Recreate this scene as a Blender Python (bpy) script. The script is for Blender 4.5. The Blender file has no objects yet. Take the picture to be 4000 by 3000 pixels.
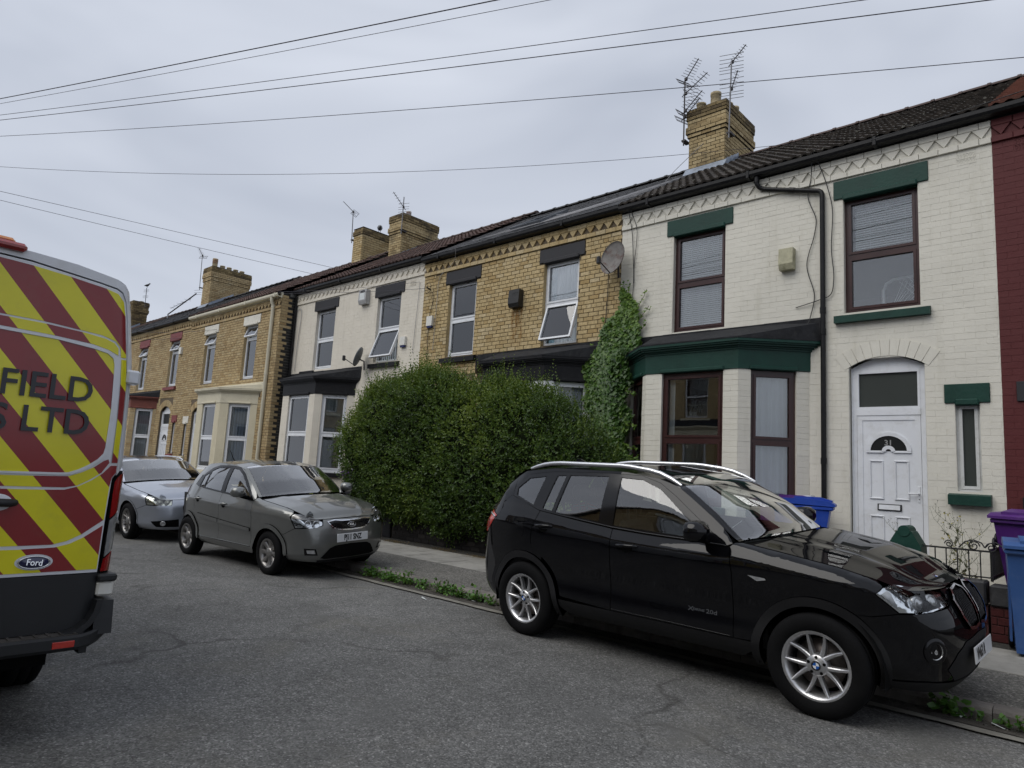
import bpy, bmesh, math, random
import numpy as np
from mathutils import Vector, Matrix, Euler
from mathutils.geometry import tessellate_polygon

rnd = random.Random(7)
R = math.radians
sc = bpy.context.scene
col = sc.collection

# ------------------------------------------------------------------ camera
cam_d = bpy.data.cameras.new('camera'); cam = bpy.data.objects.new('camera', cam_d); col.objects.link(cam)
CAM_R = [[0.73693, -0.050048, -0.674114], [0.673635, 0.13718, 0.726221], [0.056129, -0.989281, 0.134806]]      # rows: world x, y, z in (right, down, forward)
cam.matrix_world = Matrix(((CAM_R[0][0], -CAM_R[0][1], -CAM_R[0][2], 0.0),
                           (CAM_R[1][0], -CAM_R[1][1], -CAM_R[1][2], 0.0),
                           (CAM_R[2][0], -CAM_R[2][1], -CAM_R[2][2], 1.53),
                           (0, 0, 0, 1)))
cam_d.sensor_width = 36.0; cam_d.lens = 36.0 * 2640 / 4000
cam_d.clip_start = 0.05; cam_d.clip_end = 2000
sc.camera = cam

# ------------------------------------------------------------------ sky and light (overcast)
world = bpy.data.worlds.new('World'); sc.world = world; world.use_nodes = True
wn = world.node_tree; wn.nodes.clear()
def wnode(t, **k):
    n = wn.nodes.new(t)
    for a, b in k.items(): setattr(n, a, b)
    return n
SUN_EL, SUN_AZ = 52.0, 200.0          # degrees; the veiled sun stands behind the photographer
w_out = wnode('ShaderNodeOutputWorld'); w_bg = wnode('ShaderNodeBackground')
w_sky = wnode('ShaderNodeTexSky', sky_type='NISHITA', sun_disc=False, sun_elevation=R(SUN_EL), sun_rotation=R(SUN_AZ), air_density=1.0, dust_density=3.0, ozone_density=1.0)
w_tc = wnode('ShaderNodeTexCoord'); w_map = wnode('ShaderNodeMapping')
w_map.inputs['Scale'].default_value = (1.0, 1.0, 2.6); w_map.inputs['Rotation'].default_value = (0.3, 0.1, 0.6)
w_n1 = wnode('ShaderNodeTexNoise'); w_n1.inputs['Scale'].default_value = 1.9; w_n1.inputs['Detail'].default_value = 3.0; w_n1.inputs['Roughness'].default_value = 0.5
w_n1.inputs['Distortion'].default_value = 0.5
w_r1 = wnode('ShaderNodeValToRGB')
w_r1.color_ramp.elements[0].position = 0.30; w_r1.color_ramp.elements[0].color = (4.1, 4.45, 5.2, 1)
w_r1.color_ramp.elements[1].position = 0.68; w_r1.color_ramp.elements[1].color = (5.75, 6.1, 6.85, 1)
w_mix = wnode('ShaderNodeMix', data_type='RGBA'); w_mix.inputs[0].default_value = 0.93
wn.links.new(w_tc.outputs['Generated'], w_map.inputs['Vector']); wn.links.new(w_map.outputs[0], w_n1.inputs['Vector'])
wn.links.new(w_n1.outputs['Fac'], w_r1.inputs['Fac'])
wn.links.new(w_sky.outputs[0], w_mix.inputs[6]); wn.links.new(w_r1.outputs[0], w_mix.inputs[7])
wn.links.new(w_mix.outputs[2], w_bg.inputs['Color']); w_bg.inputs['Strength'].default_value = 0.1
wn.links.new(w_bg.outputs[0], w_out.inputs['Surface'])

sun_d = bpy.data.lights.new('sun', 'SUN'); sun = bpy.data.objects.new('sun', sun_d); col.objects.link(sun)
sun_d.energy = 1.3; sun_d.angle = R(50); sun_d.color = (1.0, 0.97, 0.92)
_az = R(SUN_AZ)
_sd = Vector((math.sin(_az) * math.cos(R(SUN_EL)), math.cos(_az) * math.cos(R(SUN_EL)), math.sin(R(SUN_EL))))
sun.rotation_euler = _sd.to_track_quat('Z', 'Y').to_euler()
sun.location = (0, -6, 20)

vs = sc.view_settings
sc.display_settings.display_device = 'sRGB'
vs.view_transform = 'Standard'; vs.look = 'None'; vs.gamma = 1.0; vs.use_curve_mapping = False
vs.exposure = 0.3
sc.cycles.use_denoising = True
sc.cycles.max_bounces = 6; sc.cycles.transparent_max_bounces = 20
sc.cycles.diffuse_bounces = 2; sc.cycles.glossy_bounces = 3; sc.cycles.transmission_bounces = 4
sc.cycles.caustics_reflective = False; sc.cycles.caustics_refractive = False
sc.cycles.use_adaptive_sampling = True; sc.cycles.adaptive_threshold = 0.02

# ------------------------------------------------------------------ object helpers
def obj(name, mesh, parent=None, mat=None, loc=None, rot=None, kind=None, label=None, cat=None, group=None):
    o = bpy.data.objects.new(name, mesh); col.objects.link(o)
    if parent is not None: o.parent = parent
    if loc is not None: o.location = loc
    if rot is not None: o.rotation_euler = rot
    if mat is not None and mesh is not None and not mesh.materials:
        for m in (mat if isinstance(mat, (list, tuple)) else [mat]): mesh.materials.append(m)
    return tag(o, label, cat, group, kind)
def tag(o, label=None, cat=None, group=None, kind=None):
    if label: o['label'] = label
    if cat: o['category'] = cat
    if group: o['group'] = group
    if kind: o['kind'] = kind
    return o
def empty(name, loc=(0, 0, 0), rot=(0, 0, 0), parent=None, **k):
    o = bpy.data.objects.new(name, None); col.objects.link(o); o.location = loc; o.rotation_euler = rot
    o.empty_display_size = 0.1
    if parent is not None: o.parent = parent
    return tag(o, **k)

class MB:
    """collects faces; build() links them as one mesh object"""
    def __init__(s): s.v = []; s.f = []; s.m = []; s.sm = []
    def add(s, vs, fs, mi=0, smooth=False):
        b = len(s.v); s.v.extend(tuple(p) for p in vs)
        for f in fs: s.f.append(tuple(b + i for i in f)); s.m.append(mi); s.sm.append(smooth)
        return s
    def box(s, x0, x1, y0, y1, z0, z1, mi=0, bev=0.0):
        if bev <= 0:
            v = [(x, y, z) for z in (z0, z1) for y in (y0, y1) for x in (x0, x1)]
            return s.add(v, [(0, 2, 3, 1), (4, 5, 7, 6), (0, 1, 5, 4), (2, 6, 7, 3), (0, 4, 6, 2), (1, 3, 7, 5)], mi)
        b = min(bev, (x1 - x0) / 2.01, (y1 - y0) / 2.01, (z1 - z0) / 2.01); v = []; ids = {}
        for i, x in enumerate((x0, x1)):
            for j, y in enumerate((y0, y1)):
                for k, z in enumerate((z0, z1)):
                    dx, dy, dz = (b if i == 0 else -b), (b if j == 0 else -b), (b if k == 0 else -b)
                    ids[i, j, k, 0] = len(v); v.append((x, y + dy, z + dz))
                    ids[i, j, k, 1] = len(v); v.append((x + dx, y, z + dz))
                    ids[i, j, k, 2] = len(v); v.append((x + dx, y + dy, z))
        F = []; I = ids
        F.append([I[0,0,0,0], I[0,0,1,0], I[0,1,1,0], I[0,1,0,0]]); F.append([I[1,0,0,0], I[1,1,0,0], I[1,1,1,0], I[1,0,1,0]])
        F.append([I[0,0,0,1], I[1,0,0,1], I[1,0,1,1], I[0,0,1,1]]); F.append([I[0,1,0,1], I[0,1,1,1], I[1,1,1,1], I[1,1,0,1]])
        F.append([I[0,0,0,2], I[0,1,0,2], I[1,1,0,2], I[1,0,0,2]]); F.append([I[0,0,1,2], I[1,0,1,2], I[1,1,1,2], I[0,1,1,2]])
        for a in (0, 1):
            for c in (0, 1):
                F.append([I[0,a,c,1], I[1,a,c,1], I[1,a,c,2], I[0,a,c,2]] if a != c else [I[0,a,c,2], I[1,a,c,2], I[1,a,c,1], I[0,a,c,1]])
                F.append([I[a,0,c,0], I[a,1,c,0], I[a,1,c,2], I[a,0,c,2]] if a == c else [I[a,0,c,2], I[a,1,c,2], I[a,1,c,0], I[a,0,c,0]])
                F.append([I[a,c,0,0], I[a,c,1,0], I[a,c,1,1], I[a,c,0,1]] if a != c else [I[a,c,0,1], I[a,c,1,1], I[a,c,1,0], I[a,c,0,0]])
        for i in (0, 1):
            for j in (0, 1):
                for k in (0, 1):
                    t = [I[i,j,k,0], I[i,j,k,1], I[i,j,k,2]]
                    F.append(t if (i + j + k) % 2 else t[::-1])
        return s.add(v, F, mi)
    def prism(s, poly, axis, a0, a1, mi=0):
        """polygon in the two other axes (order x,y,z without axis) extruded along axis"""
        n = len(poly)
        def P(u, v, a): return {'x': (a, u, v), 'y': (u, a, v), 'z': (u, v, a)}[axis]
        vs_ = [P(u, v, a0) for u, v in poly] + [P(u, v, a1) for u, v in poly]
        fs = [tuple(range(n))[::-1], tuple(range(n, 2 * n))] + [(i, (i + 1) % n, n + (i + 1) % n, n + i) for i in range(n)]
        area = sum(poly[i][0] * poly[(i + 1) % n][1] - poly[(i + 1) % n][0] * poly[i][1] for i in range(n))
        flip = (area < 0) ^ (axis == 'y') ^ (a1 < a0)
        if flip: fs = [f[::-1] for f in fs]
        return s.add(vs_, fs, mi)
    def tube(s, pts, r, n=8, mi=0, cap=True, smooth=True):
        pts = [Vector(p) for p in pts]; rs = r if isinstance(r, (list, tuple)) else [r] * len(pts)
        rings = []; up = None
        for i, p in enumerate(pts):
            t = (pts[min(i + 1, len(pts) - 1)] - pts[max(i - 1, 0)])
            if t.length < 1e-9: t = Vector((0, 0, 1))
            t.normalize()
            if up is None:
                up = Vector((0, 0, 1)) if abs(t.z) < 0.9 else Vector((1, 0, 0))
            a = up - t * up.dot(t)
            if a.length < 1e-6: a = t.orthogonal()
            a.normalize(); b = t.cross(a); up = a
            rings.append([p + (a * math.cos(2 * math.pi * k / n) + b * math.sin(2 * math.pi * k / n)) * rs[i] for k in range(n)])
        vs_ = [q for rg in rings for q in rg]; fs = []
        for i in range(len(pts) - 1):
            for k in range(n):
                k2 = (k + 1) % n; fs.append((i * n + k, i * n + k2, (i + 1) * n + k2, (i + 1) * n + k))
        s.add(vs_, fs, mi, smooth)
        if cap:
            s.add(rings[0], [tuple(range(n))[::-1]], mi); s.add(rings[-1], [tuple(range(n))], mi)
        return s
    def lathe(s, prof, n=24, c=(0, 0, 0), axis='z', mi=0, smooth=True, close=False):
        """prof: list of (r, h)"""
        vs_ = []; fs = []; m = len(prof)
        for k in range(n):
            a = 2 * math.pi * k / n; ca, sa = math.cos(a), math.sin(a)
            for r_, h in prof:
                if axis == 'z': q = (r_ * ca, r_ * sa, h)
                elif axis == 'y': q = (r_ * sa, h, r_ * ca)
                else: q = (h, r_ * ca, r_ * sa)
                vs_.append((q[0] + c[0], q[1] + c[1], q[2] + c[2]))
        for k in range(n):
            k2 = (k + 1) % n
            for j in range(m - 1 if not close else m):
                j2 = (j + 1) % m; fs.append((k * m + j, k2 * m + j, k2 * m + j2, k * m + j2))
        return s.add(vs_, fs, mi, smooth)
    def xf(s, M, start=0):
        for i in range(start, len(s.v)): s.v[i] = tuple(M @ Vector(s.v[i]))
        return s
    def mesh(s, name, fix=False):
        me = bpy.data.meshes.new(name); me.from_pydata(s.v, [], s.f)
        me.polygons.foreach_set('material_index', s.m); me.polygons.foreach_set('use_smooth', s.sm)
        if fix:
            bm = bmesh.new(); bm.from_mesh(me); bmesh.ops.recalc_face_normals(bm, faces=bm.faces); bm.to_mesh(me); bm.free()
        me.update(); return me
    def build(s, name, mat, parent=None, fix=False, **k):
        return obj(name, s.mesh(name, fix), parent, mat, **k)

def mesh_np(name, V, F, smooth=False, attr=None):
    """fast mesh from numpy arrays: V (n,3), F (m,3 or 4)"""
    me = bpy.data.meshes.new(name); V = np.asarray(V, dtype=np.float32); F = np.asarray(F, dtype=np.int32)
    me.vertices.add(len(V)); me.vertices.foreach_set('co', V.ravel())
    k = F.shape[1]; me.loops.add(F.size); me.loops.foreach_set('vertex_index', F.ravel())
    me.polygons.add(len(F)); me.polygons.foreach_set('loop_start', np.arange(0, F.size, k, dtype=np.int32))
    me.polygons.foreach_set('loop_total', np.full(len(F), k, dtype=np.int32))
    if smooth: me.polygons.foreach_set('use_smooth', np.ones(len(F), dtype=bool))
    me.update(calc_edges=True)
    if attr is not None:
        a = me.attributes.new('var', 'FLOAT', 'FACE'); a.data.foreach_set('value', np.asarray(attr, dtype=np.float32))
    return me

_txt = {}
def text_mesh(s, size, extrude=0.0, offset=0.0, align='CENTER'):
    k = (s, size, extrude, offset, align)
    if k not in _txt:
        cu = bpy.data.curves.new('lettering', 'FONT'); cu.body = s; cu.size = size; cu.extrude = extrude; cu.offset = offset
        cu.align_x = align; cu.align_y = 'CENTER'; cu.resolution_u = 3
        o = bpy.data.objects.new('lettering', cu); col.objects.link(o)
        dg = bpy.context.evaluated_depsgraph_get()
        me = bpy.data.meshes.new_from_object(o.evaluated_get(dg)); bpy.data.objects.remove(o); bpy.data.curves.remove(cu)
        me.name = 'lettering'; _txt[k] = me
    return _txt[k].copy()

for _a in (('31', 0.105, 0.002, 0.002), ('23', 0.105, 0.002, 0.002), ('VN63 R', 0.095, 0.0006, 0.0035), ('PJ11 SNZ', 0.098, 0.0006, 0.0035), ('KIA', 0.05, 0.001, 0.0015), ('Ford', 0.046, 0.001, 0.0004), ('X', 0.06, 0.001, 0.0008), ('DRIVE', 0.032, 0.001, 0.0008), ('20d', 0.055, 0.001, 0.0008), ('FIELD', 0.197, 0.0008, 0.0025, 'RIGHT'), ('S LTD', 0.197, 0.0008, 0.0025, 'RIGHT')): text_mesh(*_a)
for _r in (0.034, 0.042):
    for _c in 'BMW': text_mesh(_c, _r * 0.42, 0.0005, 0.004 * _r)
# ------------------------------------------------------------------ materials
M = {}
class NT:
    def __init__(s, name):
        s.mat = bpy.data.materials.new(name); s.mat.use_nodes = True; s.t = s.mat.node_tree; s.t.nodes.clear()
        s.out = s.t.nodes.new('ShaderNodeOutputMaterial'); M[name] = s.mat
    def n(s, typ, ins=None, **k):
        x = s.t.nodes.new('ShaderNode' + typ)
        for a, b in k.items(): setattr(x, a, b)
        for a, b in (ins or {}).items(): s.set(x.inputs[a], b)
        return x
    def set(s, sock, val):
        if hasattr(val, 'is_output'): s.t.links.new(val, sock)
        elif hasattr(val, 'outputs'): s.t.links.new(val.outputs[0], sock)
        elif isinstance(val, (tuple, list)) and len(val) == 3 and sock.type == 'RGBA': sock.default_value = (*val, 1)
        else: sock.default_value = val
    def noise(s, scale, detail=4, rough=0.55, vec=None, dist=0.0):
        x = s.n('TexNoise', {'Scale': scale, 'Detail': detail, 'Roughness': rough, 'Distortion': dist})
        s.set(x.inputs['Vector'], vec if vec is not None else s.pos()); return x.outputs['Fac']
    def pos(s):
        if not hasattr(s, '_g'): s._g = s.n('NewGeometry')
        return s._g.outputs['Position']
    def island(s): s.pos(); return s._g.outputs['Random Per Island']
    def opos(s):
        if not hasattr(s, '_tc'): s._tc = s.n('TexCoord')
        return s._tc.outputs['Object']
    def ramp(s, fac, stops, interp='LINEAR'):
        x = s.n('ValToRGB'); x.color_ramp.interpolation = interp; e = x.color_ramp.elements
        while len(e) > 1: e.remove(e[-1])
        for i, (p, c) in enumerate(stops):
            q = e[0] if i == 0 else e.new(p)
            q.position = p; q.color = (c, c, c, 1) if isinstance(c, (int, float)) else (*c, 1)
        s.set(x.inputs['Fac'], fac); return x.outputs['Color']
    def mix(s, fac, a, b, mode='MIX'):
        x = s.n('Mix', data_type='RGBA', blend_type=mode); s.set(x.inputs[0], fac); s.set(x.inputs[6], a); s.set(x.inputs[7], b); return x.outputs[2]
    def math(s, op, a, b=0.0, c=None, clamp=False):
        x = s.n('Math', operation=op, use_clamp=clamp); s.set(x.inputs[0], a); s.set(x.inputs[1], b)
        if c is not None: s.set(x.inputs[2], c)
        return x.outputs[0]
    def bump(s, h, strength=0.3, dist=0.01, normal=None):
        x = s.n('Bump', {'Height': h, 'Strength': strength, 'Distance': dist})
        if normal is not None: s.set(x.inputs['Normal'], normal)
        return x.outputs[0]
    def bsdf(s, color, rough=0.6, metal=0.0, normal=None, coat=0.0, coat_rough=0.03, spec=0.5, **k):
        x = s.n('BsdfPrincipled'); s.set(x.inputs['Base Color'], color); s.set(x.inputs['Roughness'], rough); s.set(x.inputs['Metallic'], metal)
        s.set(x.inputs['Coat Weight'], coat); s.set(x.inputs['Coat Roughness'], coat_rough); s.set(x.inputs['Specular IOR Level'], spec)
        if normal is not None: s.set(x.inputs['Normal'], normal)
        for a, b in k.items(): s.set(x.inputs[a.replace('_', ' ')], b)
        s.t.links.new(x.outputs[0], s.out.inputs['Surface']); return x
def sc3(c, k): return tuple(min(1.0, a * k) for a in c)

def pm(name, c, rough=0.6, var=0.12, vs_=3.0, bump=0.15, bs=60.0, bd=0.004, metal=0.0, coat=0.0, spec=0.5, dirt=None, obj_var=0.0, co=False, detail=3):
    """painted / plain surface: tone drift, fine relief, optional dirt blotches"""
    t = NT(name); p = t.opos() if co else t.pos()
    n1 = t.noise(vs_, detail, 0.6, p)
    colr = t.mix(t.ramp(n1, [(0.3, 0.0), (0.7, 1.0)]), sc3(c, 1 - var), sc3(c, 1 + var))
    if obj_var:
        oi = t.n('ObjectInfo'); r = t.math('FRACT', t.math('ADD', oi.outputs['Random'], t.island()))
        colr = t.mix(1.0, colr, t.ramp(r, [(0.0, 1 - obj_var), (1.0, 1 + obj_var)]), 'MULTIPLY')
    if dirt:
        dc, amt, ds = dirt
        m = t.ramp(t.noise(ds, 3, 0.7, p, 0.3), [(0.5, 0.0), (0.72, amt)]); colr = t.mix(m, colr, dc)
    nb = t.noise(bs, 1, 0.6, p); rg = t.math('ADD', rough - 0.06, t.math('MULTIPLY', n1, 0.12))
    t.bsdf(colr, rg, metal, t.bump(nb, bump, bd) if bump else None, coat, spec=spec)
    return t.mat

# ------------------------------------------------------------------ material library
WHITE_A = (0.72, 0.695, 0.61); WHITE_C = (0.75, 0.70, 0.60); CREAM_D = (0.66, 0.60, 0.44)
def paint_brick(name, c):
    t = NT(name); p = t.pos(); n1 = t.noise(1.1, 3, 0.6)
    oi = t.n('ObjectInfo'); r = t.math('FRACT', t.math('ADD', oi.outputs['Random'], t.island()))
    colr = t.mix(t.ramp(n1, [(0.3, 0.0), (0.75, 1.0)]), sc3(c, 0.93), sc3(c, 1.04))
    colr = t.mix(1.0, colr, t.ramp(r, [(0.0, 0.985), (1.0, 1.012)]), 'MULTIPLY')
    mp = t.n('Mapping', {'Vector': p, 'Scale': (3.0, 3.0, 0.5)})
    streak = t.ramp(t.noise(2.2, 4, 0.65, mp.outputs[0]), [(0.54, 0.0), (0.8, 0.28)])
    colr = t.mix(streak, colr, (c[0] * 0.55, c[1] * 0.53, c[2] * 0.45))
    chip = t.ramp(t.noise(26, 2, 0.7), [(0.72, 0.0), (0.76, 0.45)]); colr = t.mix(chip, colr, (c[0] * 0.6, c[1] * 0.55, c[2] * 0.5))
    b = t.bump(t.math('ADD', t.noise(38, 1, 0.6), t.math('MULTIPLY', t.noise(7, 1, 0.5), 2.0)), 0.30, 0.006)
    t.bsdf(colr, 0.62, 0, b, spec=0.35)
paint_brick('paint_white_a', WHITE_A); paint_brick('paint_white_c', WHITE_C); paint_brick('paint_cream_d', CREAM_D)
paint_brick('paint_white_b', (0.72, 0.74, 0.76)); paint_brick('paint_red', (0.10, 0.018, 0.019))
def clay_brick(name, ca, cb, cc, soot=0.5, sootc=(0.05, 0.045, 0.035)):
    t = NT(name); oi = t.n('ObjectInfo'); r = t.math('FRACT', t.math('ADD', oi.outputs['Random'], t.island()))
    colr = t.ramp(r, [(0.0, cb), (0.35, ca), (0.8, sc3(ca, 1.1)), (1.0, cc)])
    n1 = t.noise(22, 2, 0.65); colr = t.mix(1.0, colr, t.ramp(n1, [(0.25, 0.78), (0.75, 1.15)]), 'MULTIPLY')
    s1 = t.ramp(t.noise(1.6, 4, 0.65), [(0.5, 0.0), (0.75, soot)]); colr = t.mix(s1, colr, sootc)
    s2 = t.ramp(t.noise(60, 1, 0.6), [(0.66, 0.0), (0.74, 0.5)]); colr = t.mix(s2, colr, sc3(ca, 0.35))
    t.bsdf(colr, 0.85, 0, t.bump(t.noise(70, 1, 0.65), 0.5, 0.004), spec=0.2)
clay_brick('brick_yellow', (0.50, 0.385, 0.205), (0.42, 0.30, 0.14), (0.57, 0.465, 0.285), 0.25)
clay_brick('brick_buff', (0.44, 0.335, 0.185), (0.36, 0.255, 0.13), (0.49, 0.395, 0.24), 0.28)
clay_brick('brick_chimney', (0.42, 0.325, 0.175), (0.30, 0.22, 0.11), (0.50, 0.40, 0.23), 0.8)
clay_brick('brick_sooty', (0.20, 0.15, 0.075), (0.1, 0.075, 0.045), (0.30, 0.23, 0.12), 0.9)
clay_brick('brick_dark', (0.022, 0.02, 0.02), (0.013, 0.012, 0.012), (0.045, 0.04, 0.036), 0.4, (0.01, 0.01, 0.01))
clay_brick('brick_maroon', (0.062, 0.016, 0.016), (0.05, 0.012, 0.012), (0.075, 0.022, 0.02), 0.3, (0.02, 0.01, 0.01))
pm('mortar_dark', (0.13, 0.10, 0.065), 0.9, 0.25, 6, 0.4, 90)
pm('mortar_black', (0.02, 0.018, 0.016), 0.9, 0.25, 6, 0.4, 90)
pm('mortar_pale', (0.30, 0.26, 0.20), 0.9, 0.25, 6, 0.4, 90)
pm('mortar_maroon', (0.05, 0.014, 0.014), 0.8, 0.2, 6, 0.3, 90)
pm('tar_paint', (0.012, 0.012, 0.012), 0.55, 0.3, 9, 0.6, 40, 0.006)
pm('green_paint', (0.009, 0.046, 0.034), 0.5, 0.14, 4, 0.4, 26, 0.005, spec=0.3, dirt=((0.02, 0.06, 0.048), 0.35, 14))
pm('black_paint', (0.010, 0.010, 0.012), 0.5, 0.2, 5, 0.35, 30, 0.004, spec=0.25, dirt=((0.03, 0.029, 0.027), 0.3, 10))
pm('black_lintel', (0.020, 0.020, 0.024), 0.65, 0.15, 5, 0.2, 40)
pm('red_paint', (0.20, 0.045, 0.045), 0.6, 0.15, 5, 0.25, 40); pm('rust_paint', (0.17, 0.045, 0.03), 0.55, 0.15, 5, 0.25, 40)
pm('cream_paint', (0.66, 0.61, 0.46), 0.55, 0.06, 3, 0.25, 30, dirt=((0.35, 0.31, 0.22), 0.3, 6))
pm('white_lintel', (0.72, 0.70, 0.62), 0.6, 0.08, 4, 0.35, 30, dirt=((0.4, 0.38, 0.32), 0.4, 9))
pm('upvc', (0.76, 0.78, 0.81), 0.3, 0.03, 2, 0.0, spec=0.5, dirt=((0.45, 0.44, 0.4), 0.25, 7))
pm('upvc_dull', (0.62, 0.63, 0.62), 0.4, 0.06, 2, 0.0, dirt=((0.3, 0.3, 0.26), 0.4, 7))
pm('brown_frame', (0.040, 0.0125, 0.011), 0.32, 0.15, 3, 0.1, 60)
pm('lead', (0.115, 0.125, 0.14), 0.55, 0.25, 5, 0.4, 30, 0.006); pm('lead_new', (0.27, 0.31, 0.37), 0.4, 0.2, 8, 0.4, 30, 0.006, metal=0.3)
pm('felt_roof', (0.026, 0.027, 0.030), 0.85, 0.3, 6, 0.6, 120, 0.003, spec=0.15, dirt=((0.07, 0.07, 0.068), 0.4, 9))
pm('gutter_black', (0.009, 0.009, 0.010), 0.4, 0.15, 3, 0.1, 50, spec=0.25, dirt=((0.05, 0.048, 0.043), 0.25, 12))
pm('pipe_cream', (0.62, 0.58, 0.45), 0.45, 0.06, 3, 0.1, 50)
pm('pot_buff', (0.42, 0.34, 0.20), 0.8, 0.15, 6, 0.3, 60, dirt=((0.1, 0.09, 0.06), 0.5, 8)); pm('pot_red', (0.25, 0.075, 0.045), 0.75, 0.15, 6, 0.3, 60)
pm('terracotta', (0.20, 0.085, 0.06), 0.85, 0.2, 9, 0.4, 60, dirt=((0.1, 0.05, 0.04), 0.4, 10))
def tile_mat(name, c, lichen, rr=0.8):
    t = NT(name); oi = t.n('ObjectInfo'); r = t.math('FRACT', t.math('ADD', oi.outputs['Random'], t.island()))
    colr = t.ramp(r, [(0.0, sc3(c, 0.65)), (0.5, c), (1.0, sc3(c, 1.4))])
    colr = t.mix(1.0, colr, t.ramp(t.noise(9, 2, 0.65), [(0.25, 0.6), (0.75, 1.35)]), 'MULTIPLY')
    l = t.ramp(t.noise(11, 2, 0.6), [(0.66, 0.0), (0.70, lichen)]); colr = t.mix(l, colr, (0.30, 0.29, 0.25))
    t.bsdf(colr, rr, 0, t.bump(t.noise(60, 1, 0.6), 0.5, 0.004), spec=0.25)
tile_mat('tile_grey', (0.052, 0.044, 0.037), 0.75); tile_mat('tile_brown', (0.075, 0.046, 0.038), 0.12); tile_mat('slate', (0.068, 0.068, 0.071), 0.3, 0.6)
tile_mat('tile_moss', (0.032, 0.035, 0.03), 0.5)
pm('ridge_brown', (0.075, 0.05, 0.043), 0.8, 0.25, 5, 0.3, 50); pm('ridge_dark', (0.03, 0.029, 0.03), 0.75, 0.3, 5, 0.3, 50)
pm('dark_plastic', (0.018, 0.018, 0.02), 0.45, 0.1, 4, 0.1, 80); pm('black_iron', (0.012, 0.012, 0.013), 0.5, 0.2, 9, 0.3, 60)
pm('box_white', (0.72, 0.71, 0.66), 0.4, 0.06, 6, 0.0, dirt=((0.45, 0.42, 0.33), 0.3, 9)); pm('box_blue', (0.02, 0.03, 0.14), 0.4, 0.1)
pm('box_mossy', (0.42, 0.40, 0.27), 0.6, 0.2, 7, 0.2, 40, dirt=((0.12, 0.12, 0.06), 0.65, 8)); pm('vent_black', (0.016, 0.015, 0.014), 0.4, 0.2)
pm('alarm_grey', (0.42, 0.42, 0.42), 0.45, 0.1, 6); pm('bracket_steel', (0.32, 0.33, 0.34), 0.4, 0.1, metal=0.7)
pm('mast_steel', (0.20, 0.20, 0.21), 0.5, 0.2, 9, metal=0.4); pm('mast_dark', (0.035, 0.03, 0.032), 0.6, 0.2, 9)
pm('cable_black', (0.012, 0.012, 0.014), 0.5, 0.1); pm('cable_grey', (0.30, 0.30, 0.31), 0.5, 0.1); pm('wire_sky', (0.045, 0.04, 0.06), 0.6, 0.1)
pm('dish_grey', (0.12, 0.13, 0.14), 0.5, 0.15, 6, dirt=((0.06, 0.06, 0.06), 0.4, 14))
pm('dish_rusty', (0.16, 0.15, 0.14), 0.7, 0.25, 6, 0.3, 60, dirt=((0.075, 0.028, 0.018), 0.95, 7))
pm('room_wall', (0.16, 0.155, 0.145), 0.9, 0.1, 1, 0.0); pm('room_floor', (0.06, 0.045, 0.035), 0.8, 0.1, 1, 0.0)
pm('step_stone', (0.22, 0.21, 0.19), 0.8, 0.2, 5, 0.4, 60)
pm('chrome', (0.75, 0.76, 0.78), 0.12, 0.03, 2, 0.0, metal=1.0); pm('steel_dull', (0.5, 0.51, 0.53), 0.3, 0.1, 4, 0.0, metal=0.9)
pm('number_silver', (0.5, 0.5, 0.5), 0.35, 0.05, metal=0.7); pm('letter_slot', (0.02, 0.02, 0.02), 0.5, 0.05)
def cloth(name, c, trans=0.25):
    t = NT(name); n = t.noise(4, 4); d = t.n('BsdfDiffuse', {'Color': t.mix(n, sc3(c, 0.85), sc3(c, 1.05))}); tr = t.n('BsdfTranslucent', {'Color': c})
    m = t.n('MixShader', {0: trans, 1: d, 2: tr}); t.t.links.new(m.outputs[0], t.out.inputs['Surface'])
cloth('net_white', (0.80, 0.85, 0.90), 0.15); cloth('curtain_blue', (0.36, 0.54, 0.64), 0.1); cloth('blind_white', (0.86, 0.88, 0.90), 0.1); cloth('blind_blue', (0.58, 0.68, 0.82), 0.1); cloth('blind_grey', (0.66, 0.70, 0.75), 0.1)
cloth('blind_dim', (0.36, 0.39, 0.395), 0.1)
def glass(name, tint=(0.86, 0.9, 0.9), refl=1.6, wav=0.0, wscale=2.5, base=0.02):
    t = NT(name); fr = t.n('Fresnel', {'IOR': 1.45}); nb = t.bump(t.noise(wscale, 2, 0.5), wav, 0.02) if wav else None
    if nb is not None: t.set(fr.inputs['Normal'], nb)
    f = t.math('ADD', t.math('MULTIPLY', fr.outputs[0], refl), base, clamp=True)
    a = t.n('BsdfTransparent', {'Color': tint}); g = t.n('BsdfGlossy', {'Color': (1, 1, 1), 'Roughness': 0.003})
    if nb is not None: t.set(g.inputs['Normal'], nb)
    m = t.n('MixShader', {0: f, 1: a, 2: g}); t.t.links.new(m.outputs[0], t.out.inputs['Surface'])
glass('window_glass', (0.95, 0.97, 0.97), 2.0, 0.05, 1.3, 0.04); glass('dark_glass', (0.7, 0.74, 0.74), 1.7, 0.05, 1.3, 0.04)
def frosted(name, c):
    t = NT(name); t.bsdf(t.mix(t.noise(1.5, 4), sc3(c, 0.8), sc3(c, 1.2)), 0.28, 0, t.bump(t.noise(140, 2), 0.15, 0.002), spec=0.5)
frosted('frosted_glass', (0.045, 0.052, 0.048)); frosted('dark_glass_solid', (0.012, 0.013, 0.014))
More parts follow.
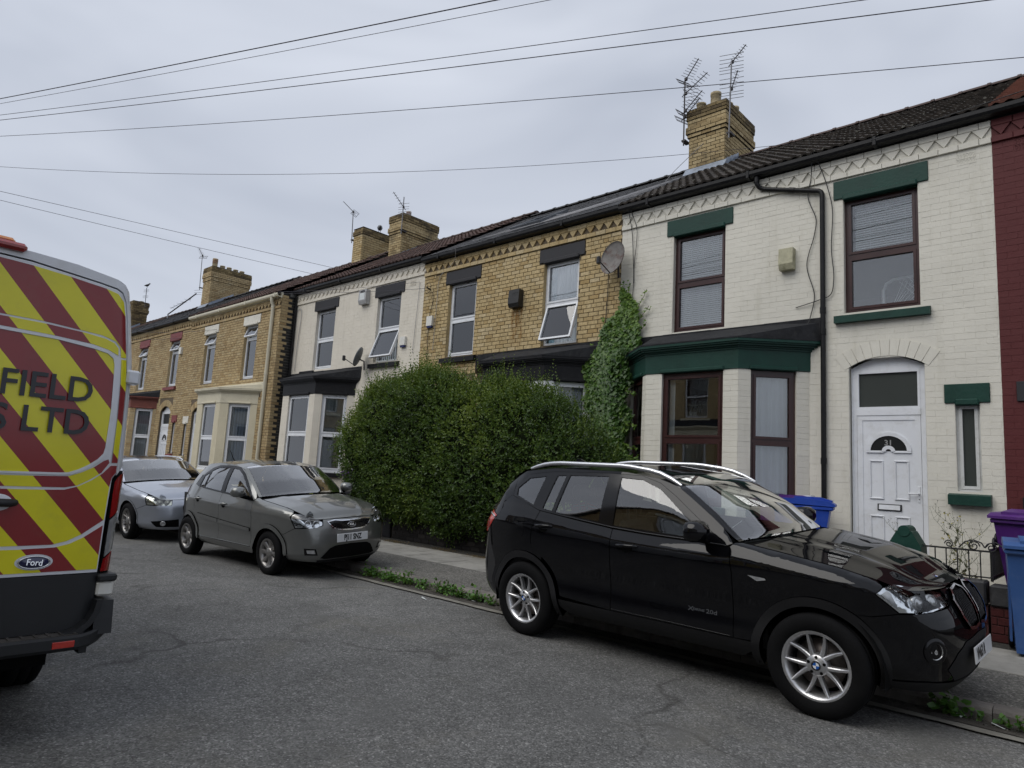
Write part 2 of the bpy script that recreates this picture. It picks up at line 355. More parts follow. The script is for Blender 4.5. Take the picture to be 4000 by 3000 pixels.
# ---- ground
def asphalt(name, c, chip=0.5, crack=True, scale=95.0):
    t = NT(name); p = t.pos()
    big = t.noise(0.35, 2, 0.6); mid = t.noise(2.3, 3, 0.62)
    colr = t.mix(t.ramp(big, [(0.3, 0.0), (0.7, 1.0)]), sc3(c, 0.86), sc3(c, 1.12))
    colr = t.mix(1.0, colr, t.ramp(mid, [(0.25, 0.80), (0.75, 1.18)]), 'MULTIPLY')
    vo = t.n('TexVoronoi', {'Vector': p, 'Scale': scale}); h = t.math('FRACT', t.math('MULTIPLY', vo.outputs['Color'], 7.31))
    sp = t.n('SeparateColor', {0: vo.outputs['Color']})
    colr = t.mix(1.0, colr, t.ramp(sp.outputs[0], [(0.0, 1 - chip), (0.55, 1.0), (0.9, 1 + chip * 0.75), (1.0, 1 + chip * 2.6)]), 'MULTIPLY')
    v2 = t.n('TexVoronoi', {'Vector': p, 'Scale': scale * 0.42}); s2 = t.n('SeparateColor', {0: v2.outputs['Color']})
    colr = t.mix(1.0, colr, t.ramp(s2.outputs[1], [(0.0, 1 - chip * 0.35), (0.5, 1.0), (1.0, 1 + chip * 0.4)]), 'MULTIPLY')
    hgt = t.math('ADD', t.math('MULTIPLY', vo.outputs['Distance'], -0.6), t.math('MULTIPLY', t.noise(30, 1, 0.7), 0.8))
    if crack:
        wv = t.n('Mapping', {'Vector': p, 'Scale': (1, 1, 0.0)}); wn_ = t.n('TexNoise', {'Vector': wv.outputs[0], 'Scale': 1.6, 'Detail': 2.0})
        ad = t.n('VectorMath', {0: wv.outputs[0], 1: wn_.outputs['Color']}, operation='ADD')
        ce = t.n('TexVoronoi', {'Vector': ad.outputs[0], 'Scale': 0.38}, feature='DISTANCE_TO_EDGE')
        msk = t.ramp(t.noise(0.55, 2, 0.6), [(0.45, 0.0), (0.6, 1.0)])
        crk = t.math('MULTIPLY', t.ramp(ce.outputs['Distance'], [(0.0, 1.0), (0.006, 0.75), (0.02, 0.0)]), msk)
        colr = t.mix(t.math('MULTIPLY', crk, 0.55), colr, (0.02, 0.018, 0.015))
        # worn patches where the binder has gone and the stone shows, paint and gum marks
        wear = t.ramp(t.noise(0.8, 4, 0.7, dist=0.6), [(0.54, 0.0), (0.68, 1.0)]); colr = t.mix(t.math('MULTIPLY', wear, 0.35), colr, (0.16, 0.15, 0.125))
        sm = t.ramp(t.noise(0.9, 2, 0.5, vec=t.n('Mapping', {'Vector': p, 'Location': (7.3, 2.2, 0)}).outputs[0]), [(0.62, 0.0), (0.68, 0.5)]); colr = t.mix(sm, colr, sc3(c, 0.8))
        gm = t.n('TexVoronoi', {'Vector': p, 'Scale': 2.3}); gp = t.math('MULTIPLY', t.ramp(gm.outputs['Distance'], [(0.03, 1.0), (0.055, 0.0)]), t.ramp(t.n('SeparateColor', {0: gm.outputs['Color']}).outputs[2], [(0.72, 0.0), (0.73, 0.6)]))
        colr = t.mix(gp, colr, (0.30, 0.30, 0.29))
    t.bsdf(colr, 0.88, 0, t.bump(hgt, 0.8, 0.008), spec=0.25)
asphalt('road_asphalt', (0.138, 0.137, 0.132), 0.40); asphalt('path_asphalt', (0.135, 0.13, 0.118), 0.5, False, 80); asphalt('path_dark', (0.05, 0.048, 0.043), 0.4, False, 80)
pm('kerb_stone', (0.17, 0.155, 0.14), 0.85, 0.22, 5, 0.6, 70, 0.006, dirt=((0.07, 0.06, 0.055), 0.6, 6), obj_var=0.15)
pm('paving', (0.27, 0.26, 0.235), 0.85, 0.14, 3, 0.35, 80, 0.004, dirt=((0.12, 0.115, 0.10), 0.5, 5), obj_var=0.1)
pm('channel_concrete', (0.19, 0.18, 0.155), 0.85, 0.25, 6, 0.6, 50, 0.006); pm('grit', (0.055, 0.048, 0.04), 0.95, 0.4, 9, 0.8, 90, 0.01)
pm('soil', (0.045, 0.037, 0.028), 0.95, 0.3, 8, 0.8, 60, 0.01); pm('ground_far', (0.10, 0.10, 0.09), 0.9, 0.2, 0.2, 0.2, 5)
pm('coping_black', (0.025, 0.025, 0.027), 0.6, 0.3, 6, 0.4, 40, dirt=((0.09, 0.09, 0.09), 0.4, 9))

# ------------------------------------------------------------------ the ground
KERB, KH = 6.02, 0.11
g = MB(); g.add([(-420, -420, -0.06), (420, -420, -0.06), (420, 420, -0.06), (-420, 420, -0.06)], [(0, 1, 2, 3)]); g.build('ground', M['ground_far'], kind='structure')
nx, ny = 160, 24
xs = np.linspace(-90, 50, nx); ys = np.linspace(-0.82, 6.03, ny)
XX, YY = np.meshgrid(xs, ys, indexing='ij')
ZZ = 0.012 * np.sin(XX * 0.9 + 0.5 * YY) * np.clip((4.4 - YY) / 2, 0, 1) * np.clip((YY + 1.3), 0, 1)
V = np.stack([XX, YY, ZZ], -1).reshape(-1, 3); idx = np.arange(nx * ny).reshape(nx, ny)
F = np.stack([idx[:-1, :-1], idx[1:, :-1], idx[1:, 1:], idx[:-1, 1:]], -1).reshape(-1, 4)
obj('road', mesh_np('road', V, F, True), None, M['road_asphalt'], kind='structure')
def kerb_run(y0, y1, x0, x1, parent, step=0.915):
    x = x0; meshes = []
    for i in range(4):
        b = MB(); L = step - 0.006; n = 6; r_ = random.Random(i)
        pts = []
        for k in range(n + 1):
            xx = L * k / n; j = [r_.uniform(-0.005, 0.005) for _ in range(4)]
            pts.append([(xx, 0 + j[0] * 0.6, -0.1), (xx, 0.004 + j[0], KH - 0.035 + j[1]), (xx, 0.022 + j[0], KH - 0.008 + j[1] * 0.7), (xx, 0.05, KH + j[2] * 0.5), (xx, y1 - y0, KH), (xx, y1 - y0, -0.1)])
        vs_ = [p for ring in pts for p in ring]; m = 6
        b.add(vs_, [(k * m + j, (k + 1) * m + j, (k + 1) * m + j + 1, k * m + j + 1) for k in range(n) for j in range(m - 1)] + [(0, 1, 2, 3, 4, 5), tuple(n * m + q for q in range(5, -1, -1))])
        me = b.mesh('kerb_stone', True); me.materials.append(M['kerb_stone']); meshes.append(me)
    while x < x1:
        obj('kerb_stone', meshes[rnd.randrange(4)], parent, loc=(x, y0 + rnd.uniform(-0.006, 0.006), rnd.uniform(-0.006, 0.004))); x += step
kb = MB().box(-80, 46, KERB + 0.03, KERB + 0.165, -0.1, KH - 0.03).build('kerb', M['grit'], kind='structure')
kerb_run(KERB, KERB + 0.17, -42, 8, kb)
# gutter channel: a pale concrete strip and a band of grit along the kerb foot
def strip(name, y0, y1, z, mat, x0=-42, x1=12, jit=0.03, n=260):
    r_ = random.Random(name); vs_ = []
    for i in range(n + 1):
        x = x0 + (x1 - x0) * i / n; vs_ += [(x, y0 + r_.uniform(-jit, jit), z), (x, y1 + r_.uniform(-jit * 0.3, jit * 0.3), z)]
    return MB().add(vs_, [(2 * i, 2 * i + 2, 2 * i + 3, 2 * i + 1) for i in range(n)]).build(name, mat, kind='structure')
strip('gutter_channel', 5.70, 5.80, 0.016, M['channel_concrete'], jit=0.014); strip('gutter_grit', 5.80, 6.03, 0.0145, M['grit'])
r_ = random.Random(3); b = MB()
for i in range(1500):
    x = r_.uniform(-16, 1.2); y = 6.0 - abs(r_.gauss(0, 0.09)); s_ = r_.uniform(0.003, 0.011)
    b.add([(x + r_.uniform(-s_, s_), y + r_.uniform(-s_, s_), 0.014), (x + s_, y, 0.014), (x, y + s_, 0.014), (x, y, 0.014 + s_)], [(0, 1, 3), (1, 2, 3), (2, 0, 3)])
b.build('gutter_gravel', M['path_asphalt'], kind='stuff', label='loose grit and small stones lying in the gutter', cat='gravel')
# pavement: tarmac strip, flags, tarmac strip
MB().box(-80, 46, KERB + 0.165, 7.36, -0.1, KH - 0.004).build('pavement', M['path_asphalt'], kind='structure')
pv = MB().box(-80, 46, 7.36, 8.52, -0.1, KH - 0.03).build('pavement_bed', M['grit'], kind='structure')
slabs = {}
def slab(w, d):
    k = (round(w, 2), round(d, 2))
    if k not in slabs:
        me = MB().box(0, k[0] - 0.008, 0, k[1] - 0.008, -0.05, 0, bev=0.004).mesh('paving_slab'); me.materials.append(M['paving']); slabs[k] = me
    return slabs[k]
for y0, d, off in ((7.36, 0.66, 0.0), (8.02, 0.5, 0.37)):
    x = -40 + off
    while x < 8:
        w = rnd.choice((0.6, 0.75, 0.9, 0.9))
        obj('paving_slab', slab(w, d), pv, loc=(x, y0, KH + rnd.uniform(-0.004, 0.003)), rot=(rnd.uniform(-0.004, 0.004), rnd.uniform(-0.004, 0.004), 0)); x += w
MB().box(-80, 46, 8.52, 9.02, -0.1, KH - 0.008).build('pavement_edge', M['path_dark'], kind='structure')
MB().box(-80, 46, 9.06, 10.9, -0.1, 0.34).build('front_gardens', M['soil'], kind='structure')
# far side of the street, behind the photographer
MB().box(-80, 46, -0.97, -0.80, -0.1, KH).build('kerb_far', M['kerb_stone'], kind='structure')
MB().box(-80, 46, -3.0, -0.97, -0.1, KH - 0.004).build('pavement_far', M['path_asphalt'], kind='structure')
MB().box(-80, 46, -4.7, -3.0, -0.1, 0.3).build('front_gardens_far', M['soil'], kind='structure')

def splat(loc, r0, n, seed, label):
    q = random.Random(seed); vs_ = [(0, 0, 0)] + [(r0 * q.uniform(0.35, 1.0) * math.cos(2 * math.pi * i / n), r0 * q.uniform(0.35, 1.0) * math.sin(2 * math.pi * i / n), 0) for i in range(n)]
    MB().add(vs_, [(0, i + 1, (i + 1) % n + 1) for i in range(n)]).build('paint_mark', M['road_paint'], loc=loc, label=label, cat='paint mark', group='paint splashes on the road')
pm('road_paint', (0.34, 0.34, 0.33), 0.8, 0.3, 30, 0.5, 60, 0.006, dirt=((0.12, 0.12, 0.115), 0.95, 26))
splat((-1.72, 2.02, 0.012), 0.10, 13, 4, 'white paint splash on the road at the bottom of the picture'); splat((-2.42, 1.72, 0.012), 0.045, 9, 6, 'small white star shaped mark on the road right of the van')

# ------------------------------------------------------------------ terrace houses
CH, BL = 0.0845, 0.236           # course height, stretcher length
_bm = {}
def brick_mesh(l, h, p, ch, mat, dep=0.02):
    k = (round(l, 2), round(h, 3), p, ch, mat, dep)
    if k not in _bm:
        l = k[0]; b = MB(); c = ch
        v = [(0, dep, 0), (l, dep, 0), (l, dep, h), (0, dep, h), (0, -p + c, 0), (l, -p + c, 0), (l, -p + c, h), (0, -p + c, h), (c, -p, c), (l - c, -p, c), (l - c, -p, h - c), (c, -p, h - c)]
        f = [(8, 9, 10, 11)] + [(4 + i, 4 + (i + 1) % 4, 8 + (i + 1) % 4, 8 + i) for i in range(4)] + [(i, (i + 1) % 4, 4 + (i + 1) % 4, 4 + i) for i in range(4)]
        b.add(v, f); me = b.mesh('brick'); me.materials.append(M[mat]); _bm[k] = me
    return _bm[k]
def rows(x0, x1, z0, z1, holes, bond=True, seed=0, L=BL, ch=CH):
    out = []; n = int(round((z1 - z0) / ch))
    for k in range(n):
        za = z0 + k * ch; zm = za + ch / 2; iv = [(x0, x1)]
        for (a, b, c, d) in holes:
            if c < zm < d:
                nv = []
                for (p, q) in iv:
                    if b <= p or a >= q: nv.append((p, q))
                    else:
                        if a > p: nv.append((p, a))
                        if b < q: nv.append((b, q))
                iv = nv
        hd = bond and (k + seed) % 5 == 3; l = L / 2 if hd else L; off = (L / 4 if hd else (L / 2 if k % 2 else 0)) + x0
        for (p, q) in iv:
            x = off + math.floor((p - off) / l) * l
            while x < q - 1e-4:
                a = max(x, p); b = min(x + l, q)
                if b - a > 0.035: out.append((a, b - a, za))
                x += l
    return out
def lay(parent, items, mat, joint=0.009, p=0.005, ch=0.003, nsep=300, frame=None, cam_min_z=0.0, name='brick', dep=0.02, h=CH):
    """items: (x, len, z) or (x, len, z, Matrix); nearest nsep become objects, the rest one joined part"""
    r_ = random.Random(len(items)); arr = []
    base = Matrix.Translation(parent.location) if parent.parent is None else Matrix.Translation(parent.parent.location) @ Matrix.Translation(parent.location)
    for it in items:
        m = it[3] if len(it) > 3 else Matrix()
        loc = m @ Vector((it[0] + joint / 2, r_.uniform(-0.0012, 0.0012), it[2] + joint / 2))
        wl = base @ loc; d = (wl - Vector((0, 0, 1.53))).length
        if wl.z < cam_min_z: d += 100
        arr.append((d, loc, m, max(0.03, it[1] - joint)))
    arr.sort(key=lambda a: a[0]); V = []; F = []
    for i, (d, loc, m, l) in enumerate(arr):
        me = brick_mesh(l, h - joint, p, ch, mat, dep)
        if i < nsep: obj(name, me, parent, loc=loc, rot=m.to_euler())
        else:
            n0 = len(V); R3 = m.to_3x3()
            for v in me.vertices: V.append(R3 @ v.co + loc)
            for pl in me.polygons: F.append(tuple(n0 + q for q in pl.vertices))
    if V:
        me = bpy.data.meshes.new('brickwork'); me.from_pydata(V, [], F); me.update()
        obj('brickwork', me, parent, M[mat], kind='stuff')

def cells(x0, x1, z0, z1, holes):
    X = sorted({x0, x1, *[min(max(v, x0), x1) for h in holes for v in h[:2]]}); Z = sorted({z0, z1, *[min(max(v, z0), z1) for h in holes for v in h[2:]]})
    out = []
    for c, d in zip(Z, Z[1:]):
        run = None
        for a, b in zip(X, X[1:]):
            xm, zm = (a + b) / 2, (c + d) / 2; solid = not any(h[0] < xm < h[1] and h[2] < zm < h[3] for h in holes)
            if solid: run = (run[0], b) if run else (a, b)
            elif run: out.append((*run, c, d)); run = None
        if run: out.append((*run, c, d))
    return out

def blind(kind, x0, x1, z0, z1, y):
    b = MB(); r_ = random.Random(int(x0 * 100 + z0 * 37))
    if kind == 'venetian':
        n = int((z1 - z0) / 0.036); a = R(52)
        for i in range(n):
            z = z0 + 0.036 * (i + 0.5); dy, dz = 0.022 * math.cos(a), 0.022 * math.sin(a)
            b.add([(x0, y - dy, z + dz * -1), (x1, y - dy, z + dz * -1), (x1, y + dy, z + dz), (x0, y + dy, z + dz)], [(0, 1, 2, 3)])
        for fx in (0.25, 0.5, 0.8): b.box(x0 + (x1 - x0) * fx, x0 + (x1 - x0) * fx + 0.004, y - 0.03, y - 0.027, z0, z1)
    elif kind == 'vertical':
        n = max(3, int((x1 - x0) / 0.085)); w = (x1 - x0) / n
        for i in range(n):
            x = x0 + w * i; a = R(-14) + r_.uniform(-0.12, 0.12); cx = x + w / 2; h_ = w * 0.56
            b.add([(cx - h_ * math.cos(a), y - h_ * math.sin(a), z0), (cx + h_ * math.cos(a), y + h_ * math.sin(a), z0), (cx + h_ * math.cos(a), y + h_ * math.sin(a), z1), (cx - h_ * math.cos(a), y - h_ * math.sin(a), z1)], [(0, 1, 2, 3)])
    else:                                            # gathered curtain / net
        n = max(16, int((x1 - x0) / 0.012)); ph = r_.uniform(0, 6); vs_ = []
        for i in range(n + 1):
            u = i / n; x = x0 + (x1 - x0) * u
            o = 0.016 * math.sin(u * (x1 - x0) * 58 + ph) + 0.011 * math.sin(u * (x1 - x0) * 23 + 2 * ph)
            vs_ += [(x, y + o * 1.3, z0), (x, y + o, (z0 + z1) / 2), (x, y + o * 0.7, z1)]
        b.add(vs_, [(3 * i + j, 3 * i + 3 + j, 3 * i + 4 + j, 3 * i + 1 + j) for i in range(n) for j in (0, 1)], 0, True)
    return b

def window(parent, loc, w, h, zm, frame='upvc', glassm='window_glass', rotz=0.0, blinds=(), open_=None, ang=18, fw=0.055, rec=0.0, top_rail=True, name='window'):
    """frame from local (0,0,0) to (w,.,h); zm height of the meeting rail; blinds: (kind, mat, x0f, x1f, z0f, z1f)"""
    b = MB(); d0, d1 = rec, rec + 0.06; fm = M[frame]
    b.box(0, fw, d0, d1, 0, h); b.box(w - fw, w, d0, d1, 0, h); b.box(fw, w - fw, d0, d1, h - fw, h); b.box(fw, w - fw, d0, d1, 0, fw)
    if zm: b.box(fw, w - fw, d0, d1, zm - 0.03, zm + 0.03)
    b.box(-0.02, w + 0.02, d0 - 0.02, d1 - 0.003, -0.035, -0.001)
    lights = [(fw, w - fw, fw, h - fw, 'only')] if not zm else [(fw, w - fw, fw, zm - 0.03, 'low'), (fw, w - fw, zm + 0.03, h - fw, 'top')]
    win = b.build(name, fm, parent, loc=loc, rot=(0, 0, rotz))
    for (a, c, e, f, nm) in lights:
        s = MB(); sw = 0.038; y0 = d0 - 0.012 if nm != 'fixed' else d0
        s.box(a, a + sw, y0, d1 - 0.01, e, f); s.box(c - sw, c, y0, d1 - 0.01, e, f); s.box(a + sw, c - sw, y0, d1 - 0.01, f - sw, f); s.box(a + sw, c - sw, y0, d1 - 0.01, e, e + sw)
        p = MB().box(a + sw - 0.006, c - sw + 0.006, d0 + 0.022, d0 + 0.028, e + sw - 0.006, f - sw + 0.006)
        l0 = (0, 0, 0); rt = (0, 0, 0)
        if open_ == nm:
            piv = Vector((0, d0, f)); rt = (R(ang) * -1, 0, 0); Mx = Matrix.Rotation(rt[0], 4, 'X'); 
            for q in (s, p): q.xf(Matrix.Translation(piv) @ Mx @ Matrix.Translation(-piv))
            st = MB()
            for xx in (a + 0.05, c - 0.05): st.tube([(xx, d0 + 0.03, f - (f - e) * 0.55), tuple(Matrix.Translation(piv) @ Mx @ Matrix.Translation(-piv) @ Vector((xx, d0 + 0.03, e + 0.08)))], 0.006, 5)
            st.build('window_stay', M['steel_dull'], win)
        s.build('sash', fm, win); p.build('pane', M[glassm], win)
    for (kind, mt, x0, x1, z0, z1) in blinds:
        blind(kind, w * x0 + (0.03 if x0 == 0 else 0), w * x1 - (0.03 if x1 == 1 else 0), h * z0 + 0.02, h * z1 - 0.02, d1 + 0.045).build('blind' if kind != 'net' else 'curtain', M[mt], win)
    return win

def lintel(parent, xa, xb, z0, z1, mat, ov=0.13, name='lintel'):
    b = MB(); b.box(xa - ov, xb + ov, -0.022, 0.12, z0, z1, bev=0.006); b.box(xa + 0.005, xb - 0.005, -0.05, -0.018, z0 - 0.035, z0 + 0.05, bev=0.015)
    b.box(xa + 0.003, xb - 0.003, -0.012, 0.118, z0 - 0.03, z0 + 0.003)
    return b.build(name, M[mat], parent)
def sill(parent, xa, xb, z1, mat, hgt=0.15, ov=0.12, out=0.085):
    b = MB(); poly = [(-out, z1 - hgt), (-out, z1 - 0.045), (0.12, z1), (0.12, z1 - hgt)]
    b.prism([(y, z) for y, z in poly], 'x', xa - ov, xb + ov); return b.build('sill', M[mat], parent, fix=True)

def offset_path(pts, d):
    """offset an open plan polyline to the street side; end points stay on the wall line y=0"""
    n = len(pts); segs = []
    for i in range(n - 1):
        (x0, y0), (x1, y1) = pts[i], pts[i + 1]; L = math.hypot(x1 - x0, y1 - y0); nx_, ny_ = (y1 - y0) / L, -(x1 - x0) / L
        if ny_ > 0 or (abs(ny_) < 1e-9): nx_, ny_ = -nx_, -ny_
        segs.append(((x0 + nx_ * d, y0 + ny_ * d), (x1 - x0, y1 - y0)))
    def inter(p, u, q, v):
        c = u[0] * v[1] - u[1] * v[0]; t = ((q[0] - p[0]) * v[1] - (q[1] - p[1]) * v[0]) / c; return (p[0] + u[0] * t, p[1] + u[1] * t)
    out = [inter(*segs[0], (0, 0.0), (1, 0))] + [inter(*segs[i], *segs[i + 1]) for i in range(len(segs) - 1)] + [inter(*segs[-1], (0, 0.0), (1, 0))]
    return out

def bay(hs, pts, z, mats, S, items):
    """canted bay. pts plan polyline (left to right); z: dict of heights"""
    wallm, facm, roofm, frm = mats; zb, zt = z['sill'], z['head']
    b = MB(); fa = MB()
    for e in range(3):
        (x0, y0), (x1, y1) = pts[e], pts[e + 1]; L = math.hypot(x1 - x0, y1 - y0); a = math.atan2(y1 - y0, x1 - x0)
        Mx = Matrix.Translation((x0, y0, 0)) @ Matrix.Rotation(a, 4, 'Z'); t0, t1 = S['piers'][e]
        n0 = len(b.v)
        b.box(0, t0, 0.0012, 0.2, zb, zt); b.box(t1, L, 0.0012, 0.2, zb, zt); b.box(0, L, 0.0012, 0.2, 0.1, zb - 0.001); b.xf(Mx, n0)
        for r0, r1 in ((0, t0), (t1, L)):
            for k in range(int((zt - zb) / CH)):
                sp = r1 - r0
                if sp > 0.2 and k % 2: items += [(r0, sp / 2, zb + k * CH, Mx), (r0 + sp / 2, sp / 2, zb + k * CH, Mx)]
                else: items.append((r0, sp, zb + k * CH, Mx))
        n0 = len(fa.v)
        fa.box(t0 - 0.02, t1 + 0.02, -0.045, 0.15, zt - 0.005, zt + 0.055, bev=0.012); fa.xf(Mx, n0)
        win = window(hs, Mx @ Vector((t0, 0.05, zb + 0.06)), t1 - t0, zt - zb - 0.07, z['rail'] - zb - 0.06, frm, S.get('glass', 'window_glass'), a, S['blinds'][e], name='bay_window')
        sl = MB().box(t0 - 0.06, t1 + 0.06, -0.07, 0.13, zb - 0.09, zb + 0.018, bev=0.01); sl.xf(Mx); sl.build('sill', M[S.get('sillm', facm)], hs)
    b.build('bay', M[wallm], hs)
    def ring(d, z0, z1, mb, inner=0.0):
        o = offset_path(pts, d); mb.prism(o + [(o[-1][0], 0.02), (o[0][0], 0.02)], 'z', z0, z1)
    ring(0.016, zt + 0.003, z['fascia'], fa)
    o = fa.build('bay_fascia', M[facm], hs, fix=True)
    co = MB(); zf = z['fascia']
    prof = [(0.03, 0.0, 0.03), (0.05, 0.03, 0.055), (0.085, 0.055, 0.085), (0.115, 0.085, 0.11), (0.135, 0.11, 0.15)]
    for d, a0, a1 in prof: ring(d, zf + a0 + 0.0005, zf + a1, co)
    co.build('bay_cornice', M[facm], hs, fix=True)
    ro = MB(); o1 = offset_path(pts, 0.145); zr = zf + 0.152; o2 = offset_path(pts, 0.12); zz = zf + 0.175
    top = [(o1[0][0] + 0.1, 0.0, z['flash'] - 0.06), (o1[1][0] * 0.75 + o1[0][0] * 0.25, 0.0, z['flash']), (o1[2][0] * 0.75 + o1[3][0] * 0.25, 0.0, z['flash']), (o1[3][0] - 0.06, 0.0, z['flash'] - 0.05)]
    ring(0.14, zr, zz, ro)
    lo = [(p[0], p[1], zz) for p in o2]
    ro.add(lo + top, [(0, 1, 5, 4), (1, 2, 6, 5), (2, 3, 7, 6)]); ro.add(top + [(p[0], 0.02, zz) for p in top], [(0, 1, 2, 3, 7, 6, 5, 4)])
    ro.build('bay_roof', M[roofm], hs, fix=True)
    fl = MB(); xm = [o1[0][0] + 0.02] + [o1[0][0] + (o1[3][0] - o1[0][0]) * k / 4 for k in (1, 2, 3)] + [o1[3][0]]
    for i in range(4): fl.box(xm[i] + 0.002, xm[i + 1] - 0.002 if i < 3 else xm[i + 1], -0.012 - 0.003 * (i % 2), 0.01, zz, z['flash'] + 0.02 + 0.004 * (i % 2) - (0.3 if False else 0))
    fl.build('bay_flashing', M[S.get('flashm', roofm)], hs)

def frieze(hs, W, z, matb, nsep, zl=6.27):
    pm_ = 0.2148; n = int(W / pm_); pit = W / n; key = ('tri', matb, round(pit, 4))
    if key not in _bm:
        h = 0.135; b = MB(); q = pit - 0.014
        b.add([(0, 0.01, h), (q, 0.01, h), (q / 2, 0.01, 0), (0, -0.026, h), (q, -0.026, h), (q / 2, -0.026, 0.0)], [(3, 5, 4), (0, 3, 4, 1), (1, 4, 5, 2), (2, 5, 3, 0)])
        me = b.mesh('frieze_brick', True); me.materials.append(M[matb]); _bm[key] = me
    for i in range(n): obj('frieze_brick', _bm[key], hs, loc=(i * pit + 0.007, 0, z + zl + 0.09))
    a = []; x = 0
    while x < W - 0.02: l = min(BL, W - x); a.append((x, l)); x += BL
    for (x, l) in a:
        obj('string_course_brick', brick_mesh(l - 0.006, 0.084, 0.034, 0.004, matb, 0.02), hs, loc=(x + 0.003, 0, z + zl + 0.003))
        obj('eaves_brick', brick_mesh(l - 0.006, 0.10, 0.034, 0.004, matb, 0.02), hs, loc=(x + 0.003 , 0, z + zl + 0.229))

def roman_tile(mat, w=0.30, ln=0.36):
    k = ('tile', mat, w)
    if k not in _bm:
        b = MB(); pr = [(0, 0.0), (0.10, 0.0), (0.17, 0.016), (0.25, 0.024), (0.33, 0.016), (0.40, 0.0), (0.55, 0.0), (0.63, 0.016), (0.72, 0.026), (0.82, 0.02), (0.93, 0.0), (1.0, 0.0)]
        v = []; n = len(pr)
        for (u, h) in pr: v += [(u * w, 0, h + 0.03), (u * w, 0, h - 0.004), (u * w, ln, h * 0.95)]
        b.add(v, [(3 * i, 3 * i + 3, 3 * i + 5, 3 * i + 2) for i in range(n - 1)], 0, False); b.add(v, [(3 * i + 1, 3 * i + 4, 3 * i + 3, 3 * i) for i in range(n - 1)])
        me = b.mesh('roof_tile'); me.materials.append(M[mat]); _bm[k] = me
    return _bm[k]
def slate_tile(mat, w=0.25, ln=0.3):
    k = ('slate', mat, w)
    if k not in _bm:
        b = MB(); b.box(0, w - 0.004, 0, ln, 0.0, 0.007); me = b.mesh('roof_slate'); me.materials.append(M[mat]); _bm[k] = me
    return _bm[k]

EAVE_Y, EAVE_Z, RIDGE_Y, RIDGE_Z = -0.15, 6.72, 3.9, 9.13
def roof(hs, W, dz, kind, mat, nsep=300, x_start=0.0, skip=None, ridge='ridge_brown', verge=False, patch=None):
    sl = math.atan2(RIDGE_Z - EAVE_Z, RIDGE_Y - EAVE_Y); Ln = math.hypot(RIDGE_Z - EAVE_Z, RIDGE_Y - EAVE_Y)
    d = MB(); zt = dz - 0.03
    d.add([(0, EAVE_Y + 0.06, EAVE_Z + zt), (W, EAVE_Y + 0.06, EAVE_Z + zt), (W, RIDGE_Y, RIDGE_Z + zt), (0, RIDGE_Y, RIDGE_Z + zt), (0, 7.95, EAVE_Z + zt), (W, 7.95, EAVE_Z + zt)], [(0, 1, 2, 3), (3, 2, 5, 4)])
    rf = d.build('roof', M['ridge_dark'], hs)
    Mx = Matrix.Translation((0, EAVE_Y, EAVE_Z + dz)) @ Matrix.Rotation(sl, 4, 'X'); tiles = []
    if kind == 'tile': w, ex = W / max(1, round(W / 0.3)), 0.32; 
    else: w, ex = W / max(1, round(W / 0.25)), 0.205
    nr = int(Ln / ex); r_ = random.Random(int(W * 100 + dz * 1000))
    for r in range(nr):
        off = 0 if kind == 'tile' else (w / 2 if r % 2 else 0)
        for c in range(int(round(W / w)) + (1 if off else 0)):
            x = c * w - off
            if skip and skip(x, r * ex): continue
            tiles.append((r * ex, x, r))
    tiles.sort(key=lambda q: q[0]); V = []; F = []
    for i, (v, x, r) in enumerate(tiles):
        x0 = max(0, x); ww = min(W, x + w) - x0
        if ww < 0.03: continue
        mt = mat if not (patch and patch(x)) else patch(x)
        if kind == 'tile': me = roman_tile(mt, w)
        elif abs(ww - w) < 0.01: me = slate_tile(mt, w, ex + 0.1)
        else: me = slate_tile(mt, round(ww, 3), ex + 0.1)
        tilt = 0.05 if kind == 'tile' else 0.03
        m = Mx @ Matrix.Translation((x0, v, r_.uniform(0, 0.004))) @ Matrix.Rotation(-tilt * (0.6 if kind == 'tile' else 1), 4, 'X') @ Matrix.Translation((0, 0, 0.012)) @ Matrix.Rotation(r_.uniform(-0.008, 0.008), 4, 'Z')
        if i < nsep or mt != mat: obj('roof_tile' if kind == 'tile' else 'roof_slate', me, rf, loc=m.to_translation(), rot=m.to_euler())
        else:
            n0 = len(V); V += [m @ q.co for q in me.vertices]; F += [tuple(n0 + j for j in p_.vertices) for p_ in me.polygons]
    if V:
        me = bpy.data.meshes.new('roof_covering'); me.from_pydata(V, [], F); me.update(); obj('roof_covering', me, rf, M[mat], kind='stuff')
    key = ('ridge', ridge)
    if key not in _bm:
        b = MB(); n = 7; L = 0.44
        for (x0, x1, rr) in ((0, L - 0.005, 0.115), (L - 0.06, L - 0.001, 0.132)):
            v = []
            for k in range(n + 1):
                a = math.pi * (0.02 + 0.96 * k / n); v += [(x0, -rr * math.cos(a), rr * 0.72 * math.sin(a)), (x1, -rr * math.cos(a), rr * 0.72 * math.sin(a))]
            b.add(v, [(2 * k, 2 * k + 1, 2 * k + 3, 2 * k + 2) for k in range(n)], 0, True)
            b.add(v, [tuple(range(0, 2 * n + 2, 2)), tuple(range(1, 2 * n + 2, 2))[::-1]])
        me = b.mesh('ridge_tile', True); me.materials.append(M[ridge]); _bm[key] = me
    x = 0.0
    while x < W - 0.02: obj('ridge_tile', _bm[key], rf, loc=(x, RIDGE_Y, RIDGE_Z + dz - 0.005 + r_.uniform(-0.006, 0.006)), rot=(0, r_.uniform(-0.006, 0.006), r_.uniform(-0.01, 0.01))); x += 0.45
    return rf

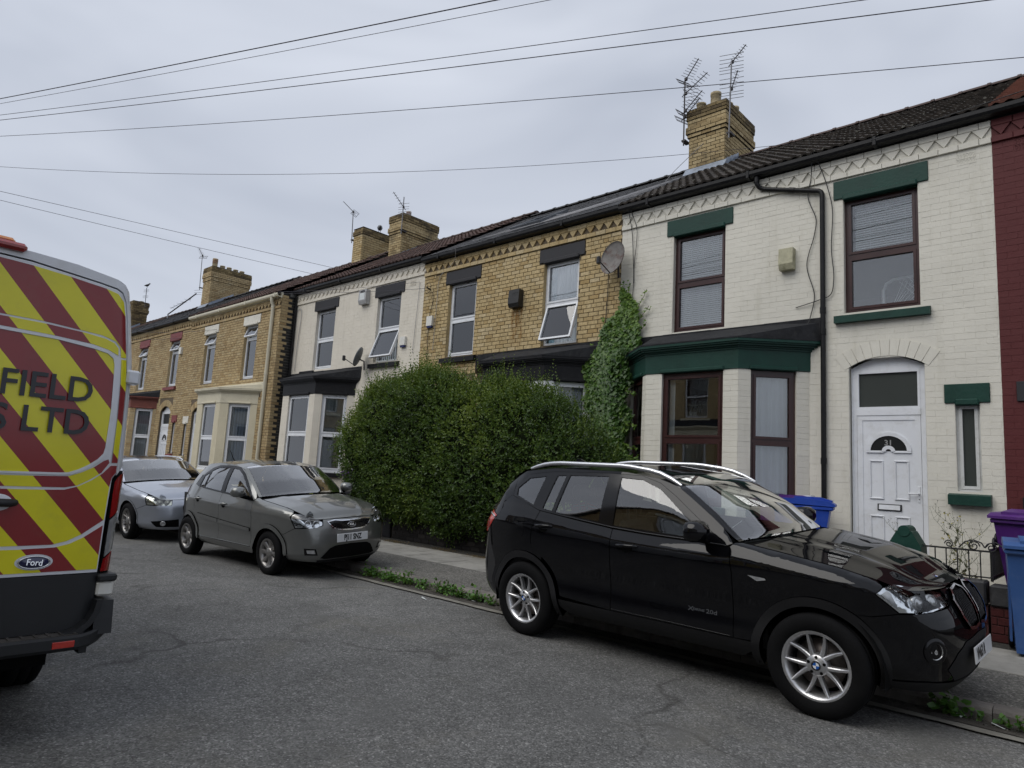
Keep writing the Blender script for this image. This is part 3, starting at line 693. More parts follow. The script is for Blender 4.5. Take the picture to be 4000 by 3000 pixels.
def gutter(hs, x0, x1, z, mat):
    b = MB(); pr = [(-0.13, 0.115), (-0.15, 0.10), (-0.15, 0.05), (-0.13, 0.012), (-0.06, 0.0), (-0.01, 0.0), (-0.01, 0.02), (-0.055, 0.02), (-0.115, 0.035), (-0.125, 0.1)]
    b.prism([(y - 0.03, z + h) for y, h in pr], 'x', x0, x1); x = x0 + 0.6
    while x < x1: b.box(x, x + 0.05, -0.19, -0.03, z - 0.012, z + 0.122, bev=0.006); x += 1.9
    b.box(x0, x1, -0.036, 0.03, z - 0.02, z + 0.15)
    return b.build('gutter', M[mat], hs, fix=True)
def airbrick(hs, x, z, mat, wallm, w=0.215):
    b = MB(); cw, chh = w / 6, 0.0725
    for row in (0, 1):
        z0 = z + row * CH
        b.box(x, x + w, -0.004, 0.02, z0, z0 + 0.008); b.box(x, x + w, -0.004, 0.02, z0 + 0.068, z0 + 0.0755)
        for k in range(7): b.box(x + k * cw - 0.004, x + k * cw + 0.004, -0.004, 0.02, z0 + 0.008, z0 + 0.068)
        for k in range(6):
            b.prism([(x + k * cw + 0.002, z0 + 0.008), (x + k * cw + 0.01, z0 + 0.008), (x + (k + 1) * cw - 0.002, z0 + 0.068), (x + (k + 1) * cw - 0.01, z0 + 0.068)], 'y', -0.0035, 0.018)
    b.build('air_brick', M[wallm], hs, fix=True); MB().box(x, x + w, 0.021, 0.03, z, z + 0.165).build('air_brick_void', M['letter_slot'], hs)

def upvc_door(hs, x0, x1, zb, zl, zt, ztop, num=None, glass_top='frosted_glass', fm='upvc'):
    """frame x0..x1, leaf from zb to zl, fanlight to zt, arch crown at ztop"""
    y = 0.09; f = MB(); fw = 0.062; m = M[fm]
    f.box(x0, x0 + fw, y, y + 0.07, zb, zt); f.box(x1 - fw, x1, y, y + 0.07, zb, zt); f.box(x0 + fw, x1 - fw, y, y + 0.07, zt - 0.055, zt); f.box(x0 + fw, x1 - fw, y - 0.012, y + 0.07, zl + 0.01, zl + 0.10)
    f.box(x0 + fw, x1 - fw, y, y + 0.07, zb - 0.03, zb + 0.012)
    for xx in (x0 - 0.0, x1 - 0.012): f.box(xx, xx + 0.012, y - 0.02, y, zb, zt)
    n = 10; xc = (x0 + x1) / 2; arc = [(x0 + (x1 - x0) * i / n, zt + (ztop - zt) * (1 - (2 * i / n - 1) ** 2)) for i in range(n + 1)]
    f.prism([(x0, zt), (x1, zt)] + arc[::-1][1:-1], 'y', y + 0.012, y + 0.06)
    door = f.build('door', m, hs, fix=True)
    MB().box(x0 + fw + 0.03, x1 - fw - 0.03, y + 0.03, y + 0.04, zl + 0.13, zt - 0.085).build('fanlight', M[glass_top], door)
    fl = MB(); fl.box(x0 + fw, x0 + fw + 0.032, y - 0.006, y + 0.05, zl + 0.10, zt - 0.055); fl.box(x1 - fw - 0.032, x1 - fw, y - 0.006, y + 0.05, zl + 0.10, zt - 0.055)
    fl.box(x0 + fw + 0.032, x1 - fw - 0.032, y - 0.006, y + 0.05, zt - 0.087, zt - 0.055); fl.box(x0 + fw + 0.032, x1 - fw - 0.032, y - 0.006, y + 0.05, zl + 0.10, zl + 0.132); fl.build('fanlight_bead', m, door)
    lf = MB(); a, c = x0 + fw + 0.004, x1 - fw - 0.004; lf.box(a, a + 0.07, y - 0.004, y + 0.05, zb + 0.014, zl + 0.006); lf.box(c - 0.07, c, y - 0.004, y + 0.05, zb + 0.014, zl + 0.006); lf.box(a + 0.07, c - 0.07, y - 0.004, y + 0.05, zl - 0.06, zl + 0.006); lf.box(a + 0.07, c - 0.07, y - 0.004, y + 0.05, zb + 0.014, zb + 0.09)
    lf.box(a + 0.07, c - 0.07, y + 0.006, y + 0.045, zb + 0.09, zl - 0.06); lf.build('door_leaf', m, door)
    H = zl - zb; L = c - a; px = (a + c) / 2
    pn = MB()
    for (u0, u1, v0, v1) in ((0.13, 0.40, 0.42, 0.69), (0.60, 0.87, 0.42, 0.69), (0.13, 0.40, 0.07, 0.31), (0.60, 0.87, 0.07, 0.31)):
        A, B, Cc, D = a + L * (0.08 + 0.84 * u0), a + L * (0.08 + 0.84 * u1), zb + H * v0, zb + H * v1
        for (p, q, r_, s_) in ((A, B, D - 0.022, D), (A, B, Cc, Cc + 0.022), (A, A + 0.022, Cc + 0.022, D - 0.022), (B - 0.022, B, Cc + 0.022, D - 0.022)): pn.box(p, q, y - 0.010, y + 0.0065, r_, s_, bev=0.006)
    zc = zb + H * 0.755; rr = L * 0.33
    for (r0, r1, yy) in ((rr - 0.035, rr + 0.02, -0.014),):
        n = 18; v = []
        for i in range(n + 1):
            t = math.pi * i / n
            for rad in (r0, r1): v += [(px + rad * math.cos(t), y + yy, zc + rad * math.sin(t) * 0.92), (px + rad * math.cos(t), y + 0.0065, zc + rad * math.sin(t) * 0.92)]
        pn.add(v, [(4 * i, 4 * i + 2, 4 * i + 6, 4 * i + 4) for i in range(n)] + [(4 * i + 2, 4 * i + 3, 4 * i + 7, 4 * i + 6) for i in range(n)] + [(4 * i, 4 * i + 4, 4 * i + 5, 4 * i + 1) for i in range(n)])
    pn.box(px - rr - 0.02, px - 0.06, y - 0.014, y + 0.0065, zc - 0.03, zc + 0.002, bev=0.006); pn.box(px + 0.06, px + rr + 0.02, y - 0.014, y + 0.0065, zc - 0.03, zc + 0.002, bev=0.006)
    n = 12; v = []
    for i in range(n + 1):
        t = math.pi * i / n
        for rad in (0.035, 0.085): v += [(px + rad * math.cos(t), y - 0.014, zc - 0.01 + rad * math.sin(t)), (px + rad * math.cos(t), y + 0.0065, zc - 0.01 + rad * math.sin(t))]
    pn.add(v, [(4 * i, 4 * i + 2, 4 * i + 6, 4 * i + 4) for i in range(n)] + [(4 * i + 2, 4 * i + 3, 4 * i + 7, 4 * i + 6) for i in range(n)] + [(4 * i, 4 * i + 4, 4 * i + 5, 4 * i + 1) for i in range(n)])
    pn.build('door_panel_moulding', m, door, fix=True)
    n = 18; MB().add([(px, y - 0.001, zc)] + [(px + (rr - 0.03) * math.cos(math.pi * i / n), y - 0.001, zc + (rr - 0.03) * 0.92 * math.sin(math.pi * i / n)) for i in range(n + 1)], [(0, i + 2, i + 1) for i in range(n)]).build('door_glass', M['dark_glass_solid'], door)
    if num: obj('door_number', text_mesh(num, 0.105, 0.002, 0.002), door, M['number_silver'], loc=(px, y - 0.006, zc + 0.11), rot=(R(90), 0, 0))
    MB().box(px - 0.15, px + 0.15, y - 0.012, y + 0.007, zb + H * 0.345, zb + H * 0.39, bev=0.004).build('letter_box', M['letter_slot'], door)
    MB().prism([(y - 0.018, zb + H * 0.352), (y - 0.0125, zb + H * 0.384), (y - 0.0115, zb + H * 0.384), (y - 0.011, zb + H * 0.352)], 'x', px - 0.13, px + 0.13).build('letter_flap', M['upvc'], door, fix=True)
    h = MB(); hx = c - 0.035; hz = zb + H * 0.47; h.box(hx - 0.017, hx + 0.017, y - 0.013, y - 0.002, hz - 0.12, hz + 0.10, bev=0.008); h.tube([(hx, y - 0.012, hz), (hx, y - 0.05, hz), (hx - 0.03, y - 0.055, hz), (hx - 0.12, y - 0.055, hz - 0.004)], [0.011, 0.011, 0.010, 0.013], 8); h.build('door_handle', m, door)
    MB().tube([(hx, y - 0.0145, hz - 0.075), (hx, y - 0.0125, hz - 0.075)], 0.008, 8).build('keyhole', M['letter_slot'], door)
    return door

def shell(hs, W, dz, holes, wallm, depth=8.0, zt=6.6, front=0.006):
    b = MB()
    for (a, c, e, f) in cells(0, W, 0.0, zt, holes): b.box(a, c, front, 0.26, e, f)
    w = b.build('wall', M[wallm], hs)
    i = MB(); i.box(0.0, 0.1, 0.262, depth, 0, 6.7); i.box(W - 0.1, W, 0.262, depth, 0, 6.7); i.box(0.1, W - 0.1, depth - 0.1, depth, 0, 6.7); i.box(0.1, W - 0.1, 0.262, depth - 0.1, 3.62, 3.8); i.box(0.1, W - 0.1, 0.262, depth - 0.1, 0.4, 0.55); i.box(0.1, W - 0.1, 0.262, depth - 0.1, 6.5, 6.6)
    i.add([(0.05, EAVE_Y + 0.2, 6.6), (0.05, RIDGE_Y, RIDGE_Z - 0.1), (0.05, 7.9, 6.6)], [(0, 1, 2)]); i.add([(W - 0.05, EAVE_Y + 0.2, 6.6), (W - 0.05, RIDGE_Y, RIDGE_Z - 0.1), (W - 0.05, 7.9, 6.6)], [(0, 1, 2)])
    i.xf(Matrix.Translation((0, 0, 0)))
    i.build('inner_wall', M['room_wall'], hs)
    return w
def pipe_run(hs, pts, mat, r=0.034, name='downpipe', sock=()):
    b = MB(); P = []
    for i, p in enumerate(pts):                     # soften bends
        p = Vector(p)
        if 0 < i < len(pts) - 1:
            a = (Vector(pts[i - 1]) - p).normalized(); c = (Vector(pts[i + 1]) - p).normalized(); P += [p + a * 0.05, p + (a + c) * 0.018, p + c * 0.05]
        else: P.append(p)
    b.tube(P, r, 12)
    for (q, d) in sock:
        q = Vector(q); d = Vector(d).normalized(); b.tube([q - d * 0.045, q + d * 0.045], r + 0.007, 12)
    return b.build(name, M[mat], hs)

# ------------------------------------------------------------------ the terrace
def terrace_house(x0, W, Yf, dz, label, wall, core, lint, sillm, frame, bayspec, wins, door=None, slit=None, brick=None, roofspec=('tile', 'tile_grey'), gut='gutter_black', nsep=300, cam_min_z=1.3, gutter_split=None, friezem=None, sash_open=None, wire=None, skip=None, patch=None, ridge='ridge_brown', ledge=True, extra_holes=()):
    hs = empty('terraced_house', (x0, Yf, 0), label=label, cat='house', group='terraced houses in the row')
    holes = []; bh = list(extra_holes); items = []
    for w in wins:
        xa, xb = w['x'] - w['w'] / 2, w['x'] + w['w'] / 2; za, zb = w.get('z0', 4.18) + dz, w.get('z1', 5.95) + dz
        holes.append((xa, xb, za, zb)); bh += [(xa, xb, za - 0.02, zb + 0.02), (xa - 0.13, xb + 0.13, zb, zb + 0.30)]
        window(hs, (xa, 0.085, za + 0.004), xb - xa, zb - za - 0.006, w.get('rail', 5.05) + dz - za, w.get('frame', frame), w.get('glass', 'window_glass'), 0, w.get('blinds', ()), w.get('open'), w.get('ang', 18))
        lintel(hs, xa, xb, zb + 0.004, zb + 0.29, w.get('lint', lint))
        if w.get('sill', True):
            sill(hs, xa, xb, za - 0.004, w.get('sillm', sillm)); bh.append((xa - 0.12, xb + 0.12, za - 0.15, za))
        MB().box(xa - 0.001, xa + 0.004, 0.002, 0.085, za, zb).build('window_reveal', M[wall], hs); MB().box(xb - 0.004, xb + 0.001, 0.002, 0.085, za, zb).build('window_reveal', M[wall], hs)
    if slit:
        xa, xb = slit['x'] - slit['w'] / 2, slit['x'] + slit['w'] / 2; za, zb = slit.get('z0', 1.66) + dz, slit.get('z1', 2.80) + dz
        holes.append((xa, xb, za, zb)); bh += [(xa - 0.12, xb + 0.12, za - 0.18, za), (xa - 0.12, xb + 0.12, zb, zb + 0.26), (xa, xb, za - 0.02, zb + 0.02)]
        window(hs, (xa, 0.06, za + 0.004), xb - xa, zb - za - 0.006, 0, slit.get('frame', 'upvc_dull'), 'frosted_glass', fw=0.03)
        lintel(hs, xa, xb, zb + 0.004, zb + 0.255, slit.get('lint', lint), 0.115); sill(hs, xa, xb, za - 0.004, slit.get('sillm', sillm), 0.17, 0.095, 0.10)
    if door:
        xa, xb = door['x'] - door['w'] / 2, door['x'] + door['w'] / 2; zt = door['zt'] + dz; ztop = door['ztop'] + dz
        holes.append((xa, xb, 0.55, ztop - 0.02)); bh += [(xa, xb, 0, ztop), (xa - 0.16, xb + 0.16, zt + 0.01, ztop + 0.27)]
        upvc_door(hs, xa + 0.015, xb - 0.015, door['zb'] + dz, door['zl'] + dz, zt, ztop, door.get('num'), door.get('glass', 'frosted_glass'))
        # segmental arch of bricks on end
        xc = (xa + xb) / 2; hw = (xb - xa) / 2; rise = ztop - zt; Rr = (hw * hw + rise * rise) / (2 * rise); zc = ztop - Rr; am = math.asin(hw / Rr); n = 11
        for i in range(n):
            a = -am * 1.12 + 2 * am * 1.12 * (i + 0.5) / n; b = MB(); da = am * 1.12 / n * 0.94; r0, r1 = Rr + 0.003, Rr + 0.235
            p = [(xc + rr * math.sin(a + s_ * da), zc + rr * math.cos(a + s_ * da)) for rr, s_ in ((r0, -1), (r0, 1), (r1, 1), (r1, -1))]
            b.prism(p, 'y', -0.007, 0.02); b.build('arch_brick', M[wall], hs, fix=True)
        MB().box(xa - 0.1, xb + 0.1, -0.42, 0.09, KH, door['zb'] + dz - 0.03, bev=0.012).build('doorstep', M['step_stone'], hs)
        MB().box(xa - 0.1, xb + 0.1, -0.78, -0.421, KH, door['zb'] + dz - 0.22, bev=0.012).build('doorstep', M['step_stone'], hs)
    pts = bayspec['pts']; holes.append((pts[0][0] + 0.25, pts[3][0] - 0.25, 0.6, 3.36 + dz))
    bh.append((pts[0][0], pts[3][0], 0.0, bayspec.get('flash', 4.13) + dz)); bh.append((pts[0][0] - 0.12, pts[3][0] + 0.12, 3.6 + dz, bayspec.get('flash', 4.13) + dz - 0.03))
    zz = dict(sill=1.22 + dz, head=3.335 + dz, rail=2.26 + dz, fascia=3.635 + dz, flash=bayspec.get('flash', 4.13) + dz)
    bi = []
    bay(hs, pts, zz, bayspec['mats'], bayspec, bi)
    shell(hs, W, dz, holes, core, front=0.0012 if brick == 'painted' else 0.006)
    items = rows(0, W, 0.18 + dz, 6.27 + dz, bh, bond=brick != 'painted', seed=int(x0))
    painted = brick == 'painted'
    jt, pp, cc = (0.004, 0.0013, 0.0013) if painted else (0.011, 0.006, 0.003)
    bm_ = bayspec.get('brickm', wall)
    lay(hs, bi, bm_, 0.004 if bm_.startswith('paint') else 0.011, 0.002, 0.002, min(nsep, 110), cam_min_z=1.5)
    lay(hs, items, wall, jt, pp, cc, max(0, nsep - min(len(bi), 110)) if nsep else 0, cam_min_z=cam_min_z)
    if ledge: frieze(hs, W, dz, friezem or wall, nsep)
    gs = gutter_split or [(0, W, gut)]
    for a, b_, gm in gs: gutter(hs, a, b_, 6.605 + dz, gm)
    roof(hs, W, dz, roofspec[0], roofspec[1], nsep, skip=skip, ridge=ridge, patch=patch)
    return hs

PA = [(0.24, 0.0), (1.04, -0.70), (2.64, -0.70), (3.44, 0.0)]
cantL = math.hypot(0.8, 0.7)
# --- number 31: white painted, green and brown trim
A = terrace_house(-7.0, 5.8, 10.4, 0.0, 'white painted brick house number 31 with green lintels, green bay and brown window frames', 'paint_white_a', 'paint_white_a', 'green_paint', 'green_paint', 'brown_frame',
    dict(pts=PA, mats=('paint_white_a', 'green_paint', 'felt_roof', 'brown_frame'), piers=[(0.2, 0.88), (0.30, 1.36), (0.19, 0.87)], glass='window_glass', flash=4.13,
         blinds=[(), (('net', 'net_white', 0, 0.16, 0, 1),), (('net', 'net_white', 0.2, 1, 0, 1),)]),
    [dict(x=1.59, w=0.98, sill=False, blinds=(('venetian', 'blind_white', 0.04, 1, 0, 1),)), dict(x=4.435, w=0.99, blinds=(('venetian', 'blind_white', 0.12, 1, 0.51, 1),))],
    door=dict(x=4.475, w=0.96, zb=0.66, zl=2.66, zt=3.36, ztop=3.50, num='31'), slit=dict(x=5.425, w=0.27), brick='painted', roofspec=('tile', 'tile_grey'), ridge='ridge_brown',
    extra_holes=((5.40, 5.62, 6.06, 6.23),))
airbrick(A, 5.403, 6.06, 'paint_white_a', 'paint_white_a')
pipe_run(A, [(2.65, -0.10, 6.62), (2.65, -0.10, 6.47), (2.72, -0.055, 6.40), (3.66, -0.055, 6.13), (3.66, -0.055, 0.2)], 'gutter_black', 0.037, sock=[((2.65, -0.1, 6.56), (0, 0, 1)), ((3.2, -0.055, 6.262), (0.94, 0, -0.27)), ((3.66, -0.055, 4.25), (0, 0, 1)), ((3.66, -0.055, 3.92), (0, 0, 1)), ((3.66, -0.055, 2.0), (0, 0, 1))])
# bed head seen through the upper right window of 31
b = MB(); P = [(4.32, 0.62, 4.2), (4.32, 0.62, 4.62), (4.36, 0.62, 4.72), (4.46, 0.62, 4.77), (5.2, 0.62, 4.79)]; b.tube(P, 0.024, 8)
for k in range(9):
    x = 4.5 + k * 0.075; b.tube([(x, 0.62, 4.77), (min(5.2, x + 0.45), 0.62, 4.25)], 0.005, 5); b.tube([(x + 0.1, 0.62, 4.77), (max(4.4, x - 0.35), 0.62, 4.25)], 0.005, 5)
b.build('bed_frame', M['upvc'], A)
# --- number 29: yellow brick, black trim
PB = [(2.2, 0.0), (3.0, -0.70), (4.6, -0.70), (5.4, 0.0)]
B = terrace_house(-12.8, 5.8, 10.4, 0.03, 'yellow brick house with black lintels and black bay behind the big green hedge', 'brick_yellow', 'mortar_dark', 'black_lintel', 'black_paint', 'upvc',
    dict(pts=PB, mats=('paint_white_b', 'black_paint', 'felt_roof', 'upvc'), piers=[(0.2, 0.86), (0.26, 1.30), (0.2, 0.86)], brickm='paint_white_b', flash=4.12,
         blinds=[(), (('net', 'net_white', 0, 1, 0, 1),), (('net', 'net_white', 0, 1, 0, 1),)]),
    [dict(x=1.41, w=0.93, blinds=(('vertical', 'blind_white', 0, 1, 0, 1),)), dict(x=4.345, w=0.92, sill=False, open='low', ang=17, blinds=(('net', 'curtain_blue', 0, 0.3, 0, 1), ('net', 'net_white', 0.24, 1, 0, 1)))],
    door=dict(x=1.35, w=0.95, zb=0.66, zl=2.66, zt=3.36, ztop=3.50), slit=dict(x=0.4, w=0.27), brick='clay', roofspec=('slate', 'slate'), ridge='ridge_dark', cam_min_z=2.6, extra_holes=((0.42, 0.64, 6.10, 6.27),))
airbrick(B, 0.425, 6.10, 'brick_yellow', 'brick_yellow')
# --- number 27: white painted, black trim
PC = [(0.22, 0.0), (1.0, -0.70), (2.70, -0.70), (3.52, 0.0)]
C = terrace_house(-18.92, 6.12, 10.4, 0.10, 'cream white painted house with black lintels and black bay, satellite dish over the bay', 'paint_white_c', 'paint_white_c', 'black_lintel', 'black_paint', 'upvc',
    dict(pts=PC, mats=('paint_white_c', 'black_paint', 'felt_roof', 'upvc'), piers=[(0.2, 0.86), (0.34, 1.42), (0.2, 0.88)], flash=4.1, blinds=[(('vertical', 'blind_dim', 0, 1, 0, 1),), (('vertical', 'blind_dim', 0, 1, 0, 1),), (('vertical', 'blind_dim', 0, 1, 0, 1),)]),
    [dict(x=1.72, w=1.0, sill=False, blinds=(('vertical', 'blind_grey', 0, 1, 0, 1),)), dict(x=4.72, w=1.0, open='low', ang=20, blinds=(('vertical', 'blind_grey', 0, 1, 0, 1),))],
    door=dict(x=4.6, w=0.95, zb=0.66, zl=2.66, zt=3.36, ztop=3.50), slit=dict(x=5.6, w=0.27), brick='painted', roofspec=('tile', 'tile_brown'), cam_min_z=2.2, extra_holes=((5.55, 5.77, 6.13, 6.30),))
airbrick(C, 5.555, 6.155, 'paint_white_c', 'paint_white_c')
MB().box(0.6, 1.35, -0.05, 0.02, 4.08 + 0.1, 4.16 + 0.1).build('sill', M['black_paint'], C)
pipe_run(C, [(0.06, -0.10, 6.75), (0.06, -0.10, 6.6), (0.045, -0.055, 6.5), (0.045, -0.055, 0.2)], 'gutter_black', 0.036, sock=[((0.045, -0.055, 5.0), (0, 0, 1)), ((0.045, -0.055, 3.0), (0, 0, 1))])
# --- number 25: buff brick standing forward, cream bay
PD = [(2.0, 0.0), (2.98, -0.70), (4.65, -0.70), (5.65, 0.0)]
WD = 6.5
D = terrace_house(-25.45, WD, 9.9, -0.06, 'buff brick house with cream bay and cream gutter, standing forward of the white house', 'brick_buff', 'mortar_dark', 'white_lintel', 'cream_paint', 'upvc',
    dict(pts=PD, mats=('paint_cream_d', 'cream_paint', 'cream_paint', 'upvc'), piers=[(0.25, 0.95), (0.40, 1.34), (0.28, 1.0)], flash=4.0, brickm='paint_cream_d', sillm='cream_paint', blinds=[(('vertical', 'blind_blue', 0, 1, 0, 1),), (('net', 'blind_blue', 0, 1, 0, 1),), (('vertical', 'blind_blue', 0, 1, 0, 1),)]),
    [dict(x=1.75, w=0.86, rail=5.5, open='top', ang=22, sill=False, blinds=(('vertical', 'blind_white', 0, 1, 0, 1),)), dict(x=4.72, w=0.86, rail=5.5, open='top', ang=22, sill=False, blinds=(('vertical', 'blind_grey', 0, 1, 0, 1),))],
    door=dict(x=1.35, w=0.9, zb=0.66, zl=2.66, zt=3.20, ztop=3.36), slit=dict(x=0.42, w=0.24, frame='upvc'), brick='clay', roofspec=('tile', 'tile_brown'), gutter_split=[(0, WD, 'pipe_cream')], cam_min_z=2.0)
pipe_run(D, [(WD - 0.4, -0.12, 6.58), (WD - 0.4, -0.12, 6.45), (WD - 0.4, -0.055, 6.3), (WD - 0.4, -0.055, 0.2)], 'pipe_cream', 0.055, sock=[((WD - 0.4, -0.055, 4.2), (0, 0, 1)), ((WD - 0.4, -0.055, 2.4), (0, 0, 1)), ((WD - 0.4, -0.055, 6.3), (0, 0, 1))])
Mside = Matrix.Translation((WD, 0, 0)) @ Matrix.Rotation(R(90), 4, 'Z'); side = []; sideb = []
r_ = random.Random(5)
for k in range(77):
    z = 0.12 + k * CH; w_ = (0.24 if k % 2 else 0.125) + r_.choice((0, 0, 0, 0.05)); w_ += 0.1 if z > 5.6 else 0
    side.append((0.0, w_, z, Mside)); sideb.append((w_, 0.70 - w_, z, Mside))
lay(D, side, 'brick_buff', 0.011, 0.006, 0.003, 60, cam_min_z=2.2, name='quoin_brick'); lay(D, sideb, 'tar_paint', 0.010, 0.006, 0.004, 60, cam_min_z=2.2, name='side_brick')
MB().box(WD - 0.01, WD - 0.001, 0.004, 1.4, 0, 6.7).build('side_wall', M['mortar_black'], D)
# --- number 23: buff brick, red trim
PE = [(0.3, 0.0), (1.1, -0.70), (2.7, -0.70), (3.4, 0.0)]
E_ = terrace_house(-31.35, 5.9, 9.9, 0.0, 'buff brick house number 23 with dark red lintels and white panelled door', 'brick_buff', 'mortar_dark', 'red_paint', 'red_paint', 'upvc',
    dict(pts=PE, mats=('mortar_pale', 'rust_paint', 'felt_roof', 'upvc'), piers=[(0.2, 0.86), (0.30, 1.30), (0.2, 0.86)], brickm='brick_buff', flash=4.05, blinds=[(), (), (('vertical', 'blind_grey', 0, 1, 0, 1),)]),
    [dict(x=1.3, w=0.86, rail=5.5, open='top', ang=25, sill=False), dict(x=4.52, w=0.86, rail=5.5, open='top', ang=22, blinds=(('net', 'blind_white', 0, 1, 0, 0.6),))],
    door=dict(x=4.33, w=0.95, zb=0.66, zl=2.62, zt=3.22, ztop=3.42, num='23', glass='dark_glass_solid'), slit=dict(x=5.28, w=0.24, frame='upvc'), brick='clay', roofspec=('slate', 'slate'), cam_min_z=2.2, ridge='ridge_dark', skip=None)
# --- two more houses further up the row, hidden behind the van below their eaves
for (x0, lb) in ((-37.25, 'buff brick house beyond number 23, only its slate roof edge seen over the van'), (-43.15, 'farthest house of the row, its roof just left of the aerial with the bird')):
    hs = empty('terraced_house', (x0, 9.9, 0), label=lb, cat='house', group='terraced houses in the row')
    MB().box(0, 5.9, 0.006, 8, 0, 6.6).build('wall', M['brick_buff'], hs)
    gutter(hs, 0, 5.9, 6.605, 'gutter_black'); frieze(hs, 5.9, 0, 'brick_buff', 0); roof(hs, 5.9, 0, 'slate' if x0 > -40 else 'tile', 'slate' if x0 > -40 else 'tile_brown', 0)
    for xc in (1.5, 4.4):
        w = MB().box(xc - 0.45, xc + 0.45, -0.02, 0.0, 4.18, 5.95).build('window', M['upvc'], hs); MB().box(xc - 0.38, xc + 0.38, -0.025, -0.021, 4.25, 5.0).build('pane', M['dark_glass_solid'], w); MB().box(xc - 0.38, xc + 0.38, -0.025, -0.021, 5.1, 5.88).build('pane', M['dark_glass_solid'], w)
# --- number 33: red painted, only its left edge in view
PZ = [(2.36, 0.0), (3.16, -0.70), (4.76, -0.70), (5.56, 0.0)]
Z = terrace_house(-1.2, 5.8, 10.4, 0.0, 'dark red painted brick house at the right edge of the picture', 'paint_red', 'paint_red', 'black_lintel', 'black_paint', 'upvc',
    dict(pts=PZ, mats=('paint_red', 'black_paint', 'felt_roof', 'upvc'), piers=[(0.2, 0.88), (0.30, 1.30), (0.2, 0.88)], flash=4.12, blinds=[(), (), ()]),
    [dict(x=1.36, w=0.95), dict(x=4.2, w=0.95, sill=False)], door=dict(x=1.33, w=0.95, zb=0.66, zl=2.66, zt=3.36, ztop=3.50), slit=dict(x=0.40, w=0.27), brick='painted', roofspec=('tile', 'tile_moss'), cam_min_z=0.5,
    extra_holes=((0.24, 0.46, 6.08, 6.25),), patch=lambda x: 'terracotta' if x < 0.35 else None)
airbrick(Z, 0.245, 6.085, 'paint_red', 'paint_red')

# ------------------------------------------------------------------ cars: surfaces, panels, wheels
def catmull(P, n=24):
    P = np.asarray(P, float); Q = np.vstack([2 * P[0] - P[1], P, 2 * P[-1] - P[-2]]); out = []
    for i in range(1, len(Q) - 2):
        p0, p1, p2, p3 = Q[i - 1:i + 3]
        t0 = 0; t1 = t0 + max(1e-6, np.linalg.norm(p1 - p0)) ** 0.5; t2 = t1 + max(1e-6, np.linalg.norm(p2 - p1)) ** 0.5; t3 = t2 + max(1e-6, np.linalg.norm(p3 - p2)) ** 0.5
        for t in np.linspace(t1, t2, n, endpoint=False):
            A1 = (t1 - t) / (t1 - t0) * p0 + (t - t0) / (t1 - t0) * p1; A2 = (t2 - t) / (t2 - t1) * p1 + (t - t1) / (t2 - t1) * p2; A3 = (t3 - t) / (t3 - t2) * p2 + (t - t2) / (t3 - t2) * p3
            B1 = (t2 - t) / (t2 - t0) * A1 + (t - t0) / (t2 - t0) * A2; B2 = (t3 - t) / (t3 - t1) * A2 + (t - t1) / (t3 - t1) * A3
            out.append((t2 - t) / (t2 - t1) * B1 + (t - t1) / (t2 - t1) * B2)
    out.append(P[-1]); return np.array(out)
def sstep(a, b, x): t = np.clip((x - a) / (b - a), 0, 1); return t * t * (3 - 2 * t)
def pchip_rows(Z, Y, z):
    """row-wise monotone cubic: Z, Y (n,k) with increasing Z, z (n,)"""
    n, k = Z.shape; h = np.maximum(np.diff(Z, axis=1), 1e-5); d = np.diff(Y, axis=1) / h
    m = np.zeros_like(Y); a, b = d[:, :-1], d[:, 1:]; w1 = 2 * h[:, 1:] + h[:, :-1]; w2 = h[:, 1:] + 2 * h[:, :-1]
    with np.errstate(divide='ignore', invalid='ignore'): mm = (w1 + w2) / (w1 / a + w2 / b)
    m[:, 1:-1] = np.where(a * b > 0, mm, 0.0); m[:, 0] = d[:, 0]; m[:, -1] = d[:, -1]
    i = np.clip((z[:, None] >= Z[:, 1:-1]).sum(1), 0, k - 2); r = np.arange(n)
    h_ = h[r, i]; t = (z - Z[r, i]) / h_; y0, y1, m0, m1 = Y[r, i], Y[r, i + 1], m[r, i], m[r, i + 1]
    t2, t3 = t * t, t * t * t
    return y0 * (2 * t3 - 3 * t2 + 1) + h_ * m0 * (t3 - 2 * t2 + t) + y1 * (-2 * t3 + 3 * t2) + h_ * m1 * (t3 - t2)

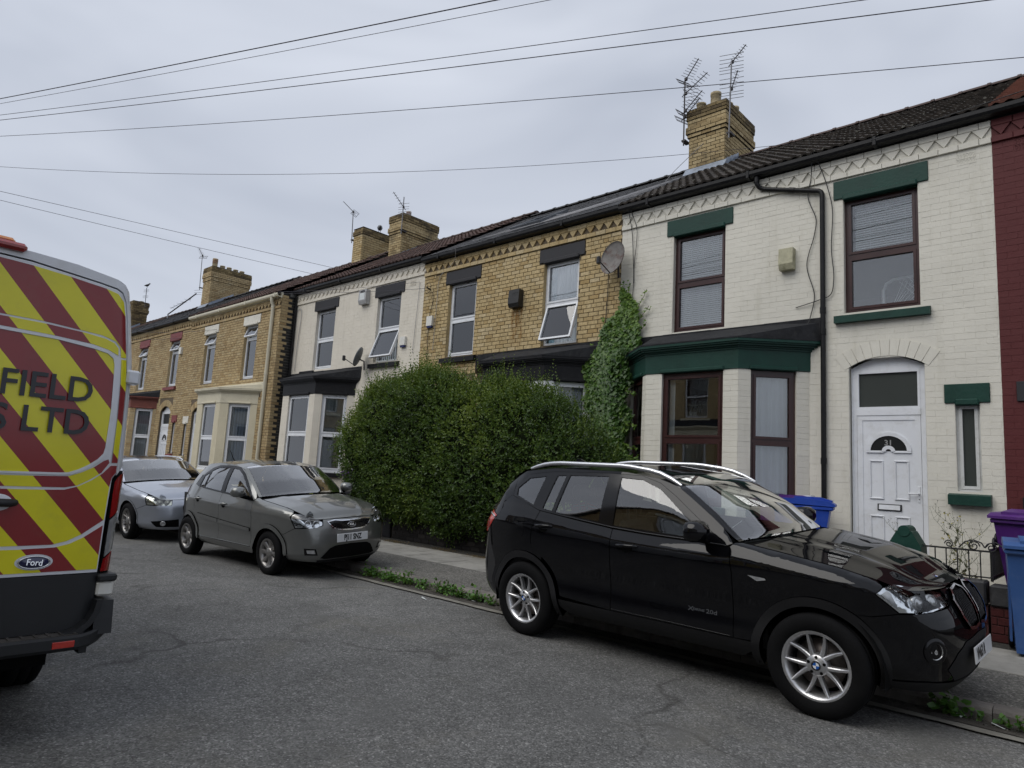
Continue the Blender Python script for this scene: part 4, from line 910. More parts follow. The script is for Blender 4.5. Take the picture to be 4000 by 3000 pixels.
class Body:
    """s: arc length along the half plan outline from the nose centre; z: height. The right side of the car is y<0."""
    def __init__(s, outline, stations, zlev, ins, front, rear, crown):
        P = catmull(outline); d = np.r_[0, np.cumsum(np.linalg.norm(np.diff(P, axis=0), axis=1))]
        s.S = d[-1]; ss = np.linspace(0, s.S, 900); s.ss = ss; s.x = np.interp(ss, d, P[:, 0]); s.y = np.interp(ss, d, P[:, 1])
        k = np.ones(9) / 9
        tx, ty = np.gradient(s.x), np.gradient(s.y); tx[0] = 0; tx[-1] = 0; L = np.hypot(tx, ty) + 1e-9
        s.nx, s.ny = ty / L, -tx / L; s.nx[0], s.ny[0] = 1, 0; s.nx[-1], s.ny[-1] = -1, 0
        s.st = np.array(stations, float)[::-1]; s.zl = np.array(zlev, float)[:, ::-1]; s.il = np.array(ins, float)[:, ::-1]
        s.front, s.rear, s.crown = front, rear, crown
    def sx(s, x): return np.interp(-np.asarray(x, float), -s.x, s.ss)
    def sy(s, y): n = 430; return np.interp(np.asarray(y, float), s.y[:n].clip(0) + np.arange(n) * 1e-9, s.ss[:n])
    def levels(s, q):
        x = np.interp(q, s.ss, s.x); nx = np.interp(q, s.ss, s.nx)
        Z = np.stack([np.interp(x, s.st, r) for r in s.zl], 1); I = np.stack([np.interp(x, s.st, r) for r in s.il], 1)
        wf = sstep(0.35, 0.92, nx)[:, None]; wr = sstep(0.35, 0.92, -nx)[:, None]
        zf = np.array(s.front[0])[None]; if_ = np.array(s.front[1])[None]; zr = np.array(s.rear[0])[None]; ir = np.array(s.rear[1])[None]
        Z = Z * (1 - wf - wr) + zf * wf + zr * wr; I = I * (1 - wf - wr) + if_ * wf + ir * wr
        return Z, I
    def top(s, q): return s.levels(np.atleast_1d(np.asarray(q, float)))[0][:, -1]
    def P(s, q, z, off=0.0):
        q = np.atleast_1d(np.asarray(q, float)); z = np.broadcast_to(np.asarray(z, float), q.shape)
        Z, I = s.levels(q); i = pchip_rows(Z, I, z)
        x, y, nx, ny = (np.interp(q, s.ss, a) for a in (s.x, s.y, s.nx, s.ny))
        return np.stack([x - i * nx, -(y - i * ny), z], 1)
    def N(s, q, z):
        q = np.atleast_1d(np.asarray(q, float)); z = np.broadcast_to(np.asarray(z, float), q.shape); e = 0.006
        a = s.P(q + e, z) - s.P(q - e, z); b = s.P(q, z + e) - s.P(q, z - e); n = np.cross(b, a)   # right side: outward = -y
        return n / (np.linalg.norm(n, axis=1, keepdims=True) + 1e-9)
    def T(s, q, u):
        """top surface: q along the outline, u -1 (right) .. 1 (left)"""
        q = np.atleast_1d(np.asarray(q, float)); u = np.broadcast_to(np.asarray(u, float), q.shape)
        e = s.P(q, s.top(q)); ck = np.array(s.crown); x0 = np.interp(q, s.ss, s.x)
        o = np.argsort(ck[:, 0]); bx = np.interp(x0, ck[o, 0], ck[o, 1]); bz = np.interp(x0, ck[o, 0], ck[o, 2]); pw = np.interp(x0, ck[o, 0], ck[o, 3])
        f = 1 - np.abs(u) ** pw
        return np.stack([e[:, 0] + bx * f, e[:, 1] * -u, e[:, 2] + bz * f], 1)
    def TN(s, q, u):
        e = 0.004; q = np.atleast_1d(np.asarray(q, float)); u = np.broadcast_to(np.asarray(u, float), q.shape)
        a = s.T(q + e, u) - s.T(np.maximum(q - e, 0), u); b = s.T(q, u + e) - s.T(q, u - e); n = np.cross(b, a)
        n = n / (np.linalg.norm(n, axis=1, keepdims=True) + 1e-9); n[n[:, 2] < 0] *= -1; return n

def tess(poly, holes=(), du=0.05, dv=0.05):
    """grid-cut a 2-D polygon with holes -> verts (n,2), faces"""
    loops = [list(poly)] + [list(h) for h in holes]
    tr = tessellate_polygon([[Vector((a, b, 0)) for a, b in l] for l in loops]); flat = [p for l in loops for p in l]
    bm = bmesh.new(); vs_ = [bm.verts.new((a, b, 0)) for a, b in flat]
    for t in tr:
        try: bm.faces.new([vs_[i] for i in t])
        except ValueError: pass
    us = [p[0] for p in flat]; vv = [p[1] for p in flat]
    for lo, hi, d, no in ((min(us), max(us), du, (1, 0, 0)), (min(vv), max(vv), dv, (0, 1, 0))):
        k = max(1, int(math.ceil((hi - lo) / d)))
        for i in range(1, k):
            c = lo + (hi - lo) * i / k
            bmesh.ops.bisect_plane(bm, geom=bm.verts[:] + bm.edges[:] + bm.faces[:], plane_co=(c * no[0], c * no[1], 0), plane_no=no, dist=1e-5)
    bmesh.ops.remove_doubles(bm, verts=bm.verts, dist=1e-5)
    for f in bm.faces:
        if f.normal.z < 0: f.normal_flip()
    bm.verts.index_update()
    V = np.array([v.co[:2] for v in bm.verts]); F = [tuple(v.index for v in f.verts) for f in bm.faces]
    B = []
    for e in bm.edges:
        if len(e.link_faces) == 1:
            lp = e.link_loops[0]; B.append((lp.vert.index, lp.link_loop_next.vert.index))
    bm.free(); return V, F, B
def surf_mesh(name, V, F, B, Pf, Nf, off=0.0, lip=0.014, flip=False, mirror=False, off_fn=None):
    P = Pf(V[:, 0], V[:, 1]); N = Nf(V[:, 0], V[:, 1]); o = off if off_fn is None else off + off_fn(V[:, 0], V[:, 1])[:, None]
    P = P + N * o; verts = [tuple(p) for p in P]; nor = [tuple(n) for n in N]; faces = list(F)
    if lip:
        for a, b in B:
            n0 = len(verts); q = [P[a], P[b], P[b] - N[b] * lip, P[a] - N[a] * lip]; fn = np.cross(q[1] - q[0], q[3] - q[0]); fn = -fn / (np.linalg.norm(fn) + 1e-9)
            verts += [tuple(x) for x in q]; nor += [tuple(fn)] * 4; faces.append((n0, n0 + 3, n0 + 2, n0 + 1))
    if mirror:
        verts = [(x, -y, z) for x, y, z in verts]; nor = [(x, -y, z) for x, y, z in nor]; faces = [f[::-1] for f in faces]
    if flip: faces = [f[::-1] for f in faces]
    me = bpy.data.meshes.new(name); me.from_pydata(verts, [], faces)
    me.polygons.foreach_set('use_smooth', [True] * len(faces)); me.update()
    me.normals_split_custom_set_from_vertices(nor); return me

class Car:
    def __init__(s, root, body): s.r = root; s.b = body
    def pts(s, poly): return [((float(s.b.sx(p[0])) if p[2:] != ('s',) else p[0]), p[1]) for p in poly]
    def side(s, name, poly, mat, holes=(), off=0.0, lip=0.014, du=0.06, dv=0.045, parent=None, both=True, off_fn=None, front=False):
        """poly in side view (x, z); points (s, z, 's') give the arc length directly"""
        pl = s.pts(poly); hl = [s.pts(h) for h in holes]
        if sum(pl[i][0] * pl[(i + 1) % len(pl)][1] - pl[(i + 1) % len(pl)][0] * pl[i][1] for i in range(len(pl))) < 0: pl = pl[::-1]
        V, F, B = tess(pl, hl, du, dv); out = []
        for mir in ((False, True) if both else (False,)):
            me = surf_mesh(name, V, F, B, s.b.P, s.b.N, off, lip, True, mir, off_fn); out.append(obj(name, me, parent or s.r, mat))
        return out
    def topp(s, name, poly, mat, off=0.0, lip=0.014, du=0.06, dv=0.1, parent=None, holes=(), hump=None):
        """poly in (x, u) over the top surface"""
        pl = [(float(s.b.sx(x)), u) for x, u in poly]; hl = [[(float(s.b.sx(x)), u) for x, u in h] for h in holes]
        if sum(pl[i][0] * pl[(i + 1) % len(pl)][1] - pl[(i + 1) % len(pl)][0] * pl[i][1] for i in range(len(pl))) < 0: pl = pl[::-1]
        V, F, B = tess(pl, hl, du, dv); Pf, Nf = s.b.T, s.b.TN
        if hump:
            def Pf(q, u): p = s.b.T(q, u); p[:, 2] += hump(p[:, 0], u); return p
            def Nf(q, u):
                e = 0.004; a = Pf(q + e, u) - Pf(np.maximum(q - e, 0), u); b = Pf(q, u + e) - Pf(q, u - e); n = np.cross(b, a); n /= np.linalg.norm(n, axis=1, keepdims=True) + 1e-9; n[n[:, 2] < 0] *= -1; return n
        me = surf_mesh(name, V, F, B, Pf, Nf, off, lip, True); return obj(name, me, parent or s.r, mat)
    def at(s, x, z, off=0.0, sq=None):
        q = np.array([s.b.sx(x) if sq is None else sq], float); z = np.array([z], float); p = s.b.P(q, z)[0]; n = s.b.N(q, z)[0]; return Vector(p + n * off), Vector(n)
    def line(s, pts, r, name, mat, off=0.0, both=True, parent=None, n=6):
        out = []
        P = [s.at(x, z, off)[0] if len(rest) == 0 else s.at(0, z, off, x)[0] for x, z, *rest in pts]
        for m in ((1, -1) if both else (1,)):
            out.append(MB().tube([(p.x, p.y * m, p.z) for p in P], r, n).build(name, mat, parent or s.r))
        return out
def arc(cx, cz, r, a0, a1, n=14, rz=None): rz = rz or r; return [(cx + r * math.cos(R(a0 + (a1 - a0) * i / n)), cz + rz * math.sin(R(a0 + (a1 - a0) * i / n))) for i in range(n + 1)]

def frame_from_normal(n, up=Vector((0, 0, 1))):
    z = n.normalized(); x = up.cross(z).normalized(); y = z.cross(x); return Matrix((x, y, z)).transposed()

def wheel(car, x, y, rt, rr, width, style, sgn, z=None, steer=0.0, tyre='tyre', rimm='alloy'):
    """sgn -1: right side wheel (outer face towards -y)"""
    t = MB(); w = width / 2; pr = [(rr - 0.004, -w * 0.80), (rr + 0.012, -w * 0.93), (rr + (rt - rr) * 0.45, -w * 1.0), (rt - 0.03, -w * 0.93), (rt - 0.010, -w * 0.82), (rt, -w * 0.62), (rt, -w * 0.33), (rt - 0.007, -w * 0.32), (rt - 0.007, -w * 0.26), (rt, -w * 0.25), (rt, w * 0.25), (rt - 0.007, w * 0.26), (rt - 0.007, w * 0.32), (rt, w * 0.33), (rt, w * 0.62), (rt - 0.010, w * 0.82), (rt - 0.03, w * 0.93), (rr + (rt - rr) * 0.45, w * 1.0), (rr - 0.004, w * 0.80)]
    t.lathe(pr, 56, axis='y'); me = t.mesh('wheel', True)
    wl = obj('wheel', me, car.r, M[tyre], loc=(x, y, z if z is not None else rt - 0.008), rot=(0, 0, steer + (0 if sgn < 0 else math.pi)))
    # local: outer face is -y
    rim = MB(); rim.lathe([(rr - 0.03, w * 0.7), (rr - 0.035, 0.0), (rr - 0.028, -w * 0.62), (rr - 0.014, -w * 0.78), (rr + 0.004, -w * 0.86), (rr + 0.008, -w * 0.80), (rr - 0.002, -w * 0.72)], 48, axis='y'); rim.build('rim', M[rimm], wl)
    dk = MB(); dk.lathe([(0.0, 0.012), (rr * 0.72, 0.012), (rr * 0.72, 0.03), (0.0, 0.03)], 32, axis='y'); dk.build('brake_disc', M['brake_disc'], wl)
    bk = MB(); bk.lathe([(0.0, 0.06), (rr - 0.034, 0.06)], 32, axis='y'); bk.build('wheel_back', M['arch_black'], wl)
    yo = -w * 0.72; hub = MB(); hub.lathe([(0.0, yo + 0.002), (0.062, yo + 0.004), (0.075, yo + 0.018), (0.08, yo + 0.06)], 28, axis='y'); hub.build('hub', M[rimm], wl)
    def spoke(a0, a1, w0, w1, r0, r1, dep=0.028, yo0=None, yo1=None):
        b = MB(); n = 7; vs_ = []
        for i in range(n + 1):
            u = i / n; r_ = r0 + (r1 - r0) * u; a = a0 + (a1 - a0) * (u ** 0.8); hw = (w0 + (w1 - w0) * u) / 2; yy = (yo0 if yo0 is not None else yo + 0.012) * (1 - u) + (yo1 if yo1 is not None else yo - 0.004) * u + 0.012 * math.sin(math.pi * u)
            c_, s_ = math.sin(a), math.cos(a); tx, tz = math.cos(a), -math.sin(a); cx, cz = r_ * c_, r_ * s_
            vs_ += [(cx - tx * hw * 1.35, yy + dep, cz - tz * hw * 1.35), (cx - tx * hw, yy + 0.004, cz - tz * hw), (cx - tx * hw * 0.45, yy, cz - tz * hw * 0.45), (cx + tx * hw * 0.45, yy, cz + tz * hw * 0.45), (cx + tx * hw, yy + 0.004, cz + tz * hw), (cx + tx * hw * 1.35, yy + dep, cz + tz * hw * 1.35)]
        b.add(vs_, [(6 * i + j, 6 * i + j + 1, 6 * i + 7 + j, 6 * i + 6 + j) for i in range(n) for j in range(5)]); b.build('spoke', M[rimm], wl, fix=True)
    if style == 'bmw':
        for k in range(5):
            a = 2 * math.pi * (k + 0.5) / 5
            for sg in (-1, 1): spoke(a + sg * 0.16, a + sg * 0.36, 0.030, 0.016, 0.062, rr - 0.012, 0.034)
        for k in range(5):
            a = 2 * math.pi * k / 5; MB().tube([(0.056 * math.sin(a), yo + 0.012, 0.056 * math.cos(a)), (0.056 * math.sin(a), yo + 0.001, 0.056 * math.cos(a))], 0.011, 8).build('wheel_nut', M['arch_black'], wl)
        roundel(wl, Vector((0, yo - 0.002, 0)), Vector((0, -1, 0)), 0.034)
    elif style == 'audi':
        for k in range(7):
            a = 2 * math.pi * k / 7
            for sg in (-1, 1): spoke(a + sg * 0.10, a + sg * 0.20, 0.020, 0.015, 0.06, rr - 0.012, 0.03)
    else:
        for k in range(8): a = 2 * math.pi * k / 8; spoke(a, a + 0.04, 0.034, 0.058, 0.05, rr - 0.014, 0.02)
    return wl
def roundel(parent, loc, n, r):
    Mx = Matrix.Translation(loc) @ frame_from_normal(n, Vector((0, 0, 1)) if abs(n.z) < 0.9 else Vector((-1, 0, 0))).to_4x4()
    for (nm, r0, r1, mt, h) in (('badge_ring', 0.62, 1.0, 'badge_black', 0.002), ('badge_rim', 0.94, 1.06, 'chrome', 0.003)):
        b = MB(); m = 28; vs_ = []
        for i in range(m): a = 2 * math.pi * i / m; vs_ += [(r * r0 * math.cos(a), r * r0 * math.sin(a), h), (r * r1 * math.cos(a), r * r1 * math.sin(a), h), (r * r1 * math.cos(a), r * r1 * math.sin(a), -0.004)]
        b.add(vs_, [(3 * i, 3 * i + 1, 3 * ((i + 1) % m) + 1, 3 * ((i + 1) % m)) for i in range(m)] + [(3 * i + 1, 3 * i + 2, 3 * ((i + 1) % m) + 2, 3 * ((i + 1) % m) + 1) for i in range(m)]); b.xf(Mx); b.build(nm, M[mt], parent)
    for k in range(4):
        b = MB(); m = 7; vs_ = [(0, 0, 0.0025)] + [(r * 0.64 * math.cos(math.pi / 2 * (k + i / m)), r * 0.64 * math.sin(math.pi / 2 * (k + i / m)), 0.0025) for i in range(m + 1)]
        b.add(vs_, [(0, i + 1, i + 2) for i in range(m)]); b.xf(Mx); b.build('badge_quarter', M['badge_blue' if k % 2 else 'badge_white'], parent)
    for i, chh in enumerate('BMW'):
        a = R(90 + 42 - 42 * i); o = obj('badge_letter', text_mesh(chh, r * 0.42, 0.0005, 0.004 * r), parent, M['chrome'])
        o.matrix_local = Mx @ Matrix.Translation((r * 0.79 * math.cos(a), r * 0.79 * math.sin(a), 0.003)) @ Matrix.Rotation(a - math.pi / 2, 4, 'Z')
def plate(parent, loc, n, txt, w=0.52, h=0.111, mt='plate_white', tilt=0.0, size=0.092, sx=0.78):
    Mx = Matrix.Translation(loc) @ frame_from_normal(n).to_4x4() @ Matrix.Rotation(tilt, 4, 'Z')
    b = MB().box(-w / 2, w / 2, -h / 2, h / 2, -0.006, 0.002, bev=0.003); b.xf(Mx); pl = b.build('number_plate', M[mt], parent)
    o = obj('plate_lettering', text_mesh(txt, size, 0.0006, 0.0035), pl, M['plate_black']); o.matrix_local = Mx @ Matrix.Translation((-0.085 if len(txt) < 7 else 0, -0.001, 0.0028)) @ Matrix.Diagonal((sx, 1.08, 1, 1)); return pl
def seat(parent, x, y, z, mat='seat_dark', w=0.5):
    b = MB(); b.box(-0.25, 0.27, -w / 2, w / 2, 0.0, 0.17, bev=0.05); n0 = len(b.v); b.box(-0.07, 0.07, -w / 2, w / 2, 0.0, 0.62, bev=0.06); b.xf(Matrix.Translation((-0.27, 0, 0.1)) @ Matrix.Rotation(R(-14), 4, 'Y'), n0)
    n0 = len(b.v); b.box(-0.055, 0.055, -0.13, 0.13, 0, 0.17, bev=0.045); b.box(-0.012, 0.012, -0.07, -0.05, -0.1, 0.02); b.box(-0.012, 0.012, 0.05, 0.07, -0.1, 0.02); b.xf(Matrix.Translation((-0.45, 0, 0.80)) @ Matrix.Rotation(R(-10), 4, 'Y'), n0)
    return b.build('seat', M[mat], parent, loc=(x, y, z))
def mirror(car, x, z, mat, col2='dark_plastic', L=0.2, hgt=0.15, out=0.17, both=True):
    p, n = car.at(x, z, 0.0)
    for sg in ((1, -1) if both else (1,)):
        b = MB(); m = 10; vs_ = []
        prof = [(0.0, 0.30), (0.15, 0.72), (0.4, 0.96), (0.7, 1.0), (0.93, 0.93), (1.0, 0.86)]        # front -> glass
        for (u, k) in prof:
            for i in range(m):
                a = 2 * math.pi * i / m; ca, sa = math.cos(a), math.sin(a); ca = math.copysign(abs(ca) ** 0.6, ca); sa = math.copysign(abs(sa) ** 0.6, sa)
                vs_.append((0.075 - u * 0.16, ca * L / 2 * k, sa * hgt / 2 * k))
        b.add(vs_, [(r_ * m + i, r_ * m + (i + 1) % m, (r_ + 1) * m + (i + 1) % m, (r_ + 1) * m + i) for r_ in range(len(prof) - 1) for i in range(m)], 0, True); b.add(vs_, [tuple(range(m))[::-1]], 0); b.add(vs_, [tuple(range((len(prof) - 1) * m, len(prof) * m))], 1)
        me = b.mesh('wing_mirror', True); me.materials.append(mat); me.materials.append(M['mirror_glass'])
        o = obj('wing_mirror', me, car.r, loc=(p.x + 0.02, (p.y - out) * sg, p.z + 0.085), rot=(0, 0, 0.12 * sg))
        st = MB().tube([(p.x - 0.02, (p.y + 0.03) * sg, p.z - 0.005), (p.x - 0.005, (p.y - out * 0.35) * sg, p.z + 0.01), (p.x + 0.0, (p.y - out * 0.75) * sg, p.z + 0.03)], [0.035, 0.028, 0.03], 8).build('mirror_stalk', M[col2], car.r)
def handle(car, x, z, mat, L=0.2, well=True, style='bar'):
    p, n = car.at(x, z, 0.0); q, _ = car.at(x + L / 2, z + 0.004, 0.0); r_, _ = car.at(x - L / 2, z - 0.004, 0.0); d = (q - r_).normalized()
    for sg in (1, -1):
        b = MB(); nn = n * 0.032; b.tube([tuple(r_ - n * 0.002), tuple(r_ + nn * 0.75 + d * 0.02), tuple(p + nn), tuple(q + nn * 0.75 - d * 0.02), tuple(q - n * 0.002)], [0.011, 0.014, 0.016, 0.014, 0.011], 8)
        b.v = [(x_, y_ * sg, z_) for x_, y_, z_ in b.v]; b.build('door_handle', mat, car.r, fix=True)
        if well:
            w = MB().lathe([(0.0, 0.0012), (0.055, 0.0012), (0.058, 0.0)], 20); Mx = Matrix.Translation(p - Vector((0, 0, 0.012))) @ frame_from_normal(n).to_4x4() @ Matrix.Diagonal((1.05, 0.75, 1, 1)); w.xf(Mx); w.v = [(x_, y_ * sg, z_) for x_, y_, z_ in w.v]; w.build('handle_recess', M['arch_black'], car.r, fix=True)
def wiper(parent, pts, name='wiper'):
    b = MB(); b.tube(pts, 0.008, 6); return b.build(name, M['arch_black'], parent)

def car_paint(name, c, metal, rough=0.35, coat=1.0, flake=0.0):
    t = NT(name); p = t.opos(); cc = t.mix(t.ramp(t.noise(2.5, 4, 0.6, p), [(0.3, 0.0), (0.7, 1.0)]), sc3(c, 0.94), sc3(c, 1.05))
    dust = t.ramp(t.noise(7, 6, 0.7, p), [(0.5, 0.0), (0.85, 0.03)]); cc = t.mix(dust, cc, (0.12, 0.115, 0.105))
    t.bsdf(cc, t.math('ADD', rough, t.math('MULTIPLY', dust, 0.6)), metal, None, coat, 0.015, 0.5 if metal else 0.0)
car_paint('paint_black', (0.0035, 0.0035, 0.0045), 0.0, 0.3, 0.8); car_paint('paint_grey', (0.185, 0.19, 0.183), 0.7, 0.36); car_paint('paint_silver', (0.40, 0.43, 0.49), 0.7, 0.34)
pm('tyre', (0.0065, 0.0065, 0.007), 0.8, 0.2, 8, 0.3, 60, co=True, spec=0.12); pm('arch_black', (0.004, 0.004, 0.004), 0.8, 0.1, 3, 0.0, spec=0.1); pm('cladding', (0.012, 0.012, 0.013), 0.6, 0.1, 6, 0.25, 160, 0.002, co=True, spec=0.25)
pm('alloy', (0.62, 0.62, 0.63), 0.32, 0.06, 6, 0.0, metal=0.85, dirt=((0.25, 0.22, 0.18), 0.3, 14), co=True); pm('alloy_dark', (0.30, 0.29, 0.28), 0.38, 0.1, 6, 0.0, metal=0.8, co=True, dirt=((0.1, 0.09, 0.08), 0.4, 14)); pm('brake_disc', (0.16, 0.14, 0.13), 0.45, 0.2, 9, 0.1, 60, metal=0.7, co=True)
pm('satin_alu', (0.80, 0.81, 0.83), 0.28, 0.03, 3, 0.0, metal=0.9)
pm('gloss_black', (0.004, 0.004, 0.005), 0.12, 0.05, 2, 0.0, spec=0.4); pm('seat_dark', (0.028, 0.028, 0.03), 0.85, 0.1, 20, 0.2, 200, 0.002, co=True); pm('seat_grey', (0.10, 0.10, 0.105), 0.9, 0.1, 20, 0.2, 200, 0.002, co=True); pm('dash', (0.02, 0.02, 0.021), 0.6, 0.1, 6, 0.2, 120, 0.002)
pm('badge_black', (0.006, 0.006, 0.008), 0.2, 0.0, 2, 0.0); pm('badge_blue', (0.01, 0.10, 0.42), 0.2, 0.0, 2, 0.0); pm('badge_white', (0.75, 0.77, 0.8), 0.2, 0.0, 2, 0.0); pm('plate_white', (0.68, 0.69, 0.70), 0.3, 0.04, 6, 0.0); pm('plate_black', (0.008, 0.008, 0.009), 0.4, 0.0, 2, 0.0); pm('plate_yellow', (0.7, 0.5, 0.03), 0.3, 0.03, 3, 0.0)
pm('mirror_glass', (0.8, 0.82, 0.84), 0.02, 0.0, 2, 0.0, metal=1.0); pm('red_lens', (0.28, 0.012, 0.012), 0.12, 0.1, 20, 0.2, 90, 0.003, coat=0.8); pm('red_lens_bright', (0.45, 0.03, 0.02), 0.12, 0.1, 20, 0.2, 90, 0.003, coat=0.8); pm('clear_lens', (0.55, 0.56, 0.57), 0.15, 0.15, 30, 0.5, 60, 0.006, metal=0.6, coat=0.8); pm('amber_lens', (0.6, 0.22, 0.05), 0.2, 0.1, 9, 0.0, coat=0.5); pm('paper', (0.7, 0.74, 0.74), 0.7, 0.04, 9, 0.0)
def reflector(name):
    t = NT(name); vo = t.n('TexVoronoi', {'Vector': t.opos(), 'Scale': 26.0}); t.bsdf((0.80, 0.82, 0.84), 0.10, 1.0, t.bump(vo.outputs['Distance'], 0.1, 0.02))
reflector('lamp_chrome')
glass('car_glass', (0.85, 0.91, 0.89), 3.0, 0.0, 1.0, 0.03); glass('screen_glass', (0.84, 0.90, 0.88), 3.2, 0.0, 1.0, 0.04); glass('lens_glass', (0.97, 0.98, 0.98), 1.0, 0.0, 1.0, 0.0)
glass('hazy_lens', (0.88, 0.88, 0.80), 1.0, 0.0, 1.0, 0.06)

# ------------------------------------------------------------------ black SUV (local x: front hub = 0, forward +)
def car_common(c, wb, floor_z, hw, belt, seats, dash_x, rear_x, nose_x, seatm='seat_dark', dashm='dash'):
    MB().box(rear_x + 0.3, nose_x - 0.15, -hw + 0.09, hw - 0.09, floor_z, floor_z + 0.1).build('underbody', M['arch_black'], c.r)
    t = MB(); t.box(rear_x + 0.1, dash_x + 0.25, -hw + 0.02, hw - 0.02, floor_z + 0.11, floor_z + 0.16)
    for sg in (-1, 1): t.box(rear_x + 0.1, dash_x + 0.3, min(sg * (hw - 0.02), sg * (hw + 0.03)), max(sg * (hw - 0.02), sg * (hw + 0.03)), floor_z + 0.16, belt - 0.03)
    t.box(dash_x + 0.3, dash_x + 0.34, -hw, hw, floor_z + 0.1, belt - 0.12); t.box(rear_x + 0.02, rear_x + 0.1, -hw + 0.1, hw - 0.1, floor_z + 0.1, belt - 0.05)
    t.build('cabin_lining', M['dash'], c.r)
    for (x, y) in seats: seat(c.r, x, y, floor_z + 0.2, seatm)
    d = MB(); d.prism([(dash_x + 0.28, belt - 0.07), (dash_x + 0.02, belt - 0.015), (dash_x - 0.12, belt - 0.06), (dash_x - 0.16, belt - 0.2), (dash_x - 0.05, belt - 0.45), (dash_x + 0.28, belt - 0.45)], 'y', -hw + 0.03, hw - 0.03); d.build('dashboard', M[dashm], c.r, fix=True)
    w = MB(); n = 24; w.tube([(0.185 * math.cos(2 * math.pi * i / n), 0.185 * math.sin(2 * math.pi * i / n), 0) for i in range(n + 1)], 0.015, 8, cap=False); w.box(-0.18, 0.18, -0.03, 0.03, -0.012, 0.004); w.box(-0.025, 0.025, -0.18, 0, -0.012, 0.004); w.lathe([(0.0, 0.02), (0.06, 0.014), (0.07, -0.02)], 16)
    w.build('steering_wheel', M['dash'], c.r, loc=(dash_x - 0.26, -0.36, belt - 0.10), rot=(0, R(-68), 0))
def wheel_well(c, x, z, r, y0, y1):
    for sg in (-1, 1):
        b = MB(); b.lathe([(0.0, y0), (r, y0), (r, y1)], 32, axis='y', smooth=True); keep = [i for i, f in enumerate(b.f) if min(b.v[j][2] for j in f) > -0.12]; b.f = [b.f[i] for i in keep]; b.m = [0] * len(keep); b.sm = [True] * len(keep); b.v = [(p[0], p[1] * sg, p[2]) for p in b.v]; b.build('wheel_well', M['arch_black'], c.r, loc=(x, 0, z))
def ztop_edge(c, x0, x1, d, n=12): return [(x, float(c.b.top(c.b.sx(x))[0]) - d) for x in np.linspace(x0, x1, n)]

st = [0.79, 0.53, 0.15, -0.30, -0.60, -0.85, -1.15, -1.35, -1.75, -2.60, -3.05, -3.25, -3.50, -3.80]
zt = [0.86, 0.935, 1.025, 1.09, 1.13, 1.315, 1.505, 1.57, 1.62, 1.625, 1.58, 1.46, 1.14, 1.0]
n_ = len(st)
zlv = [[0.27] * n_, [0.34] * n_, [0.44] * n_, [0.60] + [0.62] * (n_ - 1), [0.74, 0.78] + [0.80] * (n_ - 2),
       [0.80, 0.865, 0.93, 0.95, 0.955, 0.96, 0.965, 0.97, 0.985, 1.03, 1.06, 1.06, 1.03, 0.95], [0.825, 0.895, 0.975, 1.04, 1.085, 1.095, 1.10, 1.105, 1.125, 1.21, 1.25, 1.25, 1.08, 0.97],
       [0.845, 0.918, 1.0, 1.065, 1.112, 1.21, 1.33, 1.37, 1.40, 1.43, 1.43, 1.37, 1.11, 0.985], zt]
inl = [[0.10] * n_, [0.045] * n_, [0.014] * n_, [0.026] * n_, [0.010] * n_, [0.0] * n_,
       [0.02, 0.02, 0.024, 0.032, 0.045, 0.05, 0.05, 0.05, 0.05, 0.055, 0.06, 0.06, 0.03, 0.03], [0.045, 0.045, 0.05, 0.055, 0.065, 0.09, 0.125, 0.135, 0.145, 0.15, 0.15, 0.12, 0.06, 0.05], [0.10, 0.10, 0.11, 0.115, 0.11, 0.15, 0.21, 0.235, 0.25, 0.25, 0.24, 0.19, 0.10, 0.10]]
bmw_body = Body([(0.79, 0), (0.78, 0.25), (0.74, 0.45), (0.645, 0.64), (0.475, 0.79), (0.21, 0.885), (-0.30, 0.925), (-1.4, 0.935), (-2.6, 0.93), (-3.1, 0.895), (-3.45, 0.80), (-3.68, 0.6), (-3.77, 0.3), (-3.78, 0)],
    st, zlv, inl, ([0.22, 0.30, 0.40, 0.52, 0.62, 0.72, 0.80, 0.85, 0.895], [0.12, 0.05, 0.02, 0.0, 0.004, 0.02, 0.055, 0.085, 0.13]), ([0.27, 0.34, 0.44, 0.6, 0.8, 0.95, 1.05, 1.12, 1.2], [0.1, 0.05, 0.02, 0, 0.02, 0.05, 0.06, 0.07, 0.1]),
    [(0.79, 0, 0.0, 2), (0.57, 0, 0.03, 2.2), (0.1, 0.02, 0.065, 2.2), (-0.35, 0.08, 0.06, 2.4), (-0.52, 0.15, 0.05, 2.4), (-0.62, 0.20, 0.035, 2.2), (-0.85, 0.19, 0.05, 2.2), (-1.15, 0.11, 0.06, 2.2), (-1.4, 0.04, 0.055, 2.2), (-1.75, 0, 0.05, 2.2), (-2.6, 0, 0.045, 2.2), (-3.05, -0.04, 0.04, 2.2), (-3.3, -0.12, 0.03, 2.2), (-3.8, -0.05, 0.02, 2.2)])
BM = empty('parked_car', (-1.665, 6.0, 0.052), (R(3.4), 0, R(-2.4)), label='black SUV parked half on the kerb nearest the camera, facing right', cat='car', group='cars parked along the kerb')
c = Car(BM, bmw_body); PB_ = M['paint_black']
ra = 0.455; hubz = 0.35
bmwt = lambda x0, x1, d, n=12: ztop_edge(c, x0, x1, d, n)
doorF_top = [(-0.635, 1.088), (-1.0, 1.097), (-1.4, 1.107), (-1.735, 1.124)]
c.side('front_door', [(-1.735, 0.425), (-0.60, 0.425), (-0.60, 0.90)] + doorF_top, PB_)
doorR_top = [(-1.742, 1.125), (-2.1, 1.155), (-2.35, 1.182), (-2.62, 1.21)]
